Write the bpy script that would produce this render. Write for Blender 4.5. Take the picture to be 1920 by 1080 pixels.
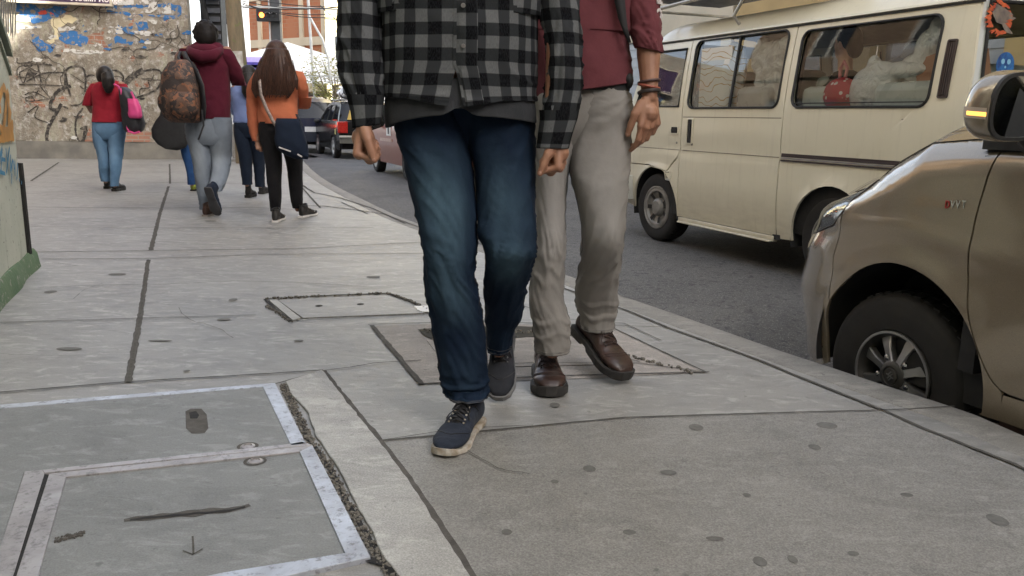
import bpy, bmesh, math, random
from mathutils import Vector, Matrix, noise
from mathutils.geometry import tessellate_polygon
R_ = math.radians; PI = math.pi
for o in list(bpy.data.objects): bpy.data.objects.remove(o)
sc = bpy.context.scene; COL = sc.collection
# ---------------------------------------------------------------- camera
F_ = 1550.0; PITCH = R_(11.66); ROLL = R_(1.0); CAMH = 0.92
RM = Matrix.Rotation(PI/2-PITCH, 3, 'X') @ Matrix.Rotation(ROLL, 3, 'Z')
CAM = Vector((0, 0, CAMH))
cd = bpy.data.cameras.new('camera'); co = bpy.data.objects.new('camera', cd); COL.objects.link(co)
co.matrix_world = Matrix.Translation(CAM) @ RM.to_4x4()
cd.sensor_width = 36; cd.lens = 36*F_/1920; cd.clip_end = 2000; cd.clip_start = 0.05
cd.dof.use_dof = False
sc.camera = co
def ray(x, y): return RM @ Vector(((x-960)/F_, -(y-540)/F_, -1))
def G(x, y, z=0.0):                       # where the line of sight meets the level z
    d = ray(x, y); return CAM + d*((z-CAMH)/d.z)
def D(x, y, Y):                           # ... meets the upright plane at distance Y
    d = ray(x, y); return CAM + d*(Y/d.y)
# ---------------------------------------------------------------- light
TOSUN = Vector((0.83*math.cos(R_(34)), -0.55*math.cos(R_(34)), math.sin(R_(34)))).normalized()
w = bpy.data.worlds.new('World'); sc.world = w; w.use_nodes = True
nt = w.node_tree; sky = nt.nodes.new('ShaderNodeTexSky'); sky.sky_type = 'NISHITA'; sky.sun_disc = False
sky.sun_elevation = R_(34); sky.sun_rotation = math.atan2(TOSUN.x, TOSUN.y); sky.air_density = 1.0; sky.dust_density = 3.5; sky.ozone_density = 0.6
mx_ = nt.nodes.new('ShaderNodeMix'); mx_.data_type = 'RGBA'; mx_.inputs[0].default_value = .55; nt.links.new(sky.outputs[0], mx_.inputs[6]); bw_ = nt.nodes.new('ShaderNodeRGBToBW'); nt.links.new(sky.outputs[0], bw_.inputs[0]); tn_ = nt.nodes.new('ShaderNodeMix'); tn_.data_type = 'RGBA'; tn_.blend_type = 'MULTIPLY'; tn_.inputs[0].default_value = 1; nt.links.new(bw_.outputs[0], tn_.inputs[6]); tn_.inputs[7].default_value = (1.02, 1.0, .96, 1); nt.links.new(tn_.outputs[2], mx_.inputs[7])      # thin bright haze takes the blue out
nt.links.new(mx_.outputs[2], nt.nodes['Background'].inputs[0]); nt.nodes['Background'].inputs[1].default_value = 0.14
sl = bpy.data.lights.new('sun', 'SUN'); sl.energy = 4.2; sl.angle = R_(0.6); sl.color = (1, .93, .82)
so = bpy.data.objects.new('sun', sl); COL.objects.link(so); so.rotation_mode = 'QUATERNION'; so.rotation_quaternion = TOSUN.to_track_quat('Z', 'Y')
vs = sc.view_settings; vs.view_transform = 'Standard'; vs.look = 'None'; vs.exposure = 2.55; vs.gamma = 1
sc.cycles.max_bounces = 6; sc.cycles.transparent_max_bounces = 12
# ---------------------------------------------------------------- materials
MATS = {}
def newmat(name):
    m = bpy.data.materials.new(name); m.use_nodes = True; MATS[name] = m
    return m, m.node_tree, m.node_tree.nodes['Principled BSDF']
def nd(nt, t, ins=None, **kw):
    n = nt.nodes.new('ShaderNode'+t)
    for k, v in kw.items(): setattr(n, k, v)
    for k, v in (ins or {}).items():
        s = n.inputs[k]
        if isinstance(v, bpy.types.NodeSocket): nt.links.new(v, s)
        else: s.default_value = v if not (isinstance(v, tuple) and len(v) == 3 and s.type == 'RGBA') else v+(1,)
    return n
def mixc(nt, f, a, b, mode='MIX'):
    n = nt.nodes.new('ShaderNodeMix'); n.data_type = 'RGBA'; n.blend_type = mode
    for i, v in ((0, f), (6, a), (7, b)):
        if isinstance(v, bpy.types.NodeSocket): nt.links.new(v, n.inputs[i])
        elif i == 0: n.inputs[0].default_value = v
        else: n.inputs[i].default_value = tuple(v)+(1,) if len(v) == 3 else v
    return n.outputs[2]
def ramp(nt, fac, stops, interp='LINEAR'):
    n = nt.nodes.new('ShaderNodeValToRGB'); nt.links.new(fac, n.inputs[0]); cr_ = n.color_ramp; cr_.interpolation = interp
    while len(cr_.elements) < len(stops): cr_.elements.new(.5)
    for e, (p, c) in zip(cr_.elements, stops):
        e.position = p; e.color = (c, c, c, 1) if not isinstance(c, (tuple, list)) else tuple(c)+(1,)
    return n.outputs[0]
def math_(nt, op, a, b=0.0, c=None):
    n = nt.nodes.new('ShaderNodeMath'); n.operation = op
    for i, v in enumerate((a, b) if c is None else (a, b, c)):
        if isinstance(v, bpy.types.NodeSocket): nt.links.new(v, n.inputs[i])
        else: n.inputs[i].default_value = v
    return n.outputs[0]
def coords(nt, kind='Object', scale=(1, 1, 1)):
    if kind == 'World': v = nt.nodes.new('ShaderNodeNewGeometry').outputs['Position']
    else: v = nt.nodes.new('ShaderNodeTexCoord').outputs[kind]
    if scale != (1, 1, 1): v = nd(nt, 'Mapping', {'Vector': v, 'Scale': scale}).outputs[0]
    return v
def nz(nt, vec, scale, detail=4, rough=.55, dist=0.0):
    return nd(nt, 'TexNoise', {'Vector': vec, 'Scale': scale, 'Detail': detail, 'Roughness': rough, 'Distortion': dist}).outputs[0]
def bump(nt, bsdf, h, strength=.3, dist=.01, prev=None):
    b = nd(nt, 'Bump', {'Height': h, 'Strength': strength, 'Distance': dist})
    if prev: nt.links.new(prev, b.inputs['Normal'])
    nt.links.new(b.outputs[0], bsdf.inputs['Normal']); return b.outputs[0]
def setb(nt, b, **kw):
    m = dict(col='Base Color', rough='Roughness', metal='Metallic', spec='Specular IOR Level', coat='Coat Weight', coatr='Coat Roughness', sheen='Sheen Weight', trans='Transmission Weight', alpha='Alpha', ior='IOR', emis='Emission Strength', emc='Emission Color', sss='Subsurface Weight')
    for k, v in kw.items():
        s = b.inputs[m[k]]
        if isinstance(v, bpy.types.NodeSocket): nt.links.new(v, s)
        else: s.default_value = tuple(v)+(1,) if isinstance(v, (tuple, list)) and len(v) == 3 else v
def pm(name, c1, c2=None, scale=8, rough=.6, metal=0, bs=0.0, bscale=60, bd=.003, contrast=(.35, .65), det=5, **kw):
    """a procedural material: two tones mixed by noise, fine bump"""
    m, nt, b = newmat(name); v = coords(nt)
    c2 = c2 or tuple(x*.8 for x in c1)
    f = ramp(nt, nz(nt, v, scale, det), [(contrast[0], 0.0), (contrast[1], 1.0)])
    setb(nt, b, col=mixc(nt, f, c1, c2), metal=metal, **kw)
    rn = nz(nt, v, scale*2.3, 3)
    setb(nt, b, rough=math_(nt, 'ADD', math_(nt, 'MULTIPLY', rn, .24), max(rough-.12, 0.02)))
    if bs: bump(nt, b, nz(nt, v, bscale, 3), bs, bd)
    return m
# ---------------------------------------------------------------- mesh helpers
class MB:
    def __init__(s): s.V = []; s.F = []; s.U = []; s.M = []; s.A = []; s.mi = 0
    def add(s, vs_, fs, uv=None, at=None):
        b = len(s.V); s.V += [Vector(v) for v in vs_]; s.A += (at or [0.0]*len(vs_))
        uv = uv or [(0, 0)]*len(vs_)
        for f in fs:
            s.F.append([b+i for i in f]); s.U.append([uv[i] for i in f]); s.M.append(s.mi)
        return s
    def box(s, c, size, M=None, taper=1.0):
        hx, hy, hz = size[0]/2, size[1]/2, size[2]/2; vs_ = []
        for z in (-1, 1):
            t = taper if z > 0 else 1
            for x, y in ((-1, -1), (1, -1), (1, 1), (-1, 1)): vs_.append(Vector((x*hx*t, y*hy*t, z*hz)))
        if M is not None: vs_ = [M @ v for v in vs_]
        c = Vector(c); vs_ = [v+c for v in vs_]
        return s.add(vs_, [(3, 2, 1, 0), (4, 5, 6, 7), (0, 1, 5, 4), (1, 2, 6, 5), (2, 3, 7, 6), (3, 0, 4, 7)])
    def bar(s, a, b, w_, h_, up=(0, 0, 1)):
        a, b = Vector(a), Vector(b); d = b-a; x = d.normalized(); y = Vector(up).cross(x)
        if y.length < 1e-4: y = Vector((1, 0, 0)).cross(x)
        y.normalize(); z = x.cross(y); M = Matrix((x, y, z)).transposed()
        return s.box((a+b)/2, (d.length, w_, h_), M)
    def rings(s, rs, closed=True, cap=True, uv=True, at=None):
        n = len(rs[0]); k = len(rs); vs_ = [p for r in rs for p in r]; fs = []
        b = len(s.V); s.V += [Vector(v) for v in vs_]; s.A += (at or [0.0]*len(vs_))
        vl = [0.0]
        for i in range(1, k): vl.append(vl[-1]+(Vector(rs[i][0])-Vector(rs[i-1][0])).length)
        per = sum((Vector(rs[k//2][j])-Vector(rs[k//2][(j+1) % n])).length for j in range(n if closed else n-1))
        m = n if closed else n-1
        for i in range(k-1):
            for j in range(m):
                j2 = (j+1) % n
                s.F.append([b+i*n+j, b+i*n+j2, b+(i+1)*n+j2, b+(i+1)*n+j])
                u0, u1 = per*j/m, per*(j+1)/m
                s.U.append([(u0, vl[i]), (u1, vl[i]), (u1, vl[i+1]), (u0, vl[i+1])]); s.M.append(s.mi)
        if cap and closed:
            for f in ([b+j for j in reversed(range(n))], [b+(k-1)*n+j for j in range(n)]):
                s.F.append(f); s.U.append([(0, 0)]*n); s.M.append(s.mi)
        return s
    def tube(s, pts, r, n=12, cap=True, flat=1.0, closed=False):
        pts = [Vector(p) for p in pts]; rr = r if isinstance(r, (list, tuple)) else [r]*len(pts); rs = []
        ref = None
        N = len(pts)
        for i, p in enumerate(pts):
            if closed: t = (pts[(i+1) % N]-pts[i-1])
            else: t = (pts[min(i+1, N-1)]-pts[max(i-1, 0)])
            t.normalize()
            if ref is None:
                ref = Vector((0, 0, 1)) if abs(t.z) < .9 else Vector((0, 1, 0))
            a = (ref - t*ref.dot(t)).normalized(); ref = a; b_ = t.cross(a)
            rs.append([p+a*math.cos(2*PI*j/n)*rr[i]*flat+b_*math.sin(2*PI*j/n)*rr[i] for j in range(n)])
        if closed: rs.append(rs[0]); cap = False
        return s.rings(rs, True, cap)
    def ell(s, c, r, n=14, M=None):
        c = Vector(c); r = (r, r, r) if not isinstance(r, (tuple, list)) else r; rs = []
        for i in range(n//2+1):
            ph = -PI/2+PI*i/(n//2); q = max(math.cos(ph), .02); ring = []
            for j in range(n):
                v = Vector((r[0]*q*math.cos(2*PI*j/n), r[1]*q*math.sin(2*PI*j/n), r[2]*math.sin(ph)))
                ring.append(c+(M @ v if M is not None else v))
            rs.append(ring)
        return s.rings(rs)
    def lathe(s, prof, M, n=32):                # prof: (radius, height) about local z
        rs = [[M @ Vector((max(r, 1e-4)*math.cos(2*PI*j/n), max(r, 1e-4)*math.sin(2*PI*j/n), h)) for j in range(n)] for r, h in prof]
        return s.rings(rs, True, False)
    def grid(s, fn, nu, nv, u=(0, 1), v=(0, 1), at=None):
        rs = []; al = []
        for j in range(nv+1):
            b_ = v[0]+(v[1]-v[0])*j/nv; row = []
            for i in range(nu+1):
                a = u[0]+(u[1]-u[0])*i/nu; row.append(fn(a, b_))
                if at: al.append(at(a, b_))
            rs.append(row)
        return s.rings(rs, False, False, at=al or None)
    def poly(s, pts, h=0.0):                    # flat outline, optionally given thickness along z
        n = len(pts)
        if not h: return s.add(pts, [list(range(n))])
        up = [Vector(p)+Vector((0, 0, h)) for p in pts]
        return s.add(list(pts)+up, [list(reversed(range(n))), [n+i for i in range(n)]]+[(i, (i+1) % n, n+(i+1) % n, n+i) for i in range(n)])
    def xform(s, M): s.V = [M @ v for v in s.V]; return s
    def mesh(s, name):
        me = bpy.data.meshes.new(name); me.from_pydata([tuple(v) for v in s.V], [], s.F); me.update(); return me
    def build(s, name, mats, parent=None, smooth=True, ang=40, bevel=0, label=None, solid=0, fix=True):
        me = s.mesh(name)
        if s.U and any(any(q != (0, 0) for q in u) for u in s.U[:400]):
            l = me.uv_layers.new(name='UVMap'); k = 0; flat = []
            for u in s.U:
                for q in u: flat += [q[0], q[1]]
            l.data.foreach_set('uv', flat)
        if any(s.A):
            a = me.attributes.new('wear', 'FLOAT', 'POINT'); a.data.foreach_set('value', s.A)
        mats = mats if isinstance(mats, (list, tuple)) else [mats]
        for m in mats: me.materials.append(m)
        me.polygons.foreach_set('material_index', s.M)
        o = bpy.data.objects.new(name, me); COL.objects.link(o)
        if parent is not None: o.parent = parent
        if fix:
            bm = bmesh.new(); bm.from_mesh(me); bmesh.ops.recalc_face_normals(bm, faces=bm.faces); bm.to_mesh(me); bm.free()
        if smooth:
            me.polygons.foreach_set('use_smooth', [True]*len(me.polygons)); me.set_sharp_from_angle(angle=R_(ang))
        if solid:
            md = o.modifiers.new('solid', 'SOLIDIFY'); md.thickness = abs(solid); md.offset = -1 if solid > 0 else 1
        if bevel:
            md = o.modifiers.new('bev', 'BEVEL'); md.width = bevel; md.segments = 2; md.limit_method = 'ANGLE'; md.angle_limit = R_(35); md.harden_normals = False
        if label: o['label'] = label
        return o
def fuse(mb, name, mat, parent, voxel=.005, smooth=3, factor=.5, decimate=0):
    """overlapping closed shapes grown together into one continuous skin"""
    if isinstance(mb, WB): mb.rebase(parent)
    me = mb.mesh('tmp'); o = bpy.data.objects.new('tmp', me); COL.objects.link(o)
    md = o.modifiers.new('r', 'REMESH'); md.mode = 'VOXEL'; md.voxel_size = voxel; md.use_smooth_shade = True
    if smooth:
        md = o.modifiers.new('s', 'SMOOTH'); md.factor = factor; md.iterations = smooth
    if decimate:
        md = o.modifiers.new('d', 'DECIMATE'); md.ratio = decimate
    dg = bpy.context.evaluated_depsgraph_get(); me2 = bpy.data.meshes.new_from_object(o.evaluated_get(dg))
    bpy.data.objects.remove(o); me2.name = name; me2.materials.clear(); me2.materials.append(mat)
    me2.polygons.foreach_set('use_smooth', [True]*len(me2.polygons))
    o = bpy.data.objects.new(name, me2); COL.objects.link(o); o.parent = parent
    return o
def tag(o, label=None, cat=None, group=None, kind=None):
    if label: o['label'] = label
    if cat: o['category'] = cat
    if group: o['group'] = group
    if kind: o['kind'] = kind
    return o
def thing(name, label, cat, loc=(0, 0, 0), group=None, M=None):
    o = bpy.data.objects.new(name, None); COL.objects.link(o); o.empty_display_size = .2
    if M is not None: o.matrix_world = M
    else: o.location = loc
    return tag(o, label, cat, group)
class WB(MB):
    """MB whose points are in world space; it is rebased to the parent thing's place"""
    def rebase(s, parent):
        if parent is not None:
            p = parent; T = Vector((0, 0, 0))
            while p is not None: T = T+Vector(p.location); p = p.parent
            s.V = [v-T for v in s.V]
    def build(s, name, mats, parent=None, **k):
        s.rebase(parent)
        return MB.build(s, name, mats, parent, **k)
def cr(rows, k):                                # Catmull-Rom through rows of numbers
    out = []; n = len(rows)
    for i in range(n-1):
        p0, p1, p2, p3 = rows[max(i-1, 0)], rows[i], rows[i+1], rows[min(i+2, n-1)]
        for q in range(k):
            t = q/k; out.append(tuple(.5*(2*b+(c-a)*t+(2*a-5*b+4*c-d)*t*t+(3*b-a-3*c+d)*t**3) for a, b, c, d in zip(p0, p1, p2, p3)))
    out.append(tuple(rows[-1])); return out
def lerp(a, b, t): return a+(b-a)*t
def itp(tab, x):                                # piecewise linear table
    if x <= tab[0][0]: return tab[0][1]
    for (a, fa), (b, fb) in zip(tab, tab[1:]):
        if x <= b: return fa+(fb-fa)*(x-a)/(b-a)
    return tab[-1][1]
def smo(tab, x):
    if x <= tab[0][0]: return tab[0][1]
    for (a, fa), (b, fb) in zip(tab, tab[1:]):
        if x <= b:
            t = (x-a)/(b-a); t = t*t*(3-2*t); return fa+(fb-fa)*t
    return tab[-1][1]
def rrect(x0, x1, z0, z1, r, n=5):
    out = []
    for cx, cz, a in ((x1-r, z0+r, -90), (x1-r, z1-r, 0), (x0+r, z1-r, 90), (x0+r, z0+r, 180)):
        for i in range(n+1): t = R_(a+90*i/n); out.append((cx+r*math.cos(t), cz+r*math.sin(t)))
    return out
def panel(mb, outline, holes, fn, du=.06, dv=.06, rim=.012, inward=(0, -1, 0)):
    """a sheet-metal panel: outline with openings in (s,z), pressed onto the surface fn"""
    loops = [[Vector((x, z, 0)) for x, z in L] for L in [outline]+holes]
    tris = tessellate_polygon(loops); flat = [v for L in loops for v in L]
    bm = bmesh.new(); bv = [bm.verts.new(v) for v in flat]
    for t in tris:
        try: bm.faces.new([bv[i] for i in t])
        except ValueError: pass
    xs = [v.x for v in flat]; zs = [v.y for v in flat]
    for ax, lo, hi, st in ((0, min(xs), max(xs), du), (1, min(zs), max(zs), dv)):
        q = lo+st
        while q < hi-1e-4:
            p = [0, 0, 0]; p[ax] = q; nn = [0, 0, 0]; nn[ax] = 1
            bmesh.ops.bisect_plane(bm, geom=bm.verts[:]+bm.edges[:]+bm.faces[:], plane_co=p, plane_no=nn, dist=1e-5); q += st
    bmesh.ops.remove_doubles(bm, verts=bm.verts, dist=1e-5)
    bm.verts.ensure_lookup_table(); bm.verts.index_update()
    vs_ = [fn(v.co.x, v.co.y) for v in bm.verts]; fs = [[v.index for v in f.verts] for f in bm.faces]
    uv = [(v.co.x, v.co.y) for v in bm.verts]
    if rim:
        be = [e for e in bm.edges if len(e.link_faces) == 1]; n0 = len(vs_); mp = {}
        iw = Vector(inward)*rim
        for e in be:
            for v in e.verts:
                if v.index not in mp: mp[v.index] = len(vs_); vs_.append(Vector(vs_[v.index])+iw); uv.append((v.co.x, v.co.y))
        for e in be: a, b = e.verts[0].index, e.verts[1].index; fs.append([a, b, mp[b], mp[a]])
    bm.free(); return mb.add(vs_, fs, uv)
# ================================================================ THE SETTING
U = Vector((-.375, .927, 0)).normalized(); NV = Vector((.927, .375, 0)).normalized()    # along the street, across it
def SN(s, n, z=0.0): return U*s+NV*n+Vector((0, 0, z))
ROADZ = -.255
def concrete(name, c1, c2, c3, sc_=1.0, coarse=.35, rough=.75, bmp=.35):
    m, nt, b = newmat(name); v = coords(nt, 'World')
    big = ramp(nt, nz(nt, v, .9*sc_, 6, .6, .6), [(.36, 0.0), (.64, 1.0)])
    c = mixc(nt, big, c1, c2)
    st = ramp(nt, nz(nt, coords(nt, 'World', (.9, 1.9, 1)), 2.2*sc_, 8, .68, 1.2), [(.52, 0.0), (.66, 1.0)])
    c = mixc(nt, math_(nt, 'MULTIPLY', st, .75), c, c3)
    sk = ramp(nt, nz(nt, coords(nt, 'World', (1.3, 2.6, 1)), 7, 6, .7, .8), [(.52, 0.0), (.64, 1.0)])
    c = mixc(nt, math_(nt, 'MULTIPLY', sk, .75), c, tuple(min(1, x*1.5) for x in c1))
    st2 = ramp(nt, nz(nt, coords(nt, 'World', (1, 2.0, 1)), 3.3, 7, .72, 1.5), [(.50, 0.0), (.60, 1.0)])
    c = mixc(nt, math_(nt, 'MULTIPLY', math_(nt, 'MULTIPLY', st2, big), .7), c, tuple(x*.78 for x in c3))
    g = ramp(nt, nz(nt, v, 240, 2, .7), [(.3, 0.0), (.7, 1.0)])
    c = mixc(nt, coarse, c, mixc(nt, g, tuple(x*.45 for x in c3), tuple(min(1, x*1.7) for x in c1)))
    sp = ramp(nt, nz(nt, v, 34, 3, .6), [(.66, 0.0), (.72, 1.0)])
    c = mixc(nt, math_(nt, 'MULTIPLY', sp, .5), c, tuple(x*.5 for x in c3))
    setb(nt, b, col=c, rough=math_(nt, 'ADD', math_(nt, 'MULTIPLY', g, .15), rough-.08), spec=.5)
    p = bump(nt, b, nz(nt, v, 170, 3, .7), bmp, .003); bump(nt, b, nz(nt, v, 5, 5, .6), .35, .012, p)
    return m
M_SIDE = concrete('pavement_concrete', (.250, .245, .230), (.190, .186, .175), (.128, .126, .119), 1.0, .28, .52)
M_LIGHT = concrete('pale_concrete', (.32, .315, .295), (.25, .246, .232), (.155, .152, .142), 2.2, .4, .6)
M_PINK = concrete('tan_concrete', (.27, .245, .22), (.21, .195, .178), (.16, .148, .135), 1.3)
M_KERB = concrete('kerb_concrete', (.215, .205, .185), (.175, .168, .15), (.12, .115, .105), 2)
M_SLABIN = concrete('cover_concrete', (.175, .180, .174), (.150, .154, .148), (.12, .122, .118), 1.6, .3, .62)
M_FORE = concrete('sandy_concrete', (.205, .199, .184), (.164, .160, .148), (.115, .112, .103), 1.6, .55, .60, .8)
def asphalt():
    m, nt, b = newmat('asphalt'); v = coords(nt, 'World')
    c = mixc(nt, ramp(nt, nz(nt, v, 1.1, 6, .65, .5), [(.35, 0.0), (.65, 1.0)]), (.052, .050, .048), (.092, .088, .083))
    g = nz(nt, v, 120, 2, .7); vo = nd(nt, 'TexVoronoi', {'Vector': v, 'Scale': 90.0}).outputs[0]
    c = mixc(nt, ramp(nt, g, [(.56, 0.0), (.70, 1.0)]), c, (.26, .25, .235))
    pit = ramp(nt, nz(nt, v, 22, 4, .6, .4), [(.57, 0.0), (.63, 1.0)])
    c = mixc(nt, math_(nt, 'MULTIPLY', pit, .8), c, (.022, .022, .024))
    setb(nt, b, col=c, rough=.72, spec=.4)
    p = bump(nt, b, vo, .5, .006); p = bump(nt, b, pit, -.5, .01, p); bump(nt, b, nz(nt, v, 4, 4), .4, .02, p)
    return m
M_ROAD = asphalt()
M_JOINT = pm('joint_dirt', (.045, .042, .036), (.075, .07, .06), 40, .95, bs=.6, bscale=120)
M_DARK = pm('dark_gap', (.008, .008, .008), (.015, .014, .013), 30, .9)
M_GROOVE = pm('groove_cement', (.085, .08, .07), (.055, .05, .045), 30, .95, bs=.8, bscale=150)
# ---- ground out to the horizon, road, pavement
kpx = [(1807, 768), (1567, 690), (1240, 578), (1160, 550), (960, 476), (770, 413), (690, 377), (625, 345), (588, 320), (570, 302), (556, 286), (548, 277)]
kp = [Vector((2.2, .35, 0)), Vector((1.9, 1.4, 0)), G(1920, 813)]+[G(*p) for p in kpx]
kp = [Vector((7.4, -12, 0)), Vector((3.3, -2.6, 0))]+kp
kp = [Vector(p) for p in cr([tuple(p) for p in kp], 4)]
def off_line(L, d):
    out = []
    for i, p in enumerate(L):
        t = (L[min(i+1, len(L)-1)]-L[max(i-1, 0)]).normalized(); out.append(p+Vector((t.y, -t.x, 0))*d)
    return out
KW = .17
kin = off_line(kp, -KW)
b = MB(); b.poly([(-600, -600, -.42), (600, -600, -.42), (600, 600, -.42), (-600, 600, -.42)])
tag(b.build('ground', pm('earth', (.16, .15, .13), (.12, .11, .1), .3, .95), smooth=False), kind='structure')
b = MB()
for i in range(40):
    for j in range(12):
        x0, y0 = -90+i*3.2, -14+j*9.5
rd = [(-7.5, 28), (-40, 30), (-90, 40), (-60, 90), (20, 95), (24, 20), (26, -14), (7.2, -14)]
kg = off_line(kp, .75); b.poly([Vector((x, y, ROADZ)) for x, y in rd]+[p+Vector((0, 0, ROADZ)) for p in kg]); b.rings([[p+Vector((0, 0, ROADZ-.08)) for p in off_line(kp, -.05)], [p+Vector((0, 0, ROADZ-.076)) for p in off_line(kp, .12)], [p+Vector((0, 0, ROADZ-.03)) for p in off_line(kp, .45)], [p+Vector((0, 0, ROADZ)) for p in kg]], False, False)
tag(b.build('road', M_ROAD, smooth=False), kind='structure')
b = MB(); b.poly([Vector((x, y, ROADZ-.095)) for x, y in ((-14, 10), (6, -6), (9, -6), (6, 26), (-14, 26))]); tag(b.build('road_base', M_ROAD, smooth=False), kind='structure')
b = MB()                                         # pavement: a real slab with the kerb as its own stone
far = [Vector((-7.6, 26, 0)), Vector((-30, 27, 0)), Vector((-30, -14, 0)), Vector((4, -14, 0))]
b.poly([p+Vector((0, 0, -.25)) for p in kin+far], .25)
tag(b.build('pavement', M_SIDE, smooth=False), kind='structure')
b = MB(); rs = []
for p, q in zip(kp, kin):
    t = (p-q).normalized(); c = .022; jz = .004*noise.noise(p*2); jx = .006*noise.noise(p*3+Vector((7, 0, 0)))
    o_ = p+t*jx
    rs.append([q+Vector((0, 0, -.25)), q+Vector((0, 0, -.003)), q+t*.006+Vector((0, 0, .002+jz)), o_-t*c+Vector((0, 0, .002+jz)), o_-t*c*.3+Vector((0, 0, -.008)), o_+Vector((0, 0, -.03)), o_+t*.01+Vector((0, 0, -.36))])
b.rings(rs, False, False)
tag(b.build('kerb', M_KERB, ang=60), kind='structure')
# ---- strips and slabs laid in the pavement
def strip(mb, pts, w_, z=.004, jit=.25, step=.03, seed=0):
    L = [Vector((p.x, p.y, 0)) for p in pts]; out = []
    for a, c in zip(L, L[1:]):
        k = max(1, int((c-a).length/step))
        out += [a.lerp(c, i/k) for i in range(k)]
    out.append(L[-1]); rs = []
    for i, p in enumerate(out):
        t = (out[min(i+1, len(out)-1)]-out[max(i-1, 0)]).normalized(); nn = Vector((t.y, -t.x, 0))
        wi = w_(i/len(out)) if callable(w_) else w_
        s_ = .003*noise.noise(Vector((p.x*5+seed, p.y*5, 0)))
        a = wi*(.5+jit*noise.noise(Vector((p.x*31+seed, p.y*31, 1)))); c = wi*(.5+jit*noise.noise(Vector((p.x*31+seed, p.y*31, 5))))
        rs.append([p+nn*(a+s_)+Vector((0, 0, z)), p-nn*(c-s_)+Vector((0, 0, z))])
    mb.rings(rs, False, False)
def gl(*px): return [G(*p) for p in px]
def dense(pts, step=.05, amp=.0, seed=0):
    out = []
    for a, c in zip(pts, pts[1:]+pts[:1]):
        k = max(1, int((c-a).length/step))
        for i in range(k):
            p = a.lerp(c, i/k); out.append(p+Vector((noise.noise(p*25+Vector((seed, 0, 0))), noise.noise(p*25+Vector((0, seed, 9))), 0))*amp)
    return out
b = MB()
b.poly([Vector((p.x, p.y, .002)) for p in dense(gl((713, 828), (1170, 785), (1652, 771), (1760, 816), (1900, 880), (2100, 985), (2200, 1300), (1000, 1300), (880, 1080), (790, 950)), .06, .0)])
tag(b.build('pavement_near_slab', M_FORE, smooth=False), kind='structure')
b = MB()
b.poly([Vector((p.x, p.y, .002)) for p in dense(gl((700, 612), (905, 606), (1150, 616), (1322, 699), (1100, 710), (787, 721)), .05, .002)])
tag(b.build('pavement_tan_slab', M_PINK, smooth=False), kind='structure')
b = MB()
L = gl((536, 719), (604, 697))+gl((657, 765), (710, 831), (757, 892), (797, 953), (881, 1085), (950, 1190))
Rr = gl((800, 1160), (745, 1080), (712, 1040), (700, 1005), (668, 950), (640, 890), (612, 850), (590, 815), (577, 775), (548, 745))
pts = L+Rr
b.poly([Vector((p.x, p.y, -.01)) for p in dense(pts, .03, .005)], .019)
tag(b.build('pavement_pale_strip', M_LIGHT, smooth=False, bevel=.003), kind='structure')
b = MB(); J = MB()
lines = [
 (((240, 718), (262, 600), (278, 488)), .010), (((283, 470), (300, 400), (316, 350)), .014), (((319, 345), (318, 308)), .025),
 (((-40, 741), (240, 718), (430, 707), (606, 696)), .010), (((516, 722), (606, 697)), .008),
 (((-60, 608), (270, 598), (480, 592)), .007), (((560, 596), (690, 590), (800, 586)), .006), (((78, 487), (278, 486), (500, 478), (800, 476)), .011),
 (((55, 474), (283, 471), (560, 467), (792, 455)), .012), (((52, 426), (300, 428), (700, 428)), .008), (((50, 389), (310, 391), (480, 390), (560, 394)), .014),
 (((270, 342), (480, 345)), .02), (((58, 340), (110, 305)), .03), (((95, 540), (160, 537), (280, 534)), .005), (((60, 360), (300, 362)), .008),
 (((280, 536), (440, 528), (560, 531), (700, 540)), .004), (((605, 697), (660, 690), (700, 683), (790, 677)), .006),
 (((713, 829), (1170, 785), (1400, 778), (1655, 771)), .009), (((1655, 771), (1790, 764)), .007),
 (((1030, 532), (1180, 585), (1250, 615), (1400, 668), (1655, 771), (1730, 805), (1900, 872), (2080, 960)), .014),
 (((950, 470), (1030, 530)), .012), (((560, 385), (640, 390), (720, 402), (800, 432), (880, 455), (950, 470)), .014), (((560, 345), (590, 362), (640, 372), (700, 392), (760, 420)), .02),
 (((600, 386), (690, 398)), .015), (((640, 380), (690, 402)), .012), (((540, 330), (575, 352)), .02),
 (((560, 345), (600, 390)), .02), (((690, 610), (890, 604), (1140, 612), (1322, 699)), .008), (((785, 722), (1000, 708), (1330, 699)), .009), (((1060, 600), (1170, 608), (1240, 640)), .005),
 (((820, 690), (1000, 682), (1200, 683), (1322, 699)), .006), (((1000, 640), (1100, 655), (1200, 680)), .005), (((700, 830), (860, 805), (1000, 800)), .004),
 (((500, 575), (560, 603), (660, 598), (806, 590)), .007), (((522, 563), (568, 598)), .010), (((1160, 556), (1240, 575)), .006), (((1060, 600), (980, 575), (900, 560)), .006),
 (((530, 385), (700, 388)), .01), (((1250, 615), (1100, 610)), .006),
]
for i, (px, w_) in enumerate(lines): strip(b, gl(*px), w_, .005, seed=i)
rj = random.Random(31)
for i in range(16):
    x, y = rj.uniform(20, 1000), rj.choice((rj.uniform(480, 700), rj.uniform(800, 1060))); a = rj.uniform(-.5, .5)+rj.choice((0, 3.1)); L = [(x, y)]
    for _ in range(rj.randint(3, 8)): a += rj.uniform(-.35, .35); x += math.cos(a)*rj.uniform(12, 30); y += math.sin(a)*rj.uniform(5, 16); L.append((x, y))
    if 560 < L[-1][0] < 860 or y < 420: continue
    strip(b, gl(*L), rj.uniform(.0012, .0028), .0075, .9, seed=i+200, step=.015)
tag(b.build('pavement_joints', M_JOINT, smooth=False, fix=False), kind='structure')
b = MB()
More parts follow.
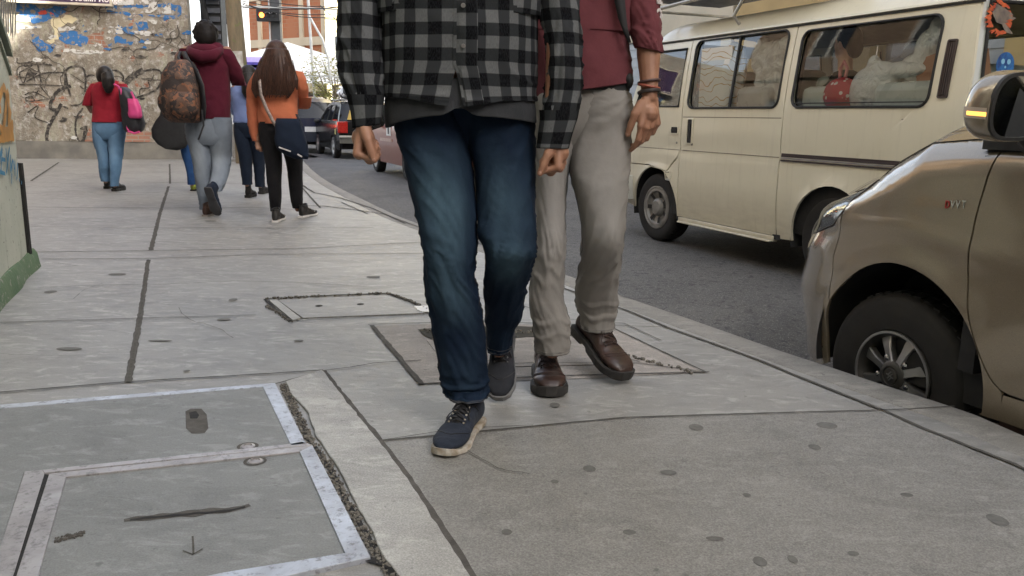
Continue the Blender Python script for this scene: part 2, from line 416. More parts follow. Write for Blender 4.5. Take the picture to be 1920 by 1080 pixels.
for i, (px, w_) in enumerate([(((606, 697), (660, 765), (713, 830), (760, 890), (800, 950), (885, 1085), (960, 1190)), .020), (((697, 612), (745, 668), (790, 722)), .020),
    (((240, 718), (262, 600), (278, 488)), .024), (((283, 470), (300, 400), (316, 350)), .030)]): strip(b, gl(*px), w_, .0035 if i > 1 else .006, seed=i+50)
tag(b.build('pavement_grooves', M_GROOVE, smooth=False, fix=False), kind='structure')
# crumbled mortar between frame and pale strip, round the far cover and in the broken hole
rnd = random.Random(4)
def rubble(mb, pts, w_, n, r0, r1, z=.003):
    L = pts; seg = [(a, c, (c-a).length) for a, c in zip(L, L[1:])]; tot = sum(q[2] for q in seg)
    for _ in range(n):
        d = rnd.random()*tot
        for a, c, l in seg:
            if d <= l: break
            d -= l
        t = (c-a).normalized(); p = a+t*d+Vector((t.y, -t.x, 0))*rnd.uniform(-.5, .5)*w_; r = rnd.uniform(r0, r1)
        M = Matrix.Rotation(rnd.random()*6, 3, 'Z') @ Matrix.Rotation(rnd.random()*2, 3, 'X')
        mb.box((p.x, p.y, z+r*.2), (r*rnd.uniform(.7, 1.6), r, r*.7), M, rnd.uniform(.4, .9))
gapc = gl((530, 722), (554, 772), (578, 822), (614, 872), (652, 945), (687, 1005), (712, 1050), (760, 1120))
b = MB(); strip(b, gapc, .013, .0045, .3, seed=80); strip(b, gl((497, 562), (600, 556), (727, 551), (770, 566), (800, 583)), .022, .0045, .4, seed=81); strip(b, gl((497, 562), (520, 585), (546, 604)), .016, .0045, .4, seed=82)
strip(b, gl((690, 1052), (740, 1068), (800, 1110)), .022, .0065, .4, seed=83)
tag(b.build('mortar_gaps', M_DARK, smooth=False, fix=False), kind='structure')
b = MB(); rubble(b, gapc, .026, 650, .002, .008, .004); rubble(b, gl((497, 562), (727, 551), (775, 568), (800, 583)), .02, 130, .004, .012, .005)
rubble(b, gl((790, 622), (850, 628), (1060, 624)), .05, 160, .005, .016, .004); rubble(b, gl((1040, 600), (1085, 640), (1200, 675), (1300, 700)), .03, 120, .004, .012, .004)
rubble(b, [Vector((p.x, p.y, 0)) for p in off_line(kp, .05)][20:44], .09, 260, .006, .022, ROADZ-.075)
rubble(b, gl((500, 575), (546, 606)), .02, 60, .003, .009, .005)
tag(b.build('mortar_crumbs', pm('crumbs', (.16, .148, .125), (.085, .078, .068), 60, .95), smooth=False), kind='stuff')
b = MB()
for i, (px, py, a, c) in enumerate([(1105, 881, .017, .022), (1305, 803, .022, .026), (1550, 799, .032, .026), (1527, 840, .017, .02), (1870, 977, .022, .03), (1040, 761, .017, .022), (1425, 1055, .014, .02), (1486, 1051, .010, .016), (1253, 888, .022, .016), (1340, 1012, .02, .01),
        (437, 563, .02, .03), (300, 640, .05, .012), (130, 655, .05, .02), (350, 697, .012, .012), (1180, 1000, .015, .012), (420, 600, .03, .02), (220, 515, .05, .03), (700, 520, .04, .03), (395, 415, .05, .03), (560, 640, .02, .015), (1700, 930, .016, .012), (1600, 1040, .012, .01), (1040, 905, .01, .012), (950, 1000, .012, .014), (1400, 930, .01, .01), (95, 548, .03, .03)]):
    p = G(px, py)
    b.poly([p+Vector((a*math.cos(t*PI/9)*(1+.25*noise.noise(Vector((i, t, 0)))), c*math.sin(t*PI/9)*(1+.3*noise.noise(Vector((t, i, 3)))), .0034)) for t in range(18)])
tag(b.build('gum_spots', pm('old_gum', (.095, .092, .085), (.13, .126, .115), 60, .8), smooth=False), kind='stuff')
# ---- metal framed inspection covers
def galv(name, c1, c2):
    m, nt, b_ = newmat(name); v = coords(nt)
    f = ramp(nt, nz(nt, v, 7, 6, .65, .6), [(.35, 0.0), (.65, 1.0)])
    d = ramp(nt, nz(nt, coords(nt, 'Object', (1, 1, 1)), 45, 4, .7), [(.52, 0.0), (.66, 1.0)])
    c = mixc(nt, math_(nt, 'MULTIPLY', d, .7), mixc(nt, f, c1, c2), (.12, .115, .11))
    setb(nt, b_, col=c, metal=.35, rough=math_(nt, 'ADD', math_(nt, 'MULTIPLY', f, .2), .36)); bump(nt, b_, nz(nt, v, 90, 3), .15, .002); return m
M_GALV = galv('galvanised_steel', (.46, .49, .54), (.33, .345, .38)); M_GALV2 = galv('worn_steel', (.37, .35, .345), (.26, .245, .24))
def thick(mb, px, z0, h):
    mb.poly([Vector((p.x, p.y, z0)) for p in gl(*px)], h)
def cover(name, label, frames, slab, mats, slabm, extra):
    c = [G(*p) for p in slab]; o = sum(c, Vector((0, 0, 0)))/len(c)
    t = thing(name, label, 'inspection cover', (o.x, o.y, 0), 'metal framed concrete inspection covers')
    b = WB(); b.poly([Vector((p.x, p.y, -.01)) for p in c], .0175); b.build('concrete_slab', slabm, t, smooth=False)
    for i, f in enumerate(frames):
        b = WB(); thick(b, f[0], -.012, .012+f[1]); b.build('frame_bar', mats[f[2]], t, smooth=False, bevel=.0012)
    extra(t); return t
def ex_near(t):
    b = WB()
    def slot(px, w_, mat, nm):
        q = WB(); strip(q, gl(*px), w_, .0085, .3, .01, 3); q.build(nm, mat, t, smooth=False, fix=False)
    slot([(233, 982), (250, 979), (430, 962), (455, 957), (469, 953)], lambda u_: .028*math.sin(PI*min(max(u_*1.0+.02, 0), 1))**.35+.003, M_GROOVE, 'lifting_slot')
    q = WB(); strip(q, gl((245, 981), (430, 964), (460, 957)), .010, .0095, .5, .01, 4); q.build('slot_shadow_gap', M_DARK, t, smooth=False, fix=False)
    q = WB(); strip(q, gl((361, 1012), (362, 1046)), .004, .0088, .1); strip(q, gl((342, 1040), (362, 1047), (381, 1036)), .004, .0088, .1); q.build('arrow_mark', M_JOINT, t, smooth=False, fix=False)
    q = WB(); rubble(q, gl((103, 1020), (130, 1013), (158, 1008)), .022, 70, .002, .007, .0088); q.build('broken_patch', M_GROOVE, t, smooth=False)
    q = WB(); p = G(479, 870); q.lathe([(.019, .007), (.019, .010), (.012, .0125), (.011, .009), (.0, .009)], Matrix.Translation(p)); q.build('bolt', M_GALV2, t)
    q = WB(); strip(q, [p+Vector((.027*math.cos(a), .027*math.sin(a), 0)) for a in [i*PI/8 for i in range(17)]], .008, .0086, .3, .01); q.build('bolt_ring', M_GROOVE, t, smooth=False, fix=False)
cover('inspection_cover', 'near steel framed concrete cover with long slot and incised arrow', [
    (((93, 896), (586, 842), (562, 854), (125, 902)), .012, 1), (((586, 842), (695, 1054), (647, 1046), (562, 854)), .012, 0),
    (((695, 1054), (500, 1098), (180, 1160), (200, 1130), (420, 1083), (647, 1046)), .012, 0), (((93, 896), (125, 902), (60, 1135), (0, 1190)), .012, 1)],
    ((125, 902), (562, 854), (647, 1046), (420, 1083), (200, 1130), (40, 1160)), (M_GALV, M_GALV2), M_SLABIN, ex_near)
def ex_mid(t):
    q = WB(); p = [G(*a) for a in ((348, 776), (358, 771), (378, 771), (388, 782), (391, 808), (384, 817), (360, 818), (349, 808))]
    q.poly([Vector((a.x, a.y, .0085)) for a in p]); q.build('lifting_recess', M_GROOVE, t, smooth=False)
    q = WB(); p = [G(*a) for a in ((355, 779), (368, 776), (374, 784), (370, 790), (357, 790))]
    q.poly([Vector((a.x, a.y, .0095)) for a in p]); q.build('lifting_hole', M_DARK, t, smooth=False)
    q = WB(); p = G(465, 842); q.lathe([(.019, .007), (.019, .010), (.012, .0125), (.011, .009), (.0, .009)], Matrix.Translation(p)); q.build('bolt', M_GALV2, t)
    q = WB(); strip(q, [p+Vector((.027*math.cos(a), .027*math.sin(a), 0)) for a in [i*PI/8 for i in range(17)]], .008, .0086, .3, .01); q.build('bolt_ring', M_GROOVE, t, smooth=False, fix=False)
cover('inspection_cover', 'second steel framed concrete cover with a round lifting recess', [
    (((-60, 769), (516, 723), (493, 730), (-60, 776)), .010, 0), (((493, 730), (516, 723), (574, 838), (546, 841)), .010, 0),
    (((546, 838), (566, 834), (586, 840), (84, 893), (80, 887)), .010, 1), (((47, 890), (80, 888), (84, 895), (28, 1080), (0, 1160), (-40, 1160), (0, 1035)), .010, 1)],
    ((-60, 774), (495, 729), (547, 839), (82, 889), (45, 892), (-60, 1220), (-300, 1100)), (M_GALV, M_GALV2), M_SLABIN, ex_mid)
b = MB(); b.poly([Vector((p.x, p.y, .009)) for p in gl((84, 895), (93, 896), (43, 1080), (10, 1175), (0, 1160), (28, 1080))])
tag(b.build('cover_gap', M_DARK, smooth=False), kind='structure')
t = thing('inspection_cover', 'small flat concrete cover sunk between broken joints', 'inspection cover', tuple(G(660, 578)), 'metal framed concrete inspection covers')
b = WB(); thick(b, ((522, 565), (727, 556), (795, 589), (568, 598)), -.01, .016); b.build('concrete_slab', M_SIDE, t, smooth=False)
b = WB(); thick(b, ((504, 565), (520, 565), (564, 599), (549, 603)), -.01, .018); b.build('frame_bar', M_LIGHT, t, smooth=False)
for px, py in ((598, 576), (676, 573)):
    b = WB(); p = G(px, py); b.poly([p+Vector((.018*math.cos(i*PI/6), .02*math.sin(i*PI/6), .0075)) for i in range(12)]); b.build('lifting_hole', M_DARK, t, smooth=False)
t = thing('inspection_cover', 'broken tan cover slab with a rubble filled hole behind the two men', 'inspection cover', tuple(G(950, 650)), 'metal framed concrete inspection covers')
b = WB(); thick(b, ((800, 640), (1075, 632), (1180, 684), (842, 692)), -.01, .015); b.build('concrete_slab', M_PINK, t, smooth=False)
b = WB(); b.poly([Vector((p.x, p.y, .0065)) for p in dense(gl((783, 620), (835, 616), (960, 614), (1058, 616), (1070, 632), (960, 636), (805, 638)), .03, .012)]); b.build('broken_hole', pm('hole_earth', (.045, .042, .032), (.03, .028, .022), 40, .95, bs=.8), t, smooth=False)
tq = tag(WB().poly([Vector((p.x, p.y, .006)) for p in dense(gl((775, 577), (800, 577), (812, 587), (790, 588)), .02, .01)], .004).build('litter', pm('litter_paper', (.7, .7, .68)), smooth=False), 'scrap of white paper litter in the broken joint', 'litter')
# ================================================================ BUILDINGS, WALLS, POLES
def graffiti_wall_mat():
    m, nt, b = newmat('peeling_plaster'); v = coords(nt)
    br = nd(nt, 'TexBrick', {'Vector': coords(nt, 'Object'), 'Scale': 1.0, 'Color1': (.34, .13, .075), 'Color2': (.27, .11, .07), 'Mortar': (.3, .27, .23), 'Mortar Size': .008, 'Brick Width': .24, 'Row Height': .085})
    # object local frame: x across, z up -> brick wants x,y
    mp = nd(nt, 'Mapping', {'Vector': v}); mp.inputs['Rotation'].default_value = (R_(-90), 0, 0); nt.links.new(mp.outputs[0], br.inputs['Vector'])
    pl = mixc(nt, ramp(nt, nz(nt, v, 1.6, 6, .6), [(.38, 0.0), (.62, 1.0)]), (.29, .255, .205), (.19, .172, .142))
    pl = mixc(nt, ramp(nt, nz(nt, v, 9, 6, .7), [(.5, 0.0), (.62, 1.0)]), pl, (.40, .385, .355))
    pl = mixc(nt, ramp(nt, nz(nt, v, 22, 4, .7), [(.6, 0.0), (.68, 1.0)]), pl, (.15, .135, .11))
    hole = ramp(nt, nz(nt, v, 2.6, 7, .62, .8), [(.60, 0.0), (.63, 1.0)])
    pl2 = mixc(nt, ramp(nt, nz(nt, coords(nt, 'Object', (1, 1, .35)), 3, 7, .7), [(.55, 0.0), (.6, 1.0)]), pl, (.30, .29, .23))
    vo = nd(nt, 'TexVoronoi', {'Vector': nd(nt, 'VectorMath', {0: v, 1: nd(nt, 'TexNoise', {'Vector': v, 'Scale': 3.0, 'Detail': 6.0, 'Roughness': .7}).outputs[1]}, operation='ADD').outputs[0], 'Scale': 1.3}, feature='DISTANCE_TO_EDGE').outputs[0]
    crack = ramp(nt, vo, [(.008, 1.0), (.028, 0.0)])
    c = mixc(nt, math_(nt, 'MULTIPLY', hole, .8), pl2, br.outputs[0]); c = mixc(nt, math_(nt, 'MULTIPLY', math_(nt, 'MULTIPLY', crack, ramp(nt, nz(nt, v, 2, 3), [(.42, 0.0), (.6, 1.0)])), .8), c, (.07, .06, .05))
    setb(nt, b, col=c, rough=.9, spec=.2)
    p = bump(nt, b, hole, -.7, .02); p = bump(nt, b, nz(nt, v, 18, 6, .7), .7, .03, p); bump(nt, b, crack, -.6, .02, p)
    return m
M_GW = graffiti_wall_mat()
W0, W1 = G(28, 297), G(368, 299)
wd = (W1-W0).normalized(); wn = Vector((wd.y, -wd.x, 0)); WL = (W1-W0).length
MWALL = Matrix.Translation(Vector((W0.x, W0.y, 0))) @ Matrix((wd, -wn, Vector((0, 0, 1)))).transposed().to_4x4()   # local: x along, y into wall, z up
def wall_pt(px, py, off=0.0):
    d = ray(px, py); t = (Vector((W0.x, W0.y, 0))-CAM).dot(wn)/d.dot(wn); p = MWALL.inverted() @ (CAM+d*t); return Vector((p.x, -off, p.z))
t = thing('graffiti_wall', 'old peeling brick and plaster wall covered in black graffiti and blue paint', 'wall', M=MWALL)
b = MB(); 
def wf(x, z):
    return Vector((x, .035*noise.noise(Vector((x*.9, z*.9, 2)))+.014*noise.noise(Vector((x*4, z*4, 5))), z))
b.grid(lambda x, z: wf(x, z), 90, 76, (-3.2, WL), (-.02, 4.6))
b.box((WL/2-1.6, .2, 2.3), (WL+3.2, .3, 4.62)); b.build('wall_body', M_GW, t, ang=80)
b = MB(); b.grid(lambda x, z: wf(x, z)+Vector((0, -.05-.015*noise.noise(Vector((x*3, z*6, 1))), 0)), 70, 6, (-3, WL), (0, .33+.0)); b.grid(lambda x, v_: Vector((x, -.05+v_*.08, .33+.015*noise.noise(Vector((x*4, 0, 0))))), 40, 2, (-3, WL), (0, 1))
b.build('wall_base', pm('grey_render', (.20, .19, .165), (.13, .125, .115), 3, .9, bs=.6, bscale=20), t, ang=60)
M_SPRAY = pm('black_spray', (.030, .027, .025), (.14, .125, .105), 18, .9, contrast=(.46, .64)); M_BLUEP = pm('blue_wall_paint', (.030, .13, .33), (.22, .20, .17), 11, .85, contrast=(.52, .57), bs=.5, bscale=25); M_WHITEP = pm('white_wall_paint', (.50, .50, .48), (.24, .22, .19), 13, .85, contrast=(.53, .58), bs=.5, bscale=25); M_WPLAIN = pm('white_enamel', (.62, .62, .6), (.5, .5, .5), 8, .5)
def wall_strip(mb, pxs, w_, off=.05, seed=0, jit=.45):
    L = [wall_pt(*p) for p in pxs]; L = [Vector(q) for q in cr([tuple(p) for p in L], 8)] if len(L) > 2 else L
    rs = []
    for i, p in enumerate(L):
        t_ = (L[min(i+1, len(L)-1)]-L[max(i-1, 0)]).normalized(); nn = Vector((t_.z, 0, -t_.x)); q = wf(p.x, p.z); q.y -= off*.2+.004
        wi = w_*(1+jit*noise.noise(Vector((i*.6, seed, 0)))); rs.append([q+nn*wi*.5, q-nn*wi*.5])
    mb.rings(rs, False, False)
def splat(mb, pxs, seed, off=.006, amp=.05):
    L = [wall_pt(*p) for p in pxs]; out = []
    for a, c in zip(L, L[1:]+L[:1]):
        k = max(2, int((c-a).length/.03)); out += [a.lerp(c, i/k) for i in range(k)]
    pts = []
    for p in out:
        q = p+Vector((noise.noise(p*7+Vector((seed, 0, 0))), 0, noise.noise(p*7+Vector((0, 0, seed)))))*amp*1.4+Vector((noise.noise(p*25), 0, noise.noise(p*25+Vector((4, 4, 4)))))*amp*.7
        pts.append(q)
    lo = [[Vector((q.x, q.z, 0)) for q in pts]]
    tr = tessellate_polygon(lo); vs_ = [wf(q.x, q.z)+Vector((0, -off, 0)) for q in pts]
    mb.add(vs_, [list(x) for x in tr])
c5 = lambda *p: [(x*.27778, y*.27778) for x, y in p]
b = MB()
for i, (L, w_) in enumerate([
    (c5((445, 470), (455, 560), (478, 650)), .035), (c5((440, 580), (450, 480), (500, 448), (560, 460), (580, 520), (575, 620)), .035), (c5((580, 540), (600, 510), (640, 510)), .03),
    (c5((740, 475), (800, 480), (835, 520), (820, 570)), .03), (c5((840, 570), (900, 510), (970, 475)), .10), (c5((830, 580), (930, 500), (1020, 470), (1080, 480), (1092, 530), (1060, 600), (980, 640), (900, 665)), .035),
    (c5((1040, 505), (1020, 545), (1000, 545), (1010, 590), (950, 600), (945, 640)), .02), (c5((480, 580), (400, 610), (350, 680), (345, 730), (390, 740), (415, 700)), .06), (c5((400, 735), (360, 800), (325, 870), (320, 950), (370, 1005), (450, 1020), (520, 1000), (560, 950), (580, 850)), .06),
    (c5((560, 730), (520, 790), (508, 860), (520, 930), (560, 980)), .035), (c5((130, 490), (220, 440), (170, 445), (150, 430), (220, 415)), .02), (c5((245, 425), (355, 440)), .025), (c5((255, 430), (280, 560)), .025), (c5((130, 495), (160, 560), (200, 470), (240, 550)), .022),
    (c5((180, 550), (300, 495), (440, 490)), .022), (c5((130, 570), (260, 572), (440, 580)), .018), (c5((170, 640), (230, 620), (330, 670)), .02), (c5((270, 580), (330, 650), (345, 670)), .018), (c5((175, 660), (215, 650), (235, 680), (190, 680), (175, 660)), .022), (c5((240, 680), (350, 665)), .015), (c5((265, 590), (240, 660)), .015),
    (c5((190, 760), (260, 715), (240, 790), (330, 830)), .018), (c5((480, 500), (540, 540), (570, 560)), .014), (c5((580, 850), (540, 870), (590, 880), (560, 960)), .014)]):
    wall_strip(b, L, w_, seed=i)
b.build('graffiti_lines', M_SPRAY, t, smooth=False, fix=False)
b = MB()
for i, L in enumerate([c5((105, 30), (240, 28), (330, 50), (420, 40), (450, 80), (350, 130), (240, 160), (150, 150), (110, 90)), c5((390, 230), (470, 210), (560, 215), (600, 260), (580, 300), (500, 310), (410, 280)), c5((220, 240), (260, 230), (290, 290), (380, 310), (370, 350), (290, 350), (225, 300)),
    c5((700, 40), (1220, 30), (1220, 90), (1190, 130), (1080, 125), (900, 100), (720, 90)), c5((790, 170), (880, 175), (900, 240), (790, 230)), c5((900, 160), (990, 150), (1000, 200), (920, 205)), c5((775, 240), (860, 260), (850, 300), (780, 300))]): splat(b, L, i*3.3)
b.build('blue_paint_remains', M_BLUEP, t, smooth=False, fix=False)
b = MB()
for i, L in enumerate([c5((940, 0), (1075, 0), (1060, 60), (1020, 88), (945, 85), (1000, 60), (1005, 30), (950, 28)), c5((1100, 60), (1150, 10), (1155, 90), (1100, 92)), c5((780, 0), (900, 0), (900, 30), (800, 35)), c5((660, 60), (780, 50), (775, 75)), c5((120, 175), (280, 170), (280, 190), (120, 200)), c5((890, 210), (1040, 215), (1040, 240), (890, 235)), c5((400, 180), (520, 185), (500, 205), (400, 210)), c5((420, 330), (700, 345), (700, 362), (430, 360)), c5((780, 200), (830, 210), (830, 232), (780, 228))]): splat(b, L, i*2.1+40, .010, .02)
b.build('white_paint_remains', M_WHITEP, t, smooth=False, fix=False)
b = MB(); splat(b, c5((250, 75), (300, 70), (310, 95), (260, 100)), 9, .011, .03); splat(b, c5((330, 85), (360, 80), (360, 98), (335, 98)), 9, .011, .02); b.build('red_paint_spot', pm('red_wall_paint', (.5, .06, .04)), t, smooth=False, fix=False)
b = MB(); splat(b, c5((340, 150), (430, 100), (480, 90), (520, 130), (400, 190), (390, 270), (340, 300), (310, 280), (370, 250)), 11, .009, .05); splat(b, c5((110, 100), (200, 120), (200, 150), (110, 140)), 5, .009, .03); b.build('cream_paint_remains', pm('cream_wall_paint', (.62, .55, .36), (.5, .45, .3), 8, .8), t, smooth=False, fix=False)
m, nt, bb = newmat('bare_brick'); br = nd(nt, 'TexBrick', {'Scale': 1.0, 'Color1': (.36, .13, .075), 'Color2': (.26, .10, .06), 'Mortar': (.25, .21, .17), 'Mortar Size': .009, 'Brick Width': .22, 'Row Height': .075})
mp = nd(nt, 'Mapping', {'Vector': coords(nt)}); mp.inputs['Rotation'].default_value = (R_(-90), 0, 0); nt.links.new(mp.outputs[0], br.inputs['Vector'])
setb(nt, bb, col=mixc(nt, math_(nt, 'MULTIPLY', nz(nt, coords(nt), 12, 5), .5), br.outputs[0], (.3, .27, .22)), rough=.9); bump(nt, bb, br.outputs['Fac'], -.5, .01)
b = MB(); splat(b, c5((840, 890), (960, 885), (1020, 905), (1000, 960), (985, 1005), (840, 1000), (600, 1000), (540, 985), (600, 930), (760, 930)), 21, .012, .05); b.build('bare_brick_patch', m, t, smooth=False, fix=False)
rc = random.Random(21)
b = MB()
for i in range(26):
    x, y = rc.uniform(40, 355), rc.uniform(14, 150 if i < 20 else 290); L = [(x, y)]; a = rc.choice((0, 1.5, 3.1, 4.6))+rc.uniform(-.5, .5)
    for _ in range(rc.randint(5, 12)): a += rc.uniform(-.75, .75); x += math.cos(a)*8; y += math.sin(a)*5.5; L.append((min(max(x, 32), 364), min(max(y, 2), 285)))
    wall_strip(b, L, rc.uniform(.008, .022), seed=i, jit=.9)
b.build('crack_lines', pm('crack_shadow', (.035, .03, .025), (.08, .07, .055), 9), t, smooth=False, fix=False)
for nm, mm, n_, amp, yr in (('blue_paint_remains', M_BLUEP, 18, .035, (14, 100)), ('black_paint_remains', M_SPRAY, 22, .03, (60, 270)), ('white_paint_remains', M_WHITEP, 22, .025, (30, 280))):
    b = MB()
    for i in range(n_):
        x, y, r = rc.uniform(40, 350), rc.uniform(*yr), rc.uniform(2.5, 9); splat(b, [(x-r, y), (x, y-r*.5), (x+r*1.4, y-r*.2), (x+r, y+r*.5), (x-r*.4, y+r*.4)], i*1.7, .013 if 'white' in nm else .012, amp)
    b.build(nm, mm, t, smooth=False, fix=False)
# text helper: real letters as flat raised meshes
def letters(txt, size, mat, parent, M, name='lettering', ext=.002, align='CENTER', bold=0.0, sx=1.0, shear=0):
    cu = bpy.data.curves.new('txt', 'FONT'); cu.body = txt; cu.size = size; cu.extrude = ext; cu.align_x = align; cu.align_y = 'CENTER'; cu.offset = bold; cu.shear = shear; cu.resolution_u = 3
    o = bpy.data.objects.new('txt', cu); COL.objects.link(o); dg = bpy.context.evaluated_depsgraph_get()
    me = bpy.data.meshes.new_from_object(o.evaluated_get(dg)); bpy.data.objects.remove(o)
    me.transform(M @ Matrix.Diagonal((sx, 1, 1, 1))); me.name = name; me.materials.clear(); me.materials.append(mat)
    o = bpy.data.objects.new(name, me); COL.objects.link(o); o.parent = parent; return o
UPX = Matrix(((1, 0, 0, 0), (0, 0, -1, 0), (0, 1, 0, 0), (0, 0, 0, 1)))      # text plane -> x right, z up, facing -y
# purple shop sign hung on the wall
p0, p1 = wall_pt(20, 4, .14), wall_pt(213, 12, .14); hh = 1.1
sg = thing('shop_sign', 'dark purple shop sign board with white script on the graffiti wall', 'sign', M=MWALL @ Matrix.Translation((p0+p1)/2))
wS = (p1-p0).length; an = math.atan2(p1.z-p0.z, p1.x-p0.x); RS = Matrix.Rotation(-an, 4, 'Y')
b = MB(); b.box((0, 0, hh/2), (wS, .08, hh), None); b.xform(RS); b.build('board', pm('purple_board', (.05, .022, .075), (.035, .018, .05), 3, .5), sg, smooth=False, bevel=.005)
b = MB()
for z in (.0, hh): b.box((0, -.01, z), (wS+.05, .11, .04))
for x in (-wS/2, wS/2): b.box((x, -.012, hh/2), (.04, .11, hh)); 
b.xform(RS); b.build('sign_frame', pm('cream_trim', (.55, .5, .4)), sg, smooth=False)
M_WLET = pm('white_letters', (.75, .72, .7))
letters('Moulin Rouge', .155, M_WLET, sg, RS @ Matrix.Translation((.62, -.045, .10)) @ UPX, bold=.004, shear=.2)
letters('Karaoke', .10, M_WLET, sg, RS @ Matrix.Translation((-.62, -.045, .085)) @ UPX, shear=.2)
# left painted wall that runs beside the pavement
WN = -.83; AL = 5.4                         # the near building line: offset and where it ends
def leftwall_mat():
    m, nt, b = newmat('painted_wall'); v = coords(nt, 'World')
    c = mixc(nt, ramp(nt, nz(nt, v, 2, 6, .65), [(.35, 0.0), (.65, 1.0)]), (.50, .52, .46), (.40, .43, .37))
    c = mixc(nt, math_(nt, 'MULTIPLY', ramp(nt, nz(nt, coords(nt, 'World', (1, 1, .25)), 7, 6, .7), [(.57, 0.0), (.66, 1.0)]), .6), c, (.22, .25, .19))
    c = mixc(nt, ramp(nt, nz(nt, v, 30, 4, .7), [(.62, 0.0), (.68, 1.0)]), c, (.09, .10, .07))
    setb(nt, b, col=c, rough=.7); bump(nt, b, nz(nt, v, 30, 5), .3, .008); return m
M_LW = leftwall_mat()
def mossy():
    m, nt, b = newmat('green_painted_base'); v = coords(nt, 'World')
    c = mixc(nt, ramp(nt, nz(nt, v, 5, 6, .7), [(.35, 0.0), (.65, 1.0)]), (.055, .11, .055), (.10, .15, .085))
    c = mixc(nt, ramp(nt, nz(nt, v, 18, 5, .7), [(.56, 0.0), (.63, 1.0)]), c, (.21, .22, .18)); setb(nt, b, col=c, rough=.85); bump(nt, b, nz(nt, v, 40, 4), .5, .008); return m
def lw_px0(px, py, off):
    d = ray(px, py); q = SN(0, WN+off); return CAM+d*((q-CAM).dot(NV)/d.dot(NV))
t = thing('painted_wall', 'pale green painted wall with a mossy green plinth at the left edge', 'wall', tuple(SN(AL, WN)))
b = WB()
# lower panel whose top slopes up towards us
def lw(s, n, z): return SN(s, n, z)
e1 = 5.40
b.poly([lw(s, WN-.002, z) for s, z in ((e1, .10), (e1, 1.20), (4.7, 1.68), (3.6, 2.43), (2.0, 2.6), (-1, 2.6), (-1, .10))])
b.poly([lw(s, WN-.28, z) for s, z in ((e1, .10), (e1, 1.20), (4.7, 1.68), (3.6, 2.43), (2.0, 2.6), (-1, 2.6), (-1, .10))])
b.poly([lw(e1, WN-.002, .1), lw(e1, WN-.28, .1), lw(e1, WN-.28, 1.2), lw(e1, WN-.002, 1.2)]); b.build('wall_panel', M_LW, t, smooth=False)
b = WB(); pr = [(e1+.02, 1.20), (4.7, 1.68), (3.6, 2.43)]
b.rings([[lw(s, WN+.025, z), lw(s, WN+.025, z+.045), lw(s, WN-.1, z+.05), lw(s, WN-.1, z+.01)] for s, z in pr]); b.rings([[lw(s, WN+.012, z-.10), lw(s, WN+.012, z-.075), lw(s, WN-.02, z-.07), lw(s, WN-.02, z-.1)] for s, z in pr]); b.build('coping', pm('green_grey_trim', (.12, .15, .12), (.2, .22, .17), 8), t, smooth=False)
b = WB(); rs = []
for i in range(60):
    s = e1+.16-i*.11; j = .015*noise.noise(Vector((s*3, 0, 0))); z = .115+.015*noise.noise(Vector((s*2, 3, 0))); k = .015+.015*noise.noise(Vector((s*1.4, 6, 0)))
    rs.append([lw(s, WN-.02, -.01), lw(s, WN+.02+k+j, -.01), lw(s, WN+.005+k+j, z-.03), lw(s, WN+k-.01+j, z-.005), lw(s, WN+k-.05, z), lw(s, WN-.02, z+.01)])
b.rings(rs); b.build('plinth', mossy(), t, ang=50)
b = WB(); b.bar(lw(e1+.012, WN+.004, .1), lw(e1+.012, WN+.004, .62), .02, .03); b.build('edge_strip', M_DARK, t, smooth=False)
b = WB(); b.rings([[lw(s, WN-.17, z), lw(s, WN-.5, z)] for s, z in ((6.42, 0), (6.42, 3.6))], False, False); b.rings([[lw(s, WN-.17, z) for s in (6.42, 3.0)] for z in (0, 3.6)], False, False); b.build('upper_pier', pm('grey_pier', (.33, .33, .30), (.22, .22, .2), 5, .85, bs=.4), t, smooth=False)
b = WB(); rq_ = random.Random(8)
for i in range(7):
    x = 3+i*4.2; L = [lw_px0(x+rq_.uniform(-1, 1), y, -.165) for y in (-30, 20, 60, 70+rq_.uniform(-15, 22))]; b.rings([[p+U*.03, p-U*.03] for p in L[:-1]]+[[L[-1], L[-1]]], False, False)
b.build('dark_paint_drips', pm('dark_drips', (.03, .03, .03), (.07, .065, .06)), t, smooth=False, fix=False)
def lw_px(px, py, off=.006):
    d = ray(px, py); q = SN(0, WN+off); return CAM+d*((q-CAM).dot(NV)/d.dot(NV))
def lstroke(mb, pxs, w_, off=.006):
    L = [lw_px(*p, off) for p in pxs]; L = [Vector(q) for q in cr([tuple(p) for p in L], 6)] if len(L) > 2 else L; rs = []
    for i, p in enumerate(L):
        t_ = (L[min(i+1, len(L)-1)]-L[max(i-1, 0)]).normalized(); nn = t_.cross(NV); wi = w_*(1+.4*noise.noise(Vector((i*.5, w_*90, 0)))); rs.append([p+nn*wi/2, p-nn*wi/2])
    mb.rings(rs, False, False)
b = WB()
for L in (((-12, 250), (0, 182), (9, 165), (12, 200), (4, 262)), ((6, 250), (15, 172), (17, 240)), ((0, 240), (14, 246), (24, 232), (20, 262)), ((-10, 200), (2, 205)), ((14, 262), (20, 205)), ((-5, 262), (10, 258), (26, 256))): lstroke(b, L, .045)
b.build('orange_graffiti', pm('orange_spray', (.55, .27, .05), (.4, .2, .05)), t, smooth=False, fix=False)
b = WB()
for L in (((-10, 290), (-2, 300), (4, 275)), ((4, 276), (2, 320)), ((3, 298), (10, 300)), ((11, 278), (14, 300), (18, 275), (12, 325)), ((20, 290), (20, 322), (24, 300), (27, 318)), ((28, 300), (28, 330)), ((33, 305), (32, 335)), ((30, 334), (31, 337)), ((36, 335), (37, 340)), ((40, 340), (41, 345)), ((22, 325), (22, 345)), ((-5, 280), (-8, 330)), ((0, 322), (10, 326))): lstroke(b, L, .02, .008)
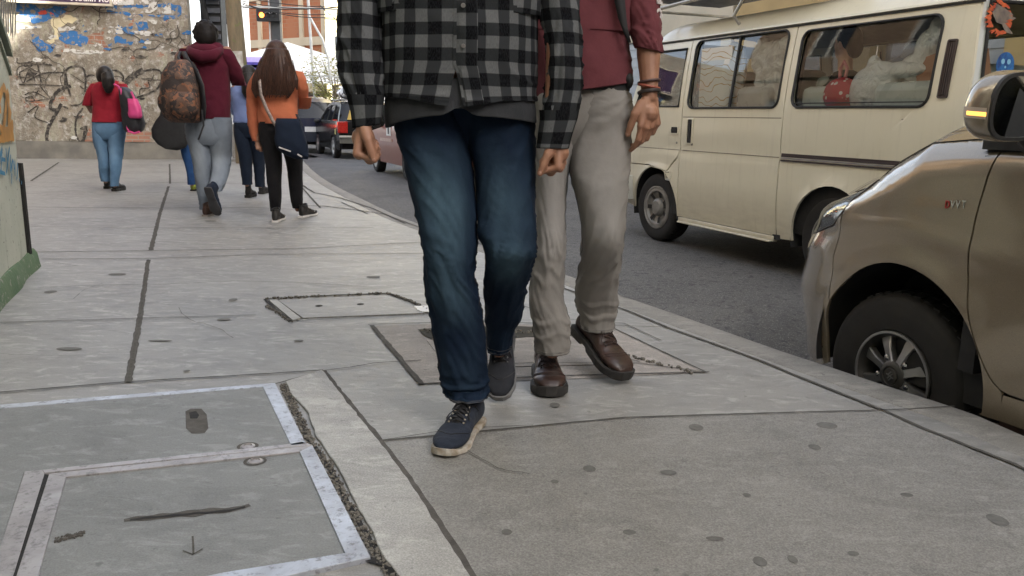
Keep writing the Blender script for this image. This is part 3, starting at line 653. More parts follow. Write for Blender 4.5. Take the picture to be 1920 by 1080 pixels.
b.build('blue_graffiti', pm('blue_spray', (.04, .22, .38), (.03, .15, .3)), t, smooth=False, fix=False)
# ---- the buildings of the street: left row (behind the wall) put there to be reflected, right row (across the road) raised for shade
def facade_mat(name, c1, c2): return pm(name, c1, c2, 1.2, .85, bs=.3, bscale=12, bd=.01)
M_WIN = newmat('window_glass')[0]; setb(M_WIN.node_tree, M_WIN.node_tree.nodes['Principled BSDF'], col=(.02, .025, .03), rough=.06, spec=.8)
M_FRAME = pm('white_frame', (.5, .5, .48)); M_SHUT = pm('roller_shutter', (.30, .31, .33), (.24, .25, .27), 3, .5, metal=.4)
def building(name, label, c, ux, length, depth, height, m, storeys, ground=True, win=(1.2, 1.4), step=2.6, winmat=None):
    """c: corner on the facade line; ux: direction along the facade; the facade looks towards ux x up"""
    ux = Vector(ux).normalized(); fn_ = ux.cross(Vector((0, 0, 1)))
    M = Matrix.Translation(Vector(c)) @ Matrix((ux, -fn_, Vector((0, 0, 1)))).transposed().to_4x4()      # local x along, y inward
    t = thing(name, label, 'building', M=M)
    sh = height/storeys; n = max(1, int(length/step)); off = (length-n*step)/2
    holes = []; outl = [(0, 0), (length, 0), (length, height), (0, height)]
    for k in range(storeys):
        for i in range(n):
            cx = off+step*(i+.5)
            if k == 0: holes.append((cx-step*.38, cx+step*.38, .05, 2.7, 'shutter'))
            else: holes.append((cx-win[0]/2, cx+win[0]/2, k*sh+.9, k*sh+.9+win[1], 'window'))
    b = MB(); panel(b, outl, [[(a, z0), (b_, z0), (b_, z1), (a, z1)] for a, b_, z0, z1, _ in holes], lambda x, z: Vector((x, 0, z)), 99, 99, .22, (0, 1, 0))
    b.box((length/2, depth/2+.12, height/2), (length-.01, depth-.24, height)); b.build('wall', m, t, smooth=False)
    b = MB(); b.box((length/2, depth/2-.1, height+.15), (length+.3, depth+.5, .3)); 
    b.build('cornice', M_FRAME if 'pale' in label else m, t, smooth=False)
    for k in range(1, storeys): b = MB(); b.box((length/2, -.05, k*sh+.12), (length, .1, .22)); b.build('string_course', m, t, smooth=False)
    for a, b_, z0, z1, kind in holes:
        q = MB(); q.box(((a+b_)/2, .10, (z0+z1)/2), (b_-a, .02, z1-z0))
        if kind == 'window':
            w_ = q.build('window', M_WIN, t, smooth=False); f = MB(); cx = (a+b_)/2
            for x in (a+.03, cx, b_-.03): f.box((x, .075, (z0+z1)/2), (.06, .05, z1-z0))
            for z in (z0+.03, z1-.03): f.box((cx, .074, z), (b_-a, .045, .06))
            f.build('frame', M_FRAME, w_, smooth=False)
        else:
            for i in range(14): q.box(((a+b_)/2, .085, z0+(z1-z0)*(i+.5)/14), (b_-a, .03, (z1-z0)/14*.6))
            q.build('shutter', M_SHUT, t, smooth=False)
    return t
dn = -U
F1 = facade_mat('ochre_render', (.46, .33, .15), (.38, .27, .12)); F2 = facade_mat('cream_render', (.55, .48, .36), (.45, .4, .3)); F3 = facade_mat('brick_red_render', (.40, .17, .10), (.33, .14, .09)); F4 = facade_mat('pale_render', (.6, .58, .52), (.5, .5, .46)); F5 = facade_mat('yellow_render', (.55, .42, .16), (.46, .36, .14))
for s0, L, h, m_, st, lb in ((21, 7.8, 16.5, F2, 4, 'cream four storey building at the far corner across the road'), (13.1, 9, 17, F1, 4, 'ochre four storey building across the road behind the beige van'), (4, 8.4, 16.2, F5, 4, 'yellow four storey building across the road beside the cars'), (-4.5, 10, 17, F4, 4, 'pale four storey building across the road behind the camera'), (-14.6, 10, 16, F3, 4, 'brick red building across the road far behind the camera')):
    building('building', lb, SN(s0, 9.6, -.1), -U, L, 7, h, m_, st)
for s0, L, h, m_, st, lb in ((-9.1, 7, 8.0, F2, 2, 'cream two storey building beside the pavement behind the camera'), (-2, 8.0, 10, F4, 3, 'pale building rising over the painted wall')):
    building('building', lb, SN(s0, WN-.3 if s0 > -5 else WN, 0), U, L, 5, h, m_, st)
building('building', 'unseen tan three storey building added behind the painted wall for reflections', SN(6.6, -3.5, 0), U, 10, 5, 11, facade_mat('brown_render', (.24, .17, .11), (.19, .13, .09)), 3)  # out of sight; added so the van windows have a facade to reflect
building('building', 'unseen building added across the street behind the camera to block sky', SN(-22, 14, -.2), NV*-1, 22.0, 6, 13, F3, 4)  # added out of view so dark cars don't mirror open sky
# ---- sunlit half-built brick block beyond the crossing
def brickfar():
    m, nt, b = newmat('orange_hollow_brick'); v = coords(nt)
    br = nd(nt, 'TexBrick', {'Scale': 1.0, 'Color1': (.30, .095, .038), 'Color2': (.25, .075, .03), 'Mortar': (.26, .14, .08), 'Mortar Size': .02, 'Brick Width': .42, 'Row Height': .2})
    mp = nd(nt, 'Mapping', {'Vector': v}); mp.inputs['Rotation'].default_value = (R_(-90), 0, 0); nt.links.new(mp.outputs[0], br.inputs['Vector'])
    c = mixc(nt, ramp(nt, nz(nt, v, .5, 5, .6), [(.4, 0.0), (.6, 1.0)]), br.outputs[0], (.29, .11, .05)); c = mixc(nt, ramp(nt, nz(nt, v, 3, 3), [(.66, 0.0), (.7, 1.0)]), c, (.2, .09, .06))
    setb(nt, b, col=c, rough=.9); return m
YB = 46.0
A0 = D(452, 90, YB+3); A1 = D(612, 90, YB-1)
bx_ = Vector((A1.x-A0.x, A1.y-A0.y, 0)).normalized(); bn = bx_.cross(Vector((0, 0, 1)))
MB_ = Matrix.Translation(Vector((A0.x, A0.y, -.3))) @ Matrix((bx_, -bn, Vector((0, 0, 1)))).transposed().to_4x4(); BL = (Vector((A1.x, A1.y, 0))-Vector((A0.x, A0.y, 0))).length
t = thing('brick_building', 'sunlit unfinished orange brick block with pale concrete frame beyond the crossing', 'building', M=MB_)
M_BF = brickfar(); M_CONC = pm('raw_concrete', (.46, .37, .26), (.38, .31, .22), 1, .9)
b = MB(); b.box((BL/2, 4, 6.5), (BL, 8, 13)); b.build('brick_wall', M_BF, t, smooth=False)
b = MB()
for i in range(5): b.box((BL*(i/4)*.97+.1, -.04, 6.5), (.28, .14, 13))
b.build('column_frame', M_CONC, t, smooth=False); b = MB()
for z in (2.6, 5.0, 7.5, 10, 12.8): b.box((BL/2, -.052, z), (BL, .16, .42))
b.build('beam_frame', M_CONC, t, smooth=False)
# pale yellow corner house right of it
c0 = D(611, 90, 44); c0.z = -.3
t = building('corner_house', 'pale yellow corner house right of the brick block', c0, Vector((1, .25, 0)), 6.5, 6, 12, facade_mat('lemon_render', (.72, .62, .38), (.62, .55, .33)), 4, win=(.9, 1.3), step=1.6)
# white canopy roof and white shop front low beyond the crossing
p = D(570, 125, 36); t = thing('market_tent', 'white pitched market canopy below the brick block', 'tent', (p.x, p.y, ROADZ))
b = MB()
for s in (-1, 1): b.poly([(s*4.2, -2.5, 2.7), (0, -2.5, 3.9), (0, 3.5, 3.9), (s*4.2, 3.5, 2.7)])
b.poly([(-4.2, -2.5, 2.7), (0, -2.5, 3.9), (4.2, -2.5, 2.7), (4.2, -2.5, 2.35), (-4.2, -2.5, 2.35)])
b.build('canopy', pm('white_tarp', (.82, .82, .82), (.74, .74, .76), 2, .6), t, smooth=False)
b = MB()
for x in (-4.1, 4.1):
    for y in (-2.4, 3.4): b.tube([(x, y, 0), (x, y, 2.7)], .04)
b.build('canopy_poles', M_FRAME, t)
c0 = D(400, 110, 33); c0.z = -.3
t = building('white_building', 'overexposed white painted building between the wall and the brick block', c0, Vector((1, .12, 0)), 1.25, .9, 9.5, pm('bright_white_render', (.85, .85, .83), (.78, .78, .77), 1, .8), 3, win=(.8, .9), step=2.6)
for i, (px, py, w_, h_) in enumerate([(476, 118, .95, .42), (482, 128, .7, .32)]):
    p = D(px, py, 30.5); s_ = thing('shop_sign', ['lilac banner sign under the white building, the upper one', 'small lilac sign below the upper banner'][i], 'sign', tuple(p), 'lilac signs at the crossing')
    b = MB(); b.box((0, 0, 0), (w_, .06, h_)); b.build('board', pm('lilac', (.42, .33, .72), (.6, .52, .8), 3), s_, smooth=False)
    b = MB(); b.box((0, -.035, -.02), (w_*.6, .01, h_*.22)); b.build('dark_stripe', pm('violet', (.07, .05, .3)), s_, smooth=False)
    b = MB(); b.tube([(0, .03, -h_/2), (0, .03, -p.z+ROADZ)], .03); b.build('post', M_FRAME, s_)
# dark kiosk structure at the wall's end with a blue box
p = D(388, 60, 17.6); t = thing('steel_kiosk', 'black steel frame and shutter beside the end of the graffiti wall', 'kiosk', (p.x, p.y, 0))
M_BLK = pm('black_steel', (.018, .018, .02), (.03, .03, .03), 6, .5, metal=.2)
b = MB(); b.box((.08, .2, 1.9), (.42, .3, 3.8)); b.bar((-.2, -.1, 3.9), (.15, -.1, 2.3), .08, .1, up=(0, 1, 0)); b.build('frame', M_BLK, t, smooth=False)
b = MB()
for i in range(9): b.box((.14, .03, 2.1+i*.17), (.26, .03, .1))
b.build('louvre', pm('dark_slats', (.08, .085, .1)), t, smooth=False)
b = MB(); b.box((.16, -.02, 3.25), (.28, .14, .18)); b.build('blue_box', pm('blue_plastic', (.03, .18, .5)), t, smooth=False, bevel=.01)
p = G(446, 303); t = thing('concrete_post', 'short pale concrete bollard behind the walkers', 'bollard', tuple(p))
b = MB(); b.lathe([(.12, 0), (.12, .05), (.095, .07), (.09, .62), (.075, .70), (.0, .72)], Matrix.Identity(4), 20); b.build('shaft', M_LIGHT, t)
# ---- poles, traffic light, cables
p = D(430, 300, 19); p = Vector((p.x, p.y, 0)); t = thing('lamp_pole', 'slim pale grey steel pole left of the wooden pole', 'pole', tuple(p))
b = MB(); b.tube([(0, 0, 0), (0, 0, 2.75), (0, 0, 2.78), (0, 0, 6.5)], [.10, .10, .065, .055], 16); b.build('shaft', pm('grey_paint', (.42, .43, .43), (.34, .35, .35), 5, .5), t)
b = MB(); b.tube([(0, 0, 2.7), (0, 0, 2.82)], .12, 16); b.build('collar', M_FRAME, t)
b = MB(); b.bar((0, 0, 6.4), (1.4, .2, 6.9), .06, .06); b.box((1.5, .2, 6.9), (.5, .2, .1)); b.build('lamp_arm', M_FRAME, t)
def bark(name, c1, c2, c3):
    m, nt, b_ = newmat(name); v = coords(nt, 'Object', (1, 1, .2))
    c = mixc(nt, ramp(nt, nz(nt, v, 14, 6, .7), [(.35, 0.0), (.65, 1.0)]), c1, c2); c = mixc(nt, ramp(nt, nz(nt, coords(nt), 5, 5, .7), [(.56, 0.0), (.64, 1.0)]), c, c3)
    setb(nt, b_, col=c, rough=.9); bump(nt, b_, nz(nt, v, 25, 5), .6, .02); return m
p = G(462, 335); p = D(456, 240, 15.5); p.z = 0; t = thing('utility_pole', 'weathered wooden utility pole with moss beside the man in the hoodie', 'pole', tuple(p))
b = MB(); b.tube([(0, 0, -.1), (.0, 0, 1.2), (-.08, 0, 3), (-.2, .0, 6), (-.3, 0, 8.5)], [.165, .15, .135, .12, .10], 20); b.build('shaft', bark('mossy_wood', (.20, .16, .10), (.13, .105, .07), (.13, .15, .055)), t)
b = MB(); b.tube([(-.03, 0, 1.62), (-.05, 0, 2.0)], .155, 20); b.build('paper_wrap', pm('torn_posters', (.5, .5, .48), (.3, .28, .25), 9), t)
b = MB(); b.box((-.3, -.1, 8.0), (1.6, .1, .12)); b.build('crossarm', M_DARK, t, smooth=False)
for x in (-.9, -.5, .1, .4):
    b = MB(); b.lathe([(.03, 0), (.05, .04), (.03, .07), (.05, .1), (.01, .13)], Matrix.Translation((x, -.1, 8.07)), 12); b.build('insulator', M_FRAME, t)
p = D(520, 150, 27); p.z = ROADZ; t = thing('traffic_light', 'horizontal traffic light showing red on a dark square post at the crossing', 'traffic light', tuple(p))
z0 = D(515, 30, 27).z-ROADZ
b = MB(); b.box((0, .12, 2.6), (.30, .22, 5.2)); b.build('post', pm('charcoal_paint', (.045, .047, .05), (.06, .06, .06), 4, .5), t, smooth=False, bevel=.01)
b = MB(); b.tube([(-.17, -.02, .1), (-.17, -.02, 5.0)], .022, 10); b.build('conduit', M_FRAME, t)
b = MB(); b.box((-.16, -.11, z0), (.72, .2, .36)); b.build('housing', pm('black_plastic', (.012, .012, .013)), t, smooth=False, bevel=.012)
M_RED = newmat('lit_red_lamp')[0]; setb(M_RED.node_tree, M_RED.node_tree.nodes['Principled BSDF'], col=(.9, .15, .02), emis=3.0, emc=(1, .16, .02))
for i, x in enumerate((-.34, -.14, .06)):
    b = MB(); b.lathe([(.0, .015), (.045, .012), (.072, .0), (.08, -.01)], Matrix.Translation((x-.01, -.215, z0)) @ Matrix.Rotation(R_(90), 4, 'X'), 20)
    ln = b.build('lamp', M_RED if i == 0 else M_BLK, t, label=['lit red lamp', 'unlit middle lamp', 'unlit right lamp'][i])
    b = MB(); b.grid(lambda a, v_: Vector((x-.01+.088*math.cos(a), -.215-v_*.11, z0+.088*math.sin(a))), 14, 2, (R_(20), R_(160)), (0, 1)); b.build('visor', pm('visor_grey', (.3, .3, .3)) if i else M_BLK, ln, solid=.004)
b = MB(); b.bar((-1.6, -.02, z0+.27), (1.0, -.02, z0+.25), .05, .05); b.bar((1.0, -.02, z0+.25), (4.2, 0, z0+.17), .05, .05); b.build('mast_arm', M_FRAME, t)
p = D(585, 100, 31); p.z = ROADZ; t = thing('flag_mast', 'thin white steel mast with crossbars in front of the brick block', 'mast', tuple(p))
b = MB(); b.tube([(.12, 0, 0), (0, 0, 3), (-.15, 0, 7)], .05, 10); b.bar((-.55, 0, 2.55), (1.3, 0, 2.5), .05, .05); b.tube([(.65, 0, 2.2), (.6, 0, 3.1), (.4, 0, 3.8), (-.05, 0, 4.6)], .04, 8); b.build('frame', M_FRAME, t)
M_CAB = pm('cable', (.02, .02, .02))
def cable(a, c, sag, r=.012, lb='', grp='overhead cables at the crossing'):
    a, c = Vector(a), Vector(c); b_ = WB(); b_.tube([a.lerp(c, i/14)-Vector((0, 0, sag*4*(i/14)*(1-i/14))) for i in range(15)], r, 6)
    tag(b_.build('overhead_cable', M_CAB, None, fix=False), lb, 'cable', grp)
for i, (y0, y1, sag) in enumerate([(-6, 8, .15), (2, 2, .2), (8, 12, .25), (14, 6, .1), (5, 18, .3)]):
    cable(D(455, y0, 24), D(700, y1, 24.0), sag, .011, ['highest of the thin dark cables in front of the brick block', 'second highest thin dark cable in front of the brick block', 'thin dark cable just above the traffic light arm', 'thin dark cable rising slightly to the right above the traffic light', 'lowest and most sagging thin dark cable at the crossing'][i])
cable(D(600, 10, 26), D(645, 45, 26), .05, .014, 'dark cable slanting down from the mast to the right', None)
# ---- tree with thin yellow foliage
p = D(628, 200, 31); p.z = ROADZ; t = thing('tree', 'small yellowish street tree left of the plaid sleeve', 'tree', tuple(p))
b = MB(); b.tube([(0, 0, 0), (.05, 0, 1.2), (0, .1, 2.2)], [.09, .07, .05], 10); tips = []
rt = random.Random(11)
for i in range(16):
    a = rt.random()*6.28; st_ = Vector((.02, .05, rt.uniform(1.1, 2.2))); e = Vector((math.cos(a)*rt.uniform(.4, 1.1), math.sin(a)*rt.uniform(.4, 1), rt.uniform(1.7, 3.4))); m1 = st_.lerp(e, .5)+Vector((0, 0, -.1))
    b.tube([st_, m1, e], [.03, .02, .008], 6); tips += [m1, e, m1.lerp(e, .5)]
b.build('trunk', bark('tree_bark', (.14, .11, .07), (.1, .08, .05), (.16, .14, .08)), t)
b = MB()
for i in range(2600):
    c = rt.choice(tips)+Vector((rt.gauss(0, .2), rt.gauss(0, .2), rt.gauss(0, .17))); M = Matrix.Rotation(rt.random()*6.28, 3, 'Z') @ Matrix.Rotation(rt.random()*3, 3, 'X'); s_ = rt.uniform(.03, .07)
    b.add([c+M @ Vector(v) for v in ((-s_, 0, 0), (0, -s_*.4, 0), (s_, 0, 0), (0, s_*.4, 0))], [(0, 1, 2, 3)])
b.build('crown', pm('yellow_leaves', (.30, .26, .07), (.16, .18, .05), 3, .6), t, smooth=False, fix=False)
# ================================================================ VEHICLES
def carpaint(name, c, c2=None, rough=.28, coat=.6, metal=0.0, dirt=.5, dcol=(.16, .14, .11), zdirt=(.2, .75)):
    m, nt, b = newmat(name); v = coords(nt); sep = nd(nt, 'SeparateXYZ', {0: v})
    big = ramp(nt, nz(nt, v, 1.3, 5, .6), [(.35, 0.0), (.65, 1.0)])
    col = mixc(nt, big, c, c2 or tuple(x*.88 for x in c))
    low = ramp(nt, math_(nt, 'ADD', sep.outputs[2], math_(nt, 'MULTIPLY', nz(nt, v, 5, 5, .7), .3)), [(zdirt[0], 1.0), (zdirt[1], 0.0)])
    df = math_(nt, 'MULTIPLY', math_(nt, 'MULTIPLY', low, nz(nt, coords(nt, 'Object', (2, 2, 8)), 3, 5, .65)), dirt*1.3)
    streak = ramp(nt, nz(nt, coords(nt, 'Object', (9, 9, .6)), 3, 5, .6), [(.55, 0.0), (.72, 1.0)])
    df = math_(nt, 'ADD', df, math_(nt, 'MULTIPLY', streak, dirt*.18)); col = mixc(nt, df, col, dcol)
    setb(nt, b, col=col, metal=metal, rough=math_(nt, 'ADD', math_(nt, 'MULTIPLY', df, .5), rough), coat=coat, coatr=.06, spec=.5 if sum(c) > .3 else .12)
    bump(nt, b, nz(nt, v, 2.2, 3), .06, .02)
    return m
M_CREAM = carpaint('cream_van_paint', (.69, .65, .51), (.65, .61, .47), .33, .45, dirt=.75, dcol=(.26, .22, .155), zdirt=(.25, .8))
M_SKYLITV = carpaint('skylit_van_paint', (.66, .68, .64), None, .3, .5, dirt=.3)  # paler copy of the van paint, sky light put into its colour
M_RUB = pm('black_rubber', (.012, .012, .012), (.02, .02, .019), 20, .65); M_TYRE = pm('tyre_rubber', (.009, .009, .009), (.016, .015, .014), 7, .78, bs=.3, bscale=60)
M_TRIM = pm('dark_trim', (.03, .02, .018), (.045, .03, .025), 6, .4); M_ALLOY = pm('alloy', (.42, .42, .43), (.30, .30, .30), 9, .34, metal=.85); M_ALLOYD = pm('dark_alloy', (.07, .068, .065), (.10, .1, .095), 9, .4, metal=.6)
M_HUBS = pm('dusty_silver', (.30, .29, .27), (.18, .175, .16), 8, .5, metal=.4); M_BLACK = pm('interior_black', (.012, .012, .013), (.02, .02, .02), 8, .8); M_CHROME = pm('chrome', (.7, .7, .7), (.55, .55, .55), 9, .15, metal=1)
def glassmat(name, tint=(.55, .58, .56), refl=.5, rough=.02, bumpy=0):
    m = bpy.data.materials.new(name); m.use_nodes = True; nt = m.node_tree; nt.nodes.clear(); out = nd(nt, 'OutputMaterial')
    tr = nd(nt, 'BsdfTransparent', {'Color': tint}); gl_ = nd(nt, 'BsdfGlossy', {'Roughness': rough, 'Color': (.9, .92, .95)})
    fr = nd(nt, 'Fresnel', {'IOR': 1.5}); f = math_(nt, 'ADD', math_(nt, 'MULTIPLY', fr.outputs[0], .8), refl)
    if bumpy:
        v = coords(nt); bp = nd(nt, 'Bump', {'Height': nz(nt, v, 2.2, 3, .6, 1.5), 'Strength': bumpy, 'Distance': .1}); nt.links.new(bp.outputs[0], gl_.inputs['Normal'])
    mx = nd(nt, 'MixShader', {0: f, 1: tr.outputs[0], 2: gl_.outputs[0]}); nt.links.new(mx.outputs[0], out.inputs[0]); return m
M_GLASS = glassmat('window_pane', (.5, .52, .5), .04); M_GLASSD = glassmat('dark_pane', (.14, .15, .16), .0); M_GLASSW = glassmat('wavy_pane', (.84, .86, .84), .02, .02, .0)
M_GLASSC = glassmat('clear_van_pane', (.90, .92, .90), .0)
M_AMBER = newmat('amber_lit')[0]; setb(M_AMBER.node_tree, M_AMBER.node_tree.nodes['Principled BSDF'], col=(1, .45, .08), emis=.45, emc=(1, .42, .08))
M_TAIL = pm('tail_lamp_red', (.45, .02, .015), (.3, .015, .01), 30, .15); M_TAILON = newmat('tail_lit')[0]; setb(M_TAILON.node_tree, M_TAILON.node_tree.nodes['Principled BSDF'], col=(1, .06, .02), emis=3, emc=(1, .07, .02))
M_LENS = newmat('lamp_lens')[0]; setb(M_LENS.node_tree, M_LENS.node_tree.nodes['Principled BSDF'], col=(.75, .74, .78), rough=.08, metal=.6, coat=1)
def veh(name, label, cat, hub_w, ang, group=None, roadz=ROADZ):
    """local frame: x forward, y to the car's left (towards the pavement), z up from the road, origin under the front left wheel"""
    a = R_(ang); u = Vector((-math.sin(a), math.cos(a), 0)); l = Vector((-math.cos(a), -math.sin(a), 0))
    return thing(name, label, cat, M=Matrix.Translation((hub_w[0], hub_w[1], roadz)) @ Matrix((u, l, Vector((0, 0, 1)))).transposed().to_4x4(), group=group)
SIDE = lambda x, y, z: Matrix.Translation((x, y, z)) @ Matrix.Rotation(R_(-90), 4, 'X')     # lathe axis -> +y (outward on the left)
def wheel(t, x, y, r, w_=.19, rim='van', sgn=1, steer=0, dz=0.0):
    M = Matrix.Translation((x, y, r+dz)) @ Matrix.Rotation(R_(steer), 4, 'Z') @ Matrix.Rotation(R_(-90*sgn), 4, 'X')
    rr = r*.62 if rim != 'alloy' else r*.53
    wn_ = MB(); wn_.lathe([(rr, -.02), (rr+.01, 0), (r*.86, .012), (r*.93, .004), (r*.985, -.012), (r, -.035), (r, -w_+.03), (r*.97, -w_), (rr, -w_), (rr, -.02)], M, 56)
    wh = wn_.build('wheel', M_TYRE, t, ang=50)
    tr = MB()
    for i in range(44):
        for off in (-.05, -.115):
            a = 2*PI*(i+(.5 if off < -.1 else 0))/44; c = M @ Vector((r*1.001*math.cos(a), r*1.001*math.sin(a), off)); tr.box(c, (.008, .026, .05), (M.to_3x3() @ Matrix.Rotation(a, 3, 'Z') @ Matrix.Rotation(.3, 3, 'X')))
    tr.build('tread', M_TYRE, wh, smooth=False)
    q = MB(); q.lathe([(rr+.004, -.01), (rr+.006, .004), (rr-.006, .006), (rr-.02, -.02), (rr-.03, -.10), (.0, -.11)], M, 48); q.build('rim', M_ALLOYD if rim == 'alloy' else M_HUBS, wh, ang=35)
    def on(a, rad, h): return M @ Vector((rad*math.cos(a), rad*math.sin(a), h))
    if rim == 'alloy':
        q = MB(); q.lathe([(rr+.002, .0), (rr+.004, .009), (rr-.004, .010), (rr-.008, .0)], M, 56); q.build('rim_lip', M_ALLOY, wh)
        for k in range(8):
            a = 2*PI*k/8+.40; s_ = MB(); pr = [(.040, .022, .002), (.065, .017, -.002), (.10, .017, -.004), (.132, .023, -.008), (rr-.006, .029, -.018)]; top = []; rs = []
            for rad, hw, h in pr:
                d = hw/rad
                rs.append([on(a-d*.95, rad, h-.03), on(a-d, rad, h-.004), on(a-d*.82, rad, h+.002), on(a+d*.82, rad, h-.004), on(a+d, rad, h-.012), on(a+d*.95, rad, h-.03)])
            s_.rings(rs); s_.build('spoke', M_ALLOY, wh, ang=25)
        q = MB(); q.lathe([(.056, -.03), (.056, .0), (.046, .007), (.036, .008), (.034, .003), (.030, .003), (.028, .008), (.0, .009)], M, 32); q.build('hub_cap', M_ALLOYD, wh, ang=30)
        e = MB()
        for i in (-1, 0, 1): e.box((0, 0, 0), (.030-.008*abs(i), .005, .003), Matrix.Rotation(.5, 3, 'Z')); e.V[-8:] = [v+Vector((0, i*.010, .0095)) for v in e.V[-8:]]
        e.box((0, 0, .0095), (.004, .034, .0025), Matrix.Rotation(.95, 3, 'Z')); e.V = [M @ Matrix.Rotation(.3, 4, 'Z') @ v for v in e.V]; e.build('emblem', M_ALLOY, wh, smooth=False)
        for k in range(5):
            q = MB(); a = 2*PI*k/5+.2; c = on(a, .070, -.012); q.lathe([(.012, -.02), (.012, .008), (.008, .011), (0, .011)], Matrix.Translation(c) @ M.to_3x3().to_4x4(), 8); q.build('wheel_nut', M_CHROME, wh)
    elif rim == 'van':
        q = MB(); q.lathe([(rr-.012, -.012), (rr*.93, .002), (rr*.80, .004), (rr*.74, -.02), (rr*.45, -.034), (rr*.40, -.004), (rr*.30, .012), (0, .014)], M, 48); q.build('hub_cap', M_HUBS, wh, ang=30)
        q = MB()
        for k in range(7):
            a = 2*PI*k/7; c = (on(a-.17, rr*.48, -.024), on(a+.17, rr*.50, -.024), on(a+.16, rr*.78, -.008), on(a-.10, rr*.76, -.008)); d = M.to_3x3() @ Vector((0, 0, .004)); q.add([x+d for x in c], [(0, 1, 2, 3)])
        q.build('cap_vents', M_BLACK, wh, smooth=False)
    else:
        q = MB(); q.lathe([(rr-.01, -.02), (rr*.9, .0), (rr*.5, -.02), (rr*.3, .01), (0, .012)], M, 24); q.build('hub_cap', M_HUBS, wh, ang=30)
    return wh
def chaikin(pts, k=2):
    for _ in range(k):
        o = []
        for a, b_ in zip(pts, pts[1:]+pts[:1]): o += [(a[0]*.75+b_[0]*.25, a[1]*.75+b_[1]*.25), (a[0]*.25+b_[0]*.75, a[1]*.25+b_[1]*.75)]
        pts = o
    return pts
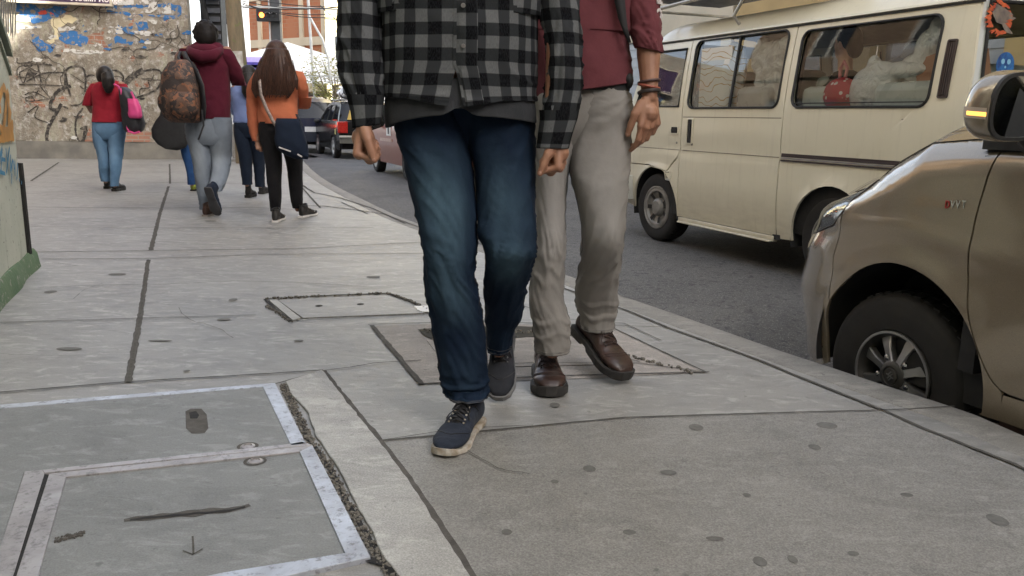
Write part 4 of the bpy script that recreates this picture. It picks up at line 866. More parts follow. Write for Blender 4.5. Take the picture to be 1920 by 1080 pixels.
# ---------------------------------------------------------------- the van
def van(name, label, hub, ang, paint, main=True, cat='van'):
    t = veh(name, label, cat, hub, ang)
    WBS = -2.36; R1 = .335; Wd = 1.69
    def ys(z, s=0):
        y = -.035*max(0, (.62-z)/.35)**1.5 if z < .62 else 0.0
        if z > 1.2: y -= .085*((z-1.2)/.72)**1.5
        y -= .010*math.exp(-((z-.93)/.035)**2)+.006*math.exp(-((z-1.205)/.012)**2)
        y -= .02*max(0, (s+.1))**2+.03*max(0, -s-3.0)**2
        if s > .2: y -= .12*(s-.2)**2
        return y
    def dent(x, z): return -.006*math.exp(-((x+1.45)/.18)**2-((z-1.0)/.06)**2)*noise.noise(Vector((x*9, z*9, 0)))-.003*noise.noise(Vector((x*1.5, z*2, 3)))
    fnL = lambda s, z: Vector((s, ys(z, s)+dent(s, z)+.014*math.exp(-((math.hypot(s, z-R1)-.40)/.03)**2)+.014*math.exp(-((math.hypot(s-WBS, z-R1)-.40)/.03)**2), z))
    fnR = lambda s, z: Vector((s, -Wd-ys(z, s), z))
    def archpts(cx, rad, z0, a0=0, a1=180, n=16, left=False):
        return [(cx+rad*math.cos(R_(a0+(a1-a0)*i/n)), R1+rad*math.sin(R_(a0+(a1-a0)*i/n))) for i in range(n+1)]
    ar = .395
    q_out = [(-1.785, .27), (-1.785, 1.90), (-3.33, 1.90), (-3.37, 1.5), (-3.37, .45), (-2.36-ar-.02, .40)]+[(x, z) for x, z in archpts(WBS, ar, .27, 170, -8)]
    q_out = [(x, max(z, .27)) for x, z in q_out]
    win2 = rrect(-3.10, -1.86, 1.285, 1.845, .075)
    sd_out = [(-.41, .32), (-.41, 1.90), (-1.775, 1.90), (-1.775, .45), (-1.80, .36), (-1.835, .285), (-.45, .285)]
    sd_out = [(-.41, .29), (-.41, 1.90), (-1.775, 1.90), (-1.775, .29)]
    win1 = rrect(-1.705, -.485, 1.285, 1.87, .07)
    fd_out = [(-.40, 1.90), (-.40, 1.0), (-.40, .93), (-.36, .84), (-.26, .76), (-.20, .70), (-.10, .72), (.12, .745), (.4, .74), (.60, .74), (.62, 1.22), (.30, 1.90)]
    win0 = [(-.34, 1.30), (-.34, 1.82), (.235, 1.82), (.46, 1.30)]
    ff_out = [(-.41, .29), (-.40, .5), (-.40, .92), (-.37, .825), (-.27, .75), (-.205, .69)]+[(x, z) for x, z in archpts(0, ar, 0, 120, 172, 6)]+[(-ar, .29)]
    fe_out = [(-.195, .69)]+[(x, z) for x, z in archpts(0, ar, 0, 119, 0, 12)]+[(ar+.01, .30), (.74, .34), (.74, .73), (.4, .73), (.12, .735), (-.10, .71)]
    b = MB(); panel(b, q_out, [win2], fnL, .09, .07, .02); qp = b.build('quarter_panel', paint, t, ang=30)
    b = MB(); panel(b, sd_out, [win1], fnL, .09, .07, .02); b.build('sliding_door', paint, t, ang=30); sd = bpy.data.objects[-1] if False else None
    sdo = [o for o in COL.objects if o.parent == t and o.name.startswith('sliding_door')][-1]
    b = MB(); panel(b, fd_out, [win0], fnL, .09, .07, .02); fdo = b.build('front_door', paint, t, ang=30)
    b = MB(); panel(b, ff_out, [], fnL, .09, .07, .02); panel(b, fe_out, [], fnL, .09, .07, .02); b.build('front_wing', paint, t, ang=30)
    # far side in one sheet
    b = MB(); far_o = [(-3.37, .3), (-3.37, 1.9), (.30, 1.90), (.62, 1.22), (.74, .7), (.74, .34), (ar, .34)]+archpts(0, ar, 0, 0, 180, 12)+[(-ar, .3), (WBS+ar, .3)]+archpts(WBS, ar, 0, 0, 180, 12)+[(WBS-ar, .3)]
    panel(b, far_o, [win0[::-1], win1, win2], fnR, .3, .2, .02, (0, 1, 0)); b.build('far_side_panel', paint, t, ang=30)
    # roof with gutter
    def roof(s, v_):
        a = v_*2-1; y = -Wd/2-a*(Wd/2-.085+.0); e = (1-abs(a)**7); z = 1.91+.17*e+.03*(1-a*a); f = 0
        if s > .05: z -= .30*(s-.05)**2/.3*1.0
        if s < -3.2: z -= .5*(s+3.2)**2
        return Vector((s, y, z))
    b = MB(); b.grid(lambda s, v_: roof(s, v_), 40, 36, (-3.36, .32), (0, 1))
    for sg in (0, 1):
        y0 = ys(1.90) if sg == 0 else -Wd-ys(1.90); d = 1 if sg == 0 else -1
        b.rings([[Vector((s, y0-.02*d, 1.915)), Vector((s, y0+.012*d, 1.92)), Vector((s, y0+.018*d, 1.905)), Vector((s, y0+.0*d, 1.897))] for s in [-3.35+i*.12 for i in range(31)]])
    b.build('roof', paint, t, ang=50)
    b = MB()
    for s in (-.405, -1.78): pass
    b.rings([[Vector((s, ys(1.9)+.010, 1.897)), Vector((s, ys(1.9)+.0105, 1.887)), Vector((s, ys(1.9)-.01, 1.887)), Vector((s, ys(1.9)-.01, 1.897))] for s in [-3.35+i*.12 for i in range(31)]]); b.build('gutter_shadow_strip', M_RUB, t, smooth=False)  # black strip standing in for the shade under the gutter
    # inner lining: seals seen through the door gaps, floor, pillars
    b = MB(); b.box((-1.3, -Wd/2, .36), (4.0, Wd-.12, .06)); b.box((-1.75, -Wd/2, .62), (3.0, Wd-.10, .5)); 
    for s in (-.405, -1.78): b.box((s, -.055, .76), (.09, .05, 1.0)); b.bar((s, -.055, 1.24), (s, -.14, 1.88), .05, .09, up=(0, 1, 0))
    b.box((-3.30, -.06, .8), (.1, .05, .8)); b.box((-.30, -.06, .55), (.1, .04, .5)); b.box((-3.2, -Wd/2, .8), (.1, Wd-.15, .8)); b.box((.1, -Wd/2, .85), (.5, Wd-.2, .25))
    b.box((WBS, -.33, .62), (.95, .5, .45)); b.build('floor', M_BLACK, t, smooth=False)
    for cx in (0, WBS):
        b = MB(); b.grid(lambda a, v_: Vector((cx+(ar+.015)*math.cos(a), -.02-v_*.36, R1+(ar+.015)*math.sin(a))), 20, 3, (R_(-15), R_(195)), (0, 1)); b.grid(lambda a, v_: Vector((cx+(ar+.015)*v_*math.cos(a), -.37, R1+(ar+.015)*v_*math.sin(a))), 20, 2, (R_(-15), R_(195)), (0, 1)); b.build('wheel_well', M_BLACK, t)
    b = MB(); b.grid(lambda s, v_: Vector((s, -.10-v_*(Wd-.2), 1.89+.10*(1-abs(v_*2-1)**3))), 4, 12, (-3.3, .2), (0, 1)); b.build('headlining', pm('headlining', (.42, .38, .32)) if main else M_BLACK, t)
    # nose
    def nose(v_, z):
        a = v_*2-1; y = -Wd/2-a*(Wd/2+ys(min(z, 1.9), .6)*0-.045-max(0, (z-1.2)*.09)); k = 1-abs(a)**4; x = .70+.10*k
        if z > 1.15: x -= (z-1.15)*.60
        if z < .5: x -= (.5-z)*.1
        return Vector((x, y, z))
    b = MB(); b.grid(nose, 24, 14, (0, 1), (.34, 1.18)); b.grid(nose, 24, 2, (0, 1), (1.82, 1.93)); b.grid(nose, 2, 8, (0, .05), (1.18, 1.82)); b.grid(nose, 2, 8, (.95, 1), (1.18, 1.82)); b.build('nose_panel', paint, t)
    b = MB(); b.grid(nose, 20, 8, (.05, .95), (1.18, 1.82)); b.build('windscreen', M_GLASS, t)
    b = MB(); b.grid(lambda a, z: nose(a, z)+Vector((.06, 0, 0)), 22, 6, (-.01, 1.01), (.36, .62)); b.grid(lambda a, v_: nose(a, .62)+Vector((.06*v_, 0, 0)), 22, 1, (-.01, 1.01), (0, 1)); b.box((.60, .0, .49), (.32, .07, .24)); b.build('front_bumper', pm('bumper_white', (.55, .55, .5)) if main else paint, t)
    for a in (.12, .88):
        b = MB(); c = nose(a, .85); b.box(c+Vector((.01, 0, 0)), (.05, .28, .19)); b.build('headlight', M_LENS, t, smooth=False, bevel=.02)
    b = MB(); c = nose(.5, .85); b.box(c+Vector((.0, 0, 0)), (.04, .9, .14)); b.build('grille', M_RUB, t, smooth=False, bevel=.01)
    # tail
    globals()['tail_x'] = lambda y, z: -3.38-.03*(1-abs((-y-.02)/(Wd-.04)*2-1)**4)+max(0, z-1.2)*.10
    T_ = lambda v_, z: Vector((-3.37-.05*(1-abs(v_*2-1)**4)+max(0, z-1.2)*.10, -.02-max(0, z-1.2)*.12-v_*(Wd-.04-max(0, z-1.2)*.24), z))
    b = MB(); b.grid(lambda v_, z: Vector((-3.37-.05*(1-abs(v_*2-1)**4)+max(0, z-1.2)*.10, -.02-max(0, z-1.2)*.12-v_*(Wd-.04-max(0, z-1.2)*.24), z)), 16, 10, (0, 1), (.4, 1.24)); b.grid(lambda v_, z: Vector((-3.37-.05*(1-abs(v_*2-1)**4)+max(0, z-1.2)*.10, -.02-max(0, z-1.2)*.12-v_*(Wd-.04-max(0, z-1.2)*.24), z)), 16, 2, (0, 1), (1.90, 1.97)); b.grid(T_, 3, 8, (0, .045), (1.20, 1.93)); b.grid(T_, 3, 8, (.955, 1), (1.20, 1.93)); b.rings([[Vector((x_, y_, z)) for x_, y_ in ((-3.30+max(0, z-1.2)*.10, ys(z)-.004), (T_(0, z).x, T_(0, z).y-.002))] for z in [.42+i*.075 for i in range(21)]], False, False); b.build('tailgate', M_SKYLITV if main else paint, t)  # rear face coloured paler for the sky light it catches
    b = MB(); b.grid(lambda v_, z: Vector((-3.38-.03*(1-abs(v_*2-1)**4)+max(0, z-1.2)*.10, -.02-max(0, z-1.2)*.12-v_*(Wd-.04-max(0, z-1.2)*.24), z)), 10, 4, (.03, .97), (1.24, 1.90)); rw_ = b.build('rear_window', M_GLASSC, t); b = MB(); b.tube([T_(v_, z)+Vector((-.004, 0, 0)) for v_, z in [(.045+.91*i/8, 1.24) for i in range(9)]+[(.955, 1.24+.66*i/6) for i in range(1, 7)]+[(.955-.91*i/8, 1.90) for i in range(1, 9)]+[(.045, 1.90-.66*i/6) for i in range(1, 6)]], .011, 6, closed=True); b.build('rear_seal', M_RUB, rw_)
    b = MB(); b.box((-3.43, -Wd/2, .45), (.12, Wd, .16)); b.build('rear_bumper', M_TRIM, t, smooth=False, bevel=.02)
    for y in (-.08, -Wd+.08):
        b = MB(); b.box((-3.40, y, .85), (.06, .14, .3)); b.build('tail_light', M_TAIL, t, smooth=False, bevel=.01)
    # sill step, mouldings, vents
    b = MB(); b.box((-1.08, -.045, .262), (1.35, .05, .045)); b.box((-1.10, .005, .245), (1.30, .035, .015)); b.build('sill', paint, t, smooth=False, bevel=.006)
    b = MB()
    for z, h in ((.925, .028), (.885, .010)):
        panel(b, [(-3.36, z-h/2), (-1.80, z-h/2), (-1.80, z+h/2), (-3.36, z+h/2)], [], lambda s, zz: fnL(s, zz)+Vector((0, .010, 0)), .1, 9, .010)
    b.build('side_moulding', pm('maroon_moulding', (.030, .016, .014), (.022, .013, .012)), t, smooth=False)
    b = MB(); panel(b, [(-3.36, .898), (-1.80, .898), (-1.80, .906), (-3.36, .906)], [], lambda s, zz: fnL(s, zz)+Vector((0, .012, 0)), .1, 9, .010); b.build('moulding_line', M_HUBS, t, smooth=False)
    b = MB()
    for (s0, s1, z) in ((-3.2, -1.80, 1.205), (-1.76, -.42, 1.205), (-.39, .55, 1.205), (-1.77, -.42, .905), (-.39, .5, .905)):
        panel(b, [(s0, z-.0035), (s1, z-.0035), (s1, z+.0035), (s0, z+.0035)], [], lambda s, zz: fnL(s, zz)+Vector((0, .0015, 0)), .1, 9, 0)
    b.build('crease_strips', pm('crease_line', (.16, .14, .10), (.22, .19, .14), 4), t, smooth=False)  # thin darker strips drawn along the pressed creases
    b = MB(); panel(b, rrect(-3.235, -3.165, 1.335, 1.685, .012), [rrect(-3.225, -3.175, 1.345, 1.675, .008)], lambda s, zz: fnL(s, zz)+Vector((0, .012, 0)), .2, .2, .014); panel(b, rrect(-3.225, -3.175, 1.345, 1.675, .008), [], lambda s, zz: fnL(s, zz)+Vector((0, .002, 0)), .2, .2, 0)
    for i in range(3): panel(b, rrect(-3.219+i*.016, -3.209+i*.016, 1.355, 1.665, .002, 2), [], lambda s, zz: fnL(s, zz)+Vector((0, .009, 0)), .2, .2, .008)
    b.build('air_outlet', M_TRIM, t, smooth=False)
    b = MB(); panel(b, rrect(-.30, -.19, .615, .70, .01), [rrect(-.293, -.197, .622, .693, .008)], lambda s, zz: fnL(s, zz)+Vector((0, .006, 0)), .2, .2, .006)
    b.build('vent_frame', paint, t, smooth=False)
    b = MB(); panel(b, rrect(-.293, -.197, .622, .693, .008), [], lambda s, zz: fnL(s, zz)+Vector((0, .0015, 0)), .2, .2, 0); b.build('vent_opening', M_BLACK, t, smooth=False)
    b = MB()
    for i in range(5): panel(b, [(-.292, .627+i*.0135), (-.198, .627+i*.0135), (-.198, .633+i*.0135), (-.292, .633+i*.0135)], [], lambda s, zz: fnL(s, zz)+Vector((0, .004, 0)), .2, .2, 0)
    b.build('vent_slats', paint, t, smooth=False)
    # handles
    for par, (s, z), vert in ((sdo, (-.545, 1.08), 1), (fdo, (-.30, 1.085), 0)):
        w2, h2 = (.036, .105) if vert else (.055, .028)
        b = MB(); panel(b, rrect(s-w2-.012, s+w2+.012, z-h2-.012, z+h2+.012, .015), [rrect(s-w2, s+w2, z-h2, z+h2, .01)], lambda a, zz: fnL(a, zz)+Vector((0, .008, 0)), .2, .2, .008); hh_ = b.build('handle', paint, par, smooth=False)
        b = MB(); panel(b, rrect(s-w2, s+w2, z-h2, z+h2, .01), [], lambda a, zz: fnL(a, zz)+Vector((0, .0015, 0)), .2, .2, 0); b.box(fnL(s-.008*vert, z)+Vector((0, .008, 0)), (.022 if vert else .08, .012, .13 if vert else .02)); b.build('handle_grip', M_RUB, par, smooth=False)
        b = MB(); b.lathe([(.011, 0), (.011, .005), (.006, .006), (.005, .003), (0, .003)], Matrix.Translation(fnL(s-.045, z-.115)) @ Matrix.Rotation(R_(-90), 4, 'X'), 12); b.build('lock', M_HUBS, par)
    # windows: rubber, panes
    for hole, nm, gm in ((win1, 1, M_GLASSW if main else M_GLASS), (win2, 2, M_GLASSC if main else M_GLASSC), (win0, 0, M_GLASS)):
        for side, fn in ((1, fnL), (-1, fnR)):
            pts = [fn(x, z)+Vector((0, .003*side, 0)) for x, z in hole]
            b = MB(); b.tube(pts, .0115, 6, closed=True, flat=.8); fr = b.build('window_seal', M_RUB, t)
            b = MB(); panel(b, hole, [], lambda s, z, fn=fn, side=side: fn(s, z)+Vector((0, -.012*side, 0)), .3, .12, 0); b.build('pane', (gm if main else M_GLASSD) if side > 0 else M_GLASSC, fr, ang=60)
            if nm: 
                xm = -1.10 if nm == 1 else -9
                if xm > -5: b = MB(); b.bar(fn(xm, 1.29), fn(xm, 1.86), .02, .018, up=(1, 0, 0)); b.build('sliding_bar', M_RUB, fr, smooth=False)
                elif side > 0: b = MB(); b.bar(fn(-1.87, 1.315)+Vector((0, -.004, 0)), fn(-3.09, 1.315)+Vector((0, -.004, 0)), .008, .008); b.build('sliding_bar', M_RUB, fr, smooth=False)
    wheel(t, 0, -.035, R1-.005, .19, 'van', 1, 3); wheel(t, WBS, -.05, R1-.005, .19, 'van'); wheel(t, 0, -Wd+.035, R1-.005, .19, 'far', -1); wheel(t, WBS, -Wd+.05, R1-.005, .19, 'far', -1)
    b = MB(); b.bar((.50, .0, 1.35), (.62, .12, 1.42), .02, .02); b.build('mirror_arm', M_RUB, t, smooth=False); b = MB(); b.box((.62, .16, 1.46), (.05, .14, .22)); b.build('door_mirror', M_RUB, t, smooth=False, bevel=.02)
    # seats
    M_SEAT = pm('grey_green_vinyl', (.25, .28, .24), (.19, .21, .18), 3, .35) if main else M_BLACK
    for s, y, h in ((-.62, -.42, 1.62), (-.62, -1.15, 1.62), (-2.72, -.40, 1.60), (-2.72, -1.1, 1.6), (-1.42, -.42, 1.60), (-1.95, -.38, 1.52), (-1.95, -1.1, 1.5)):
        b = MB(); M = Matrix.Rotation(R_(-8), 3, 'Y'); b.box((s, y, h-.32), (.14, .56, .64), M, .86); b.box((s+.22, y, h-.64), (.5, .56, .14)); b.build('seat', M_SEAT, t, bevel=.05)
    if main:
        # roof rack with a sign board
        b = MB(); P = lambda s, y, z: Vector((s, y, z))
        for y in (-.02, -Wd+.1): b.tube([P(.55, y, 2.20), P(-1.6, y, 2.26)], .018, 8)
        for s in (.30, -1.2):
            b.tube([P(s, -.02, 2.21), P(s, -Wd+.1, 2.21)], .014, 8)
            b.tube([P(s, -.02, 2.21), P(s+.05, -.01, 2.12), P(s+.12, -.0, 2.03), P(s+.10, -.05, 1.96)], .014, 8)
        b.build('roof_rack', pm('silver_tube', (.5, .48, .42), (.35, .33, .3), 9, .4, metal=.5), t)
        b = MB(); b.box((-.95, -.40, 2.30), (2.3, .75, .05)); rb = b.build('rack_board', M_TRIM, t, smooth=False, bevel=.006)
        b = MB(); b.box((.0, -.03, 2.40), (.36, .03, .14)); b.build('red_panel', pm('red_panel', (.55, .07, .05)), rb, smooth=False)
        b = MB(); b.box((-1.05, -.03, 2.39), (1.6, .03, .12)); b.build('blue_panel', pm('blue_panel', (.12, .25, .42)), rb, smooth=False)
    return t, fnL
VAN, vfn = van('minivan', 'cream minivan with a sliding door and luggage behind its rear window', (1.38, 8.15), 22.5, M_CREAM)
VM = VAN.matrix_world.copy()
def vl(x, y, z): return VM @ Vector((x, y, z))
# stickers on the van's rear window
rs = random.Random(3)
M_OR = pm('orange_sticker', (.65, .14, .04), (.4, .06, .03), 20); M_GRYS = pm('grey_sticker', (.25, .2, .16), (.12, .1, .09), 20)
def sp(px, py):
    I = VM.inverted(); o_ = I @ CAM; d = I.to_3x3() @ ray(px, py); x = -3.40
    for _ in range(4):
        p_ = o_+d*((x-o_.x)/d.x); x = tail_x(p_.y, p_.z)-.006
    return p_
def blade(mb, a, c, w_, off=0.0):
    a, c = sp(*a), sp(*c); d = (c-a); n = Vector((0, -d.z, d.y)).normalized()*w_; o_ = Vector((-off, 0, 0)); m_ = a.lerp(c, .5)+n*.6
    mb.add([a-n*.4+o_, m_-n*.9+o_, c+o_, m_+n*.5+o_, a+n*.5+o_], [(0, 1, 2, 3, 4)])
b = MB()
for i in range(46):
    a = i*.137; cx, cy = 1878+22*math.cos(a*2.1)*.9, 36+28*math.sin(a*2.1); blade(b, (cx, cy), (cx-rs.uniform(4, 16), cy-rs.uniform(-8, 14)), rs.uniform(.006, .014), .002)
b.build('flame_sticker', M_OR, VAN, smooth=False, fix=False)
b = MB()
for a, c, w_ in (((1866, 12), (1900, 28), .04), ((1870, 28), (1905, 34), .035), ((1880, 44), (1898, 64), .025), ((1862, 20), (1884, 48), .03)): blade(b, a, c, w_, .004)
b.build('dragon_sticker', M_GRYS, VAN, smooth=False, fix=False)
RB = Matrix.Rotation(R_(-90), 4, 'Y')
b = MB(); c = sp(1884, 122); b.lathe([(0, 0), (.075, 0), (.075, .004), (0, .004)], Matrix.Translation(c) @ RB, 20); st = b.build('round_blue_sticker', pm('blue_sticker', (.03, .16, .42), (.015, .05, .2), 30), VAN)
b = MB()
for y, z, r in ((-.025, .02, .016), (.025, .02, .016), (0, -.012, .008)): b.lathe([(0, .005), (r, .005), (0, .0055)], Matrix.Translation(c+Vector((0, y, z))) @ RB, 10)
for i in range(4): b.box(c+Vector((-.006, -.026+i*.017, -.04)), (.002, .007, .02))
b.build('sticker_marks', pm('pale_blue', (.3, .6, .8)), st, smooth=False)
# luggage and the passenger inside the cream van
def vthing(name, label, cat, x, y, z, group=None): 
    return thing(name, label, cat, M=VM @ Matrix.Translation((x, y, z)), group=group)
def vpx(px, py, y, dz):
    I = VM.inverted(); o_ = I @ CAM; d = I.to_3x3() @ ray(px, py); p = o_+d*((y-o_.y)/d.y); return p.x, p.y, p.z+dz
M_SKIN = pm('skin', (.30, .155, .095), (.24, .115, .07), 18, .55, bs=.15, bscale=220, bd=.001, sss=.0)
M_SKIN2 = pm('light_skin', (.62, .38, .27), (.54, .31, .21), 18, .55)
M_HAIRB = pm('black_hair', (.006, .005, .005), (.014, .011, .010), 25, .6, spec=.15)
t = vthing('suitcase', 'glossy grey green padded case behind the rear side window, left', 'suitcase', -2.02, -.16, 1.04)
b = MB(); b.box((0, 0, .2), (.28, .2, .40)); b.build('shell', M_SEAT2 if 'M_SEAT2' in globals() else pm('pale_vinyl', (.50, .54, .49), (.40, .44, .39), 4, .3), t, bevel=.05)
t = vthing('holdall', 'red bag with a white flower pattern behind the van window', 'bag', -2.22, -.14, 1.27)
def floral():
    m, nt, b_ = newmat('red_floral'); v = coords(nt); vo = nd(nt, 'TexVoronoi', {'Vector': v, 'Scale': 22.0}).outputs[0]
    setb(nt, b_, col=mixc(nt, ramp(nt, vo, [(.25, 1.0), (.32, 0.0)]), (.40, .025, .04), (.65, .6, .58)), rough=.6); return m
b = MB(); b.ell((0, 0, .10), (.16, .10, .13), 18); b.build('bag_body', floral(), t)
b = MB(); b.tube([(-.02, 0, .2), (-.035, 0, .29), (.0, 0, .34), (.03, 0, .29), (.03, 0, .2)], .012, 8); b.build('strap', pm('pink_strap', (.6, .2, .2)), t)
M_PLAS = newmat('clear_plastic_film')[0]; setb(M_PLAS.node_tree, M_PLAS.node_tree.nodes['Principled BSDF'], col=(.78, .79, .76), rough=.25, coat=.6); bump(M_PLAS.node_tree, M_PLAS.node_tree.nodes['Principled BSDF'], nz(M_PLAS.node_tree, coords(M_PLAS.node_tree), 11, 6, .6, 1.5), 1.0, .05)
for lb, (x, y, z), bl in (('bundle wrapped in crumpled clear plastic against the van window', (-2.46, -.13, 1.26), [((0, 0, .13), (.13, .09, .17)), ((-.12, -.02, .16), (.12, .09, .18)), ((-.28, -.04, .27), (.20, .08, .06)), ((-.05, 0, .30), (.05, .05, .08))]), ('tall plastic wrapped roll leaning at the back of the van', (-2.80, -.20, 1.50), [((0, 0, .04), (.12, .08, .10)), ((-.07, 0, .14), (.08, .07, .14)), ((-.13, 0, .26), (.05, .05, .10))])):
    t = vthing('plastic_bundle', lb, 'bundle', x, y, z, 'plastic wrapped luggage in the van'); b = MB()
    for c, r in bl: b.ell(c, r, 18)
    fuse(b, 'wrapped_load', M_PLAS, t, .015, 4)
t = vthing('suitcase', 'pale grey green padded case low at the right of the rear side window', 'suitcase', -2.86, -.15, 1.03); b = MB(); b.box((0, 0, .21), (.56, .2, .42)); b.build('shell', pm('pale_vinyl_b', (.50, .54, .50), (.38, .42, .38), 4, .28), t, bevel=.06)
t = vthing('carton', 'brown cardboard box at the rear window corner of the van', 'box', -3.0, -.30, 1.42); b = MB(); b.box((0, 0, .10), (.30, .3, .2), Matrix.Rotation(.25, 3, 'Y')); b.build('carton_body', pm('cardboard', (.36, .18, .10), (.3, .15, .09), 3), t, smooth=False)
t = vthing('suitcase', 'grey hard case behind the middle of the sliding door window', 'suitcase', -1.30, -.15, 1.03); b = MB(); b.box((0, 0, .22), (.42, .2, .42)); b.build('shell', pm('grey_case', (.52, .53, .50), (.42, .43, .40), 4, .3), t, bevel=.06)
t = vthing('bundle', 'cream blanket, its gold swirls partly a painted reflection, at the front part of the sliding door window', 'bundle', -.85, -.13, 1.05)  # gold swirls double as the wavy facade reflection in this pane
def swirl():
    m, nt, b_ = newmat('swirl_reflection_blanket'); w_ = nd(nt, 'TexWave', {'Vector': coords(nt), 'Scale': 2.6, 'Distortion': 9.0, 'Detail': 2.0, 'Detail Scale': 1.2}, wave_type='RINGS').outputs[1]
    setb(nt, b_, col=mixc(nt, ramp(nt, w_, [(.55, 0.0), (.62, 1.0), (.72, 1.0), (.78, 0.0)]), (.72, .70, .64), (.45, .28, .08)), rough=.7); return m
b = MB(); b.box((.06, 0, .38), (.44, .14, .74)); b.ell((-.1, 0, .55), (.16, .08, .24), 14); b.build('blanket', swirl(), t, bevel=.04)
t = vthing('plastic_bundle', 'silvery crumpled sheet filling the rear half of the sliding door window', 'bundle', -1.42, -.18, 1.30, 'plastic wrapped luggage in the van'); b = MB()
for c, r in (((0, 0, .28), (.24, .07, .25)), ((-.16, 0, .42), (.12, .07, .14)), ((.16, 0, .40), (.10, .07, .16)), ((0, 0, .1), (.2, .07, .12))): b.ell(c, r, 18)
o = fuse(b, 'wrapped_load', M_PLAS, t, .015, 1)
for v in o.data.vertices: v.co += Vector((0, noise.noise(v.co*14), 0))*.03
t = vthing('person', 'passenger in dark clothes looking left through the rear side window of the van', 'person', *vpx(1590, 88, -.33, -.93))
b = MB(); b.ell((0, 0, .45), (.14, .21, .32)); b.tube([(0, 0, .7), (.02, 0, .9)], .055); b.ell((.02, 0, .95), (.095, .075, .115), 16); b.ell((.05, 0, .90), (.06, .055, .07)); b.ell((.118, 0, .935), (.022, .014, .02)); b.ell((.10, 0, .885), (.02, .025, .014)); b.ell((.0, .078, .94), (.02, .01, .03)); fuse(b, 'body', M_SKIN2, t, .010, 3)
b = MB(); b.ell((-.012, 0, .985), (.105, .086, .10), 16); b.ell((-.07, 0, .93), (.05, .07, .09)); fuse(b, 'hair', M_HAIRB, t, .012, 3)
b = MB(); b.ell((-.01, 0, .43), (.16, .24, .35)); b.build('dark_jacket', M_BLACK, t)
# ---------------------------------------------------------------- brown car at the kerb
def brownpaint():
    m, nt, b = newmat('bronze_car_paint'); v = coords(nt)
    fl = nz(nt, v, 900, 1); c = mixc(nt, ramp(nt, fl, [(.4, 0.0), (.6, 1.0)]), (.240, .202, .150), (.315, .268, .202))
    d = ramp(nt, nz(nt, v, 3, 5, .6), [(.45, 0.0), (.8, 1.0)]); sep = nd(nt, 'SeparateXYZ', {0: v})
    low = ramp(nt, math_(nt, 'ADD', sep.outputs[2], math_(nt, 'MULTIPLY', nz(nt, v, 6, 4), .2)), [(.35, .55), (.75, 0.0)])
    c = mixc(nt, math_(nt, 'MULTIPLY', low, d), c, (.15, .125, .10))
    setb(nt, b, col=c, metal=.45, rough=math_(nt, 'ADD', math_(nt, 'MULTIPLY', d, .06), .16), coat=1.0, coatr=.02); bump(nt, b, nz(nt, v, 1.8, 1), .05, .02); return m
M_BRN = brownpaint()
CA = 21.5; chub = (1.405, 2.945)
CAR = veh('parked_car', 'bronze brown hatchback at the kerb with its mirror indicator lit amber', 'car', chub, CA)
CM = CAR.matrix_world.copy(); CI = CM.inverted()
def cpx(px, py, y=0.0):                        # point of the car's upright plane y seen at a pixel
    o_ = CI @ CAM; d = CI.to_3x3() @ ray(px, py); return o_+d*((y-o_.y)/d.y)
PH = [(-9, 0), (-.1, 0), (.36, 5), (.76, 41), (1.16, 80), (1.35, 86), (3, 90)]
PLAN = {}; _s = -2.0; _i = 0.0; _k = 0; PA = []
while _k < 720:
    a_ = -2+_k*.005; PA.append((_s, _i)); ph = R_(itp(PH, a_)); _s += math.cos(ph)*.005; _i += math.sin(ph)*.005; _k += 1
def plan(a):
    k = max(0, min((a+2)/.005, 718.0)); i = int(k); f = k-i; return PA[i][0]*(1-f)+PA[i+1][0]*f, PA[i][1]*(1-f)+PA[i+1][1]*f
AC = next(a_*.005-2 for a_ in range(719) if PA[a_][1] > .845)
def ztop(a): return itp([(-2, 1.17), (-1.4, 1.15), (-.3, 1.14), (0, 1.11), (.25, 1.035), (.45, .95), (.7, .88), (1.6, .85)], a)
def zback(z): return smo([(.3, .03), (.46, 0), (.62, .035), (.78, .11), (.95, .20)], z)
HUBZ = .295
def cs(a, z):
    s, i = plan(a); i *= 1.0; wgt = min(1, max(0, a/.5)); s -= zback(z)*wgt
    ph = R_(itp(PH, a)); zt = ztop(a); d = zt-z; inw = .075*max(0, 1-d/.13)**2.2
    inw += .030*max(0, (.62-z)/.4)**1.6
    fl = .013*math.exp(-((math.hypot(s, z-HUBZ)-.395)/.045)**2)*(1 if a < .5 else .4)
    cz = itp([(-2, .80), (-.3, .80), (0, .84), (.5, .80)], a); cre = .012*(1/(1+math.exp(-(z-cz)/.012))-.5)*(1 if a < .35 else max(0, 1-(a-.35)/.2))
    bul = .018*math.exp(-((z-.86)/.13)**2)
    off = -inw+fl-cre+bul
    return Vector((s+math.sin(ph)*off, -i+math.cos(ph)*off, z))
Wc = 1.69
def mir(v): return Vector((v.x, -Wc-v.y, v.z))
ar = .388
def arcp(rad, a0, a1, n=26, c=0.0): return [(c+rad*math.cos(R_(a0+(a1-a0)*i/n)), HUBZ+rad*math.sin(R_(a0+(a1-a0)*i/n))) for i in range(n+1)]
def topline(a0, a1, n=14, d=0.0): return [(a0+(a1-a0)*i/n, ztop(a0+(a1-a0)*i/n)-d) for i in range(n+1)]
seam = [(-.305, 1.105), (-.288, .95), (-.277, .80), (-.279, .70), (-.30, .58), (-.345, .47), (-.40, .38), (-.435, .345)]
seam = [tuple(q) for q in cr(seam, 3)]
xs = .385                                       # fender / bumper seam
aF = [p for p in arcp(ar, 36, 187, 26)]
fend = seam[::-1]+topline(-.29, .41, 14)+[(.465, .925), (.468, .885), (.44, .835), (.42, .77), (.40, .70), (.375, .60), (.345, .475)]+[p for p in arcp(ar, 29, 187, 26)]+[(-.372, .24), (-.45, .24), (-.445, .335)]
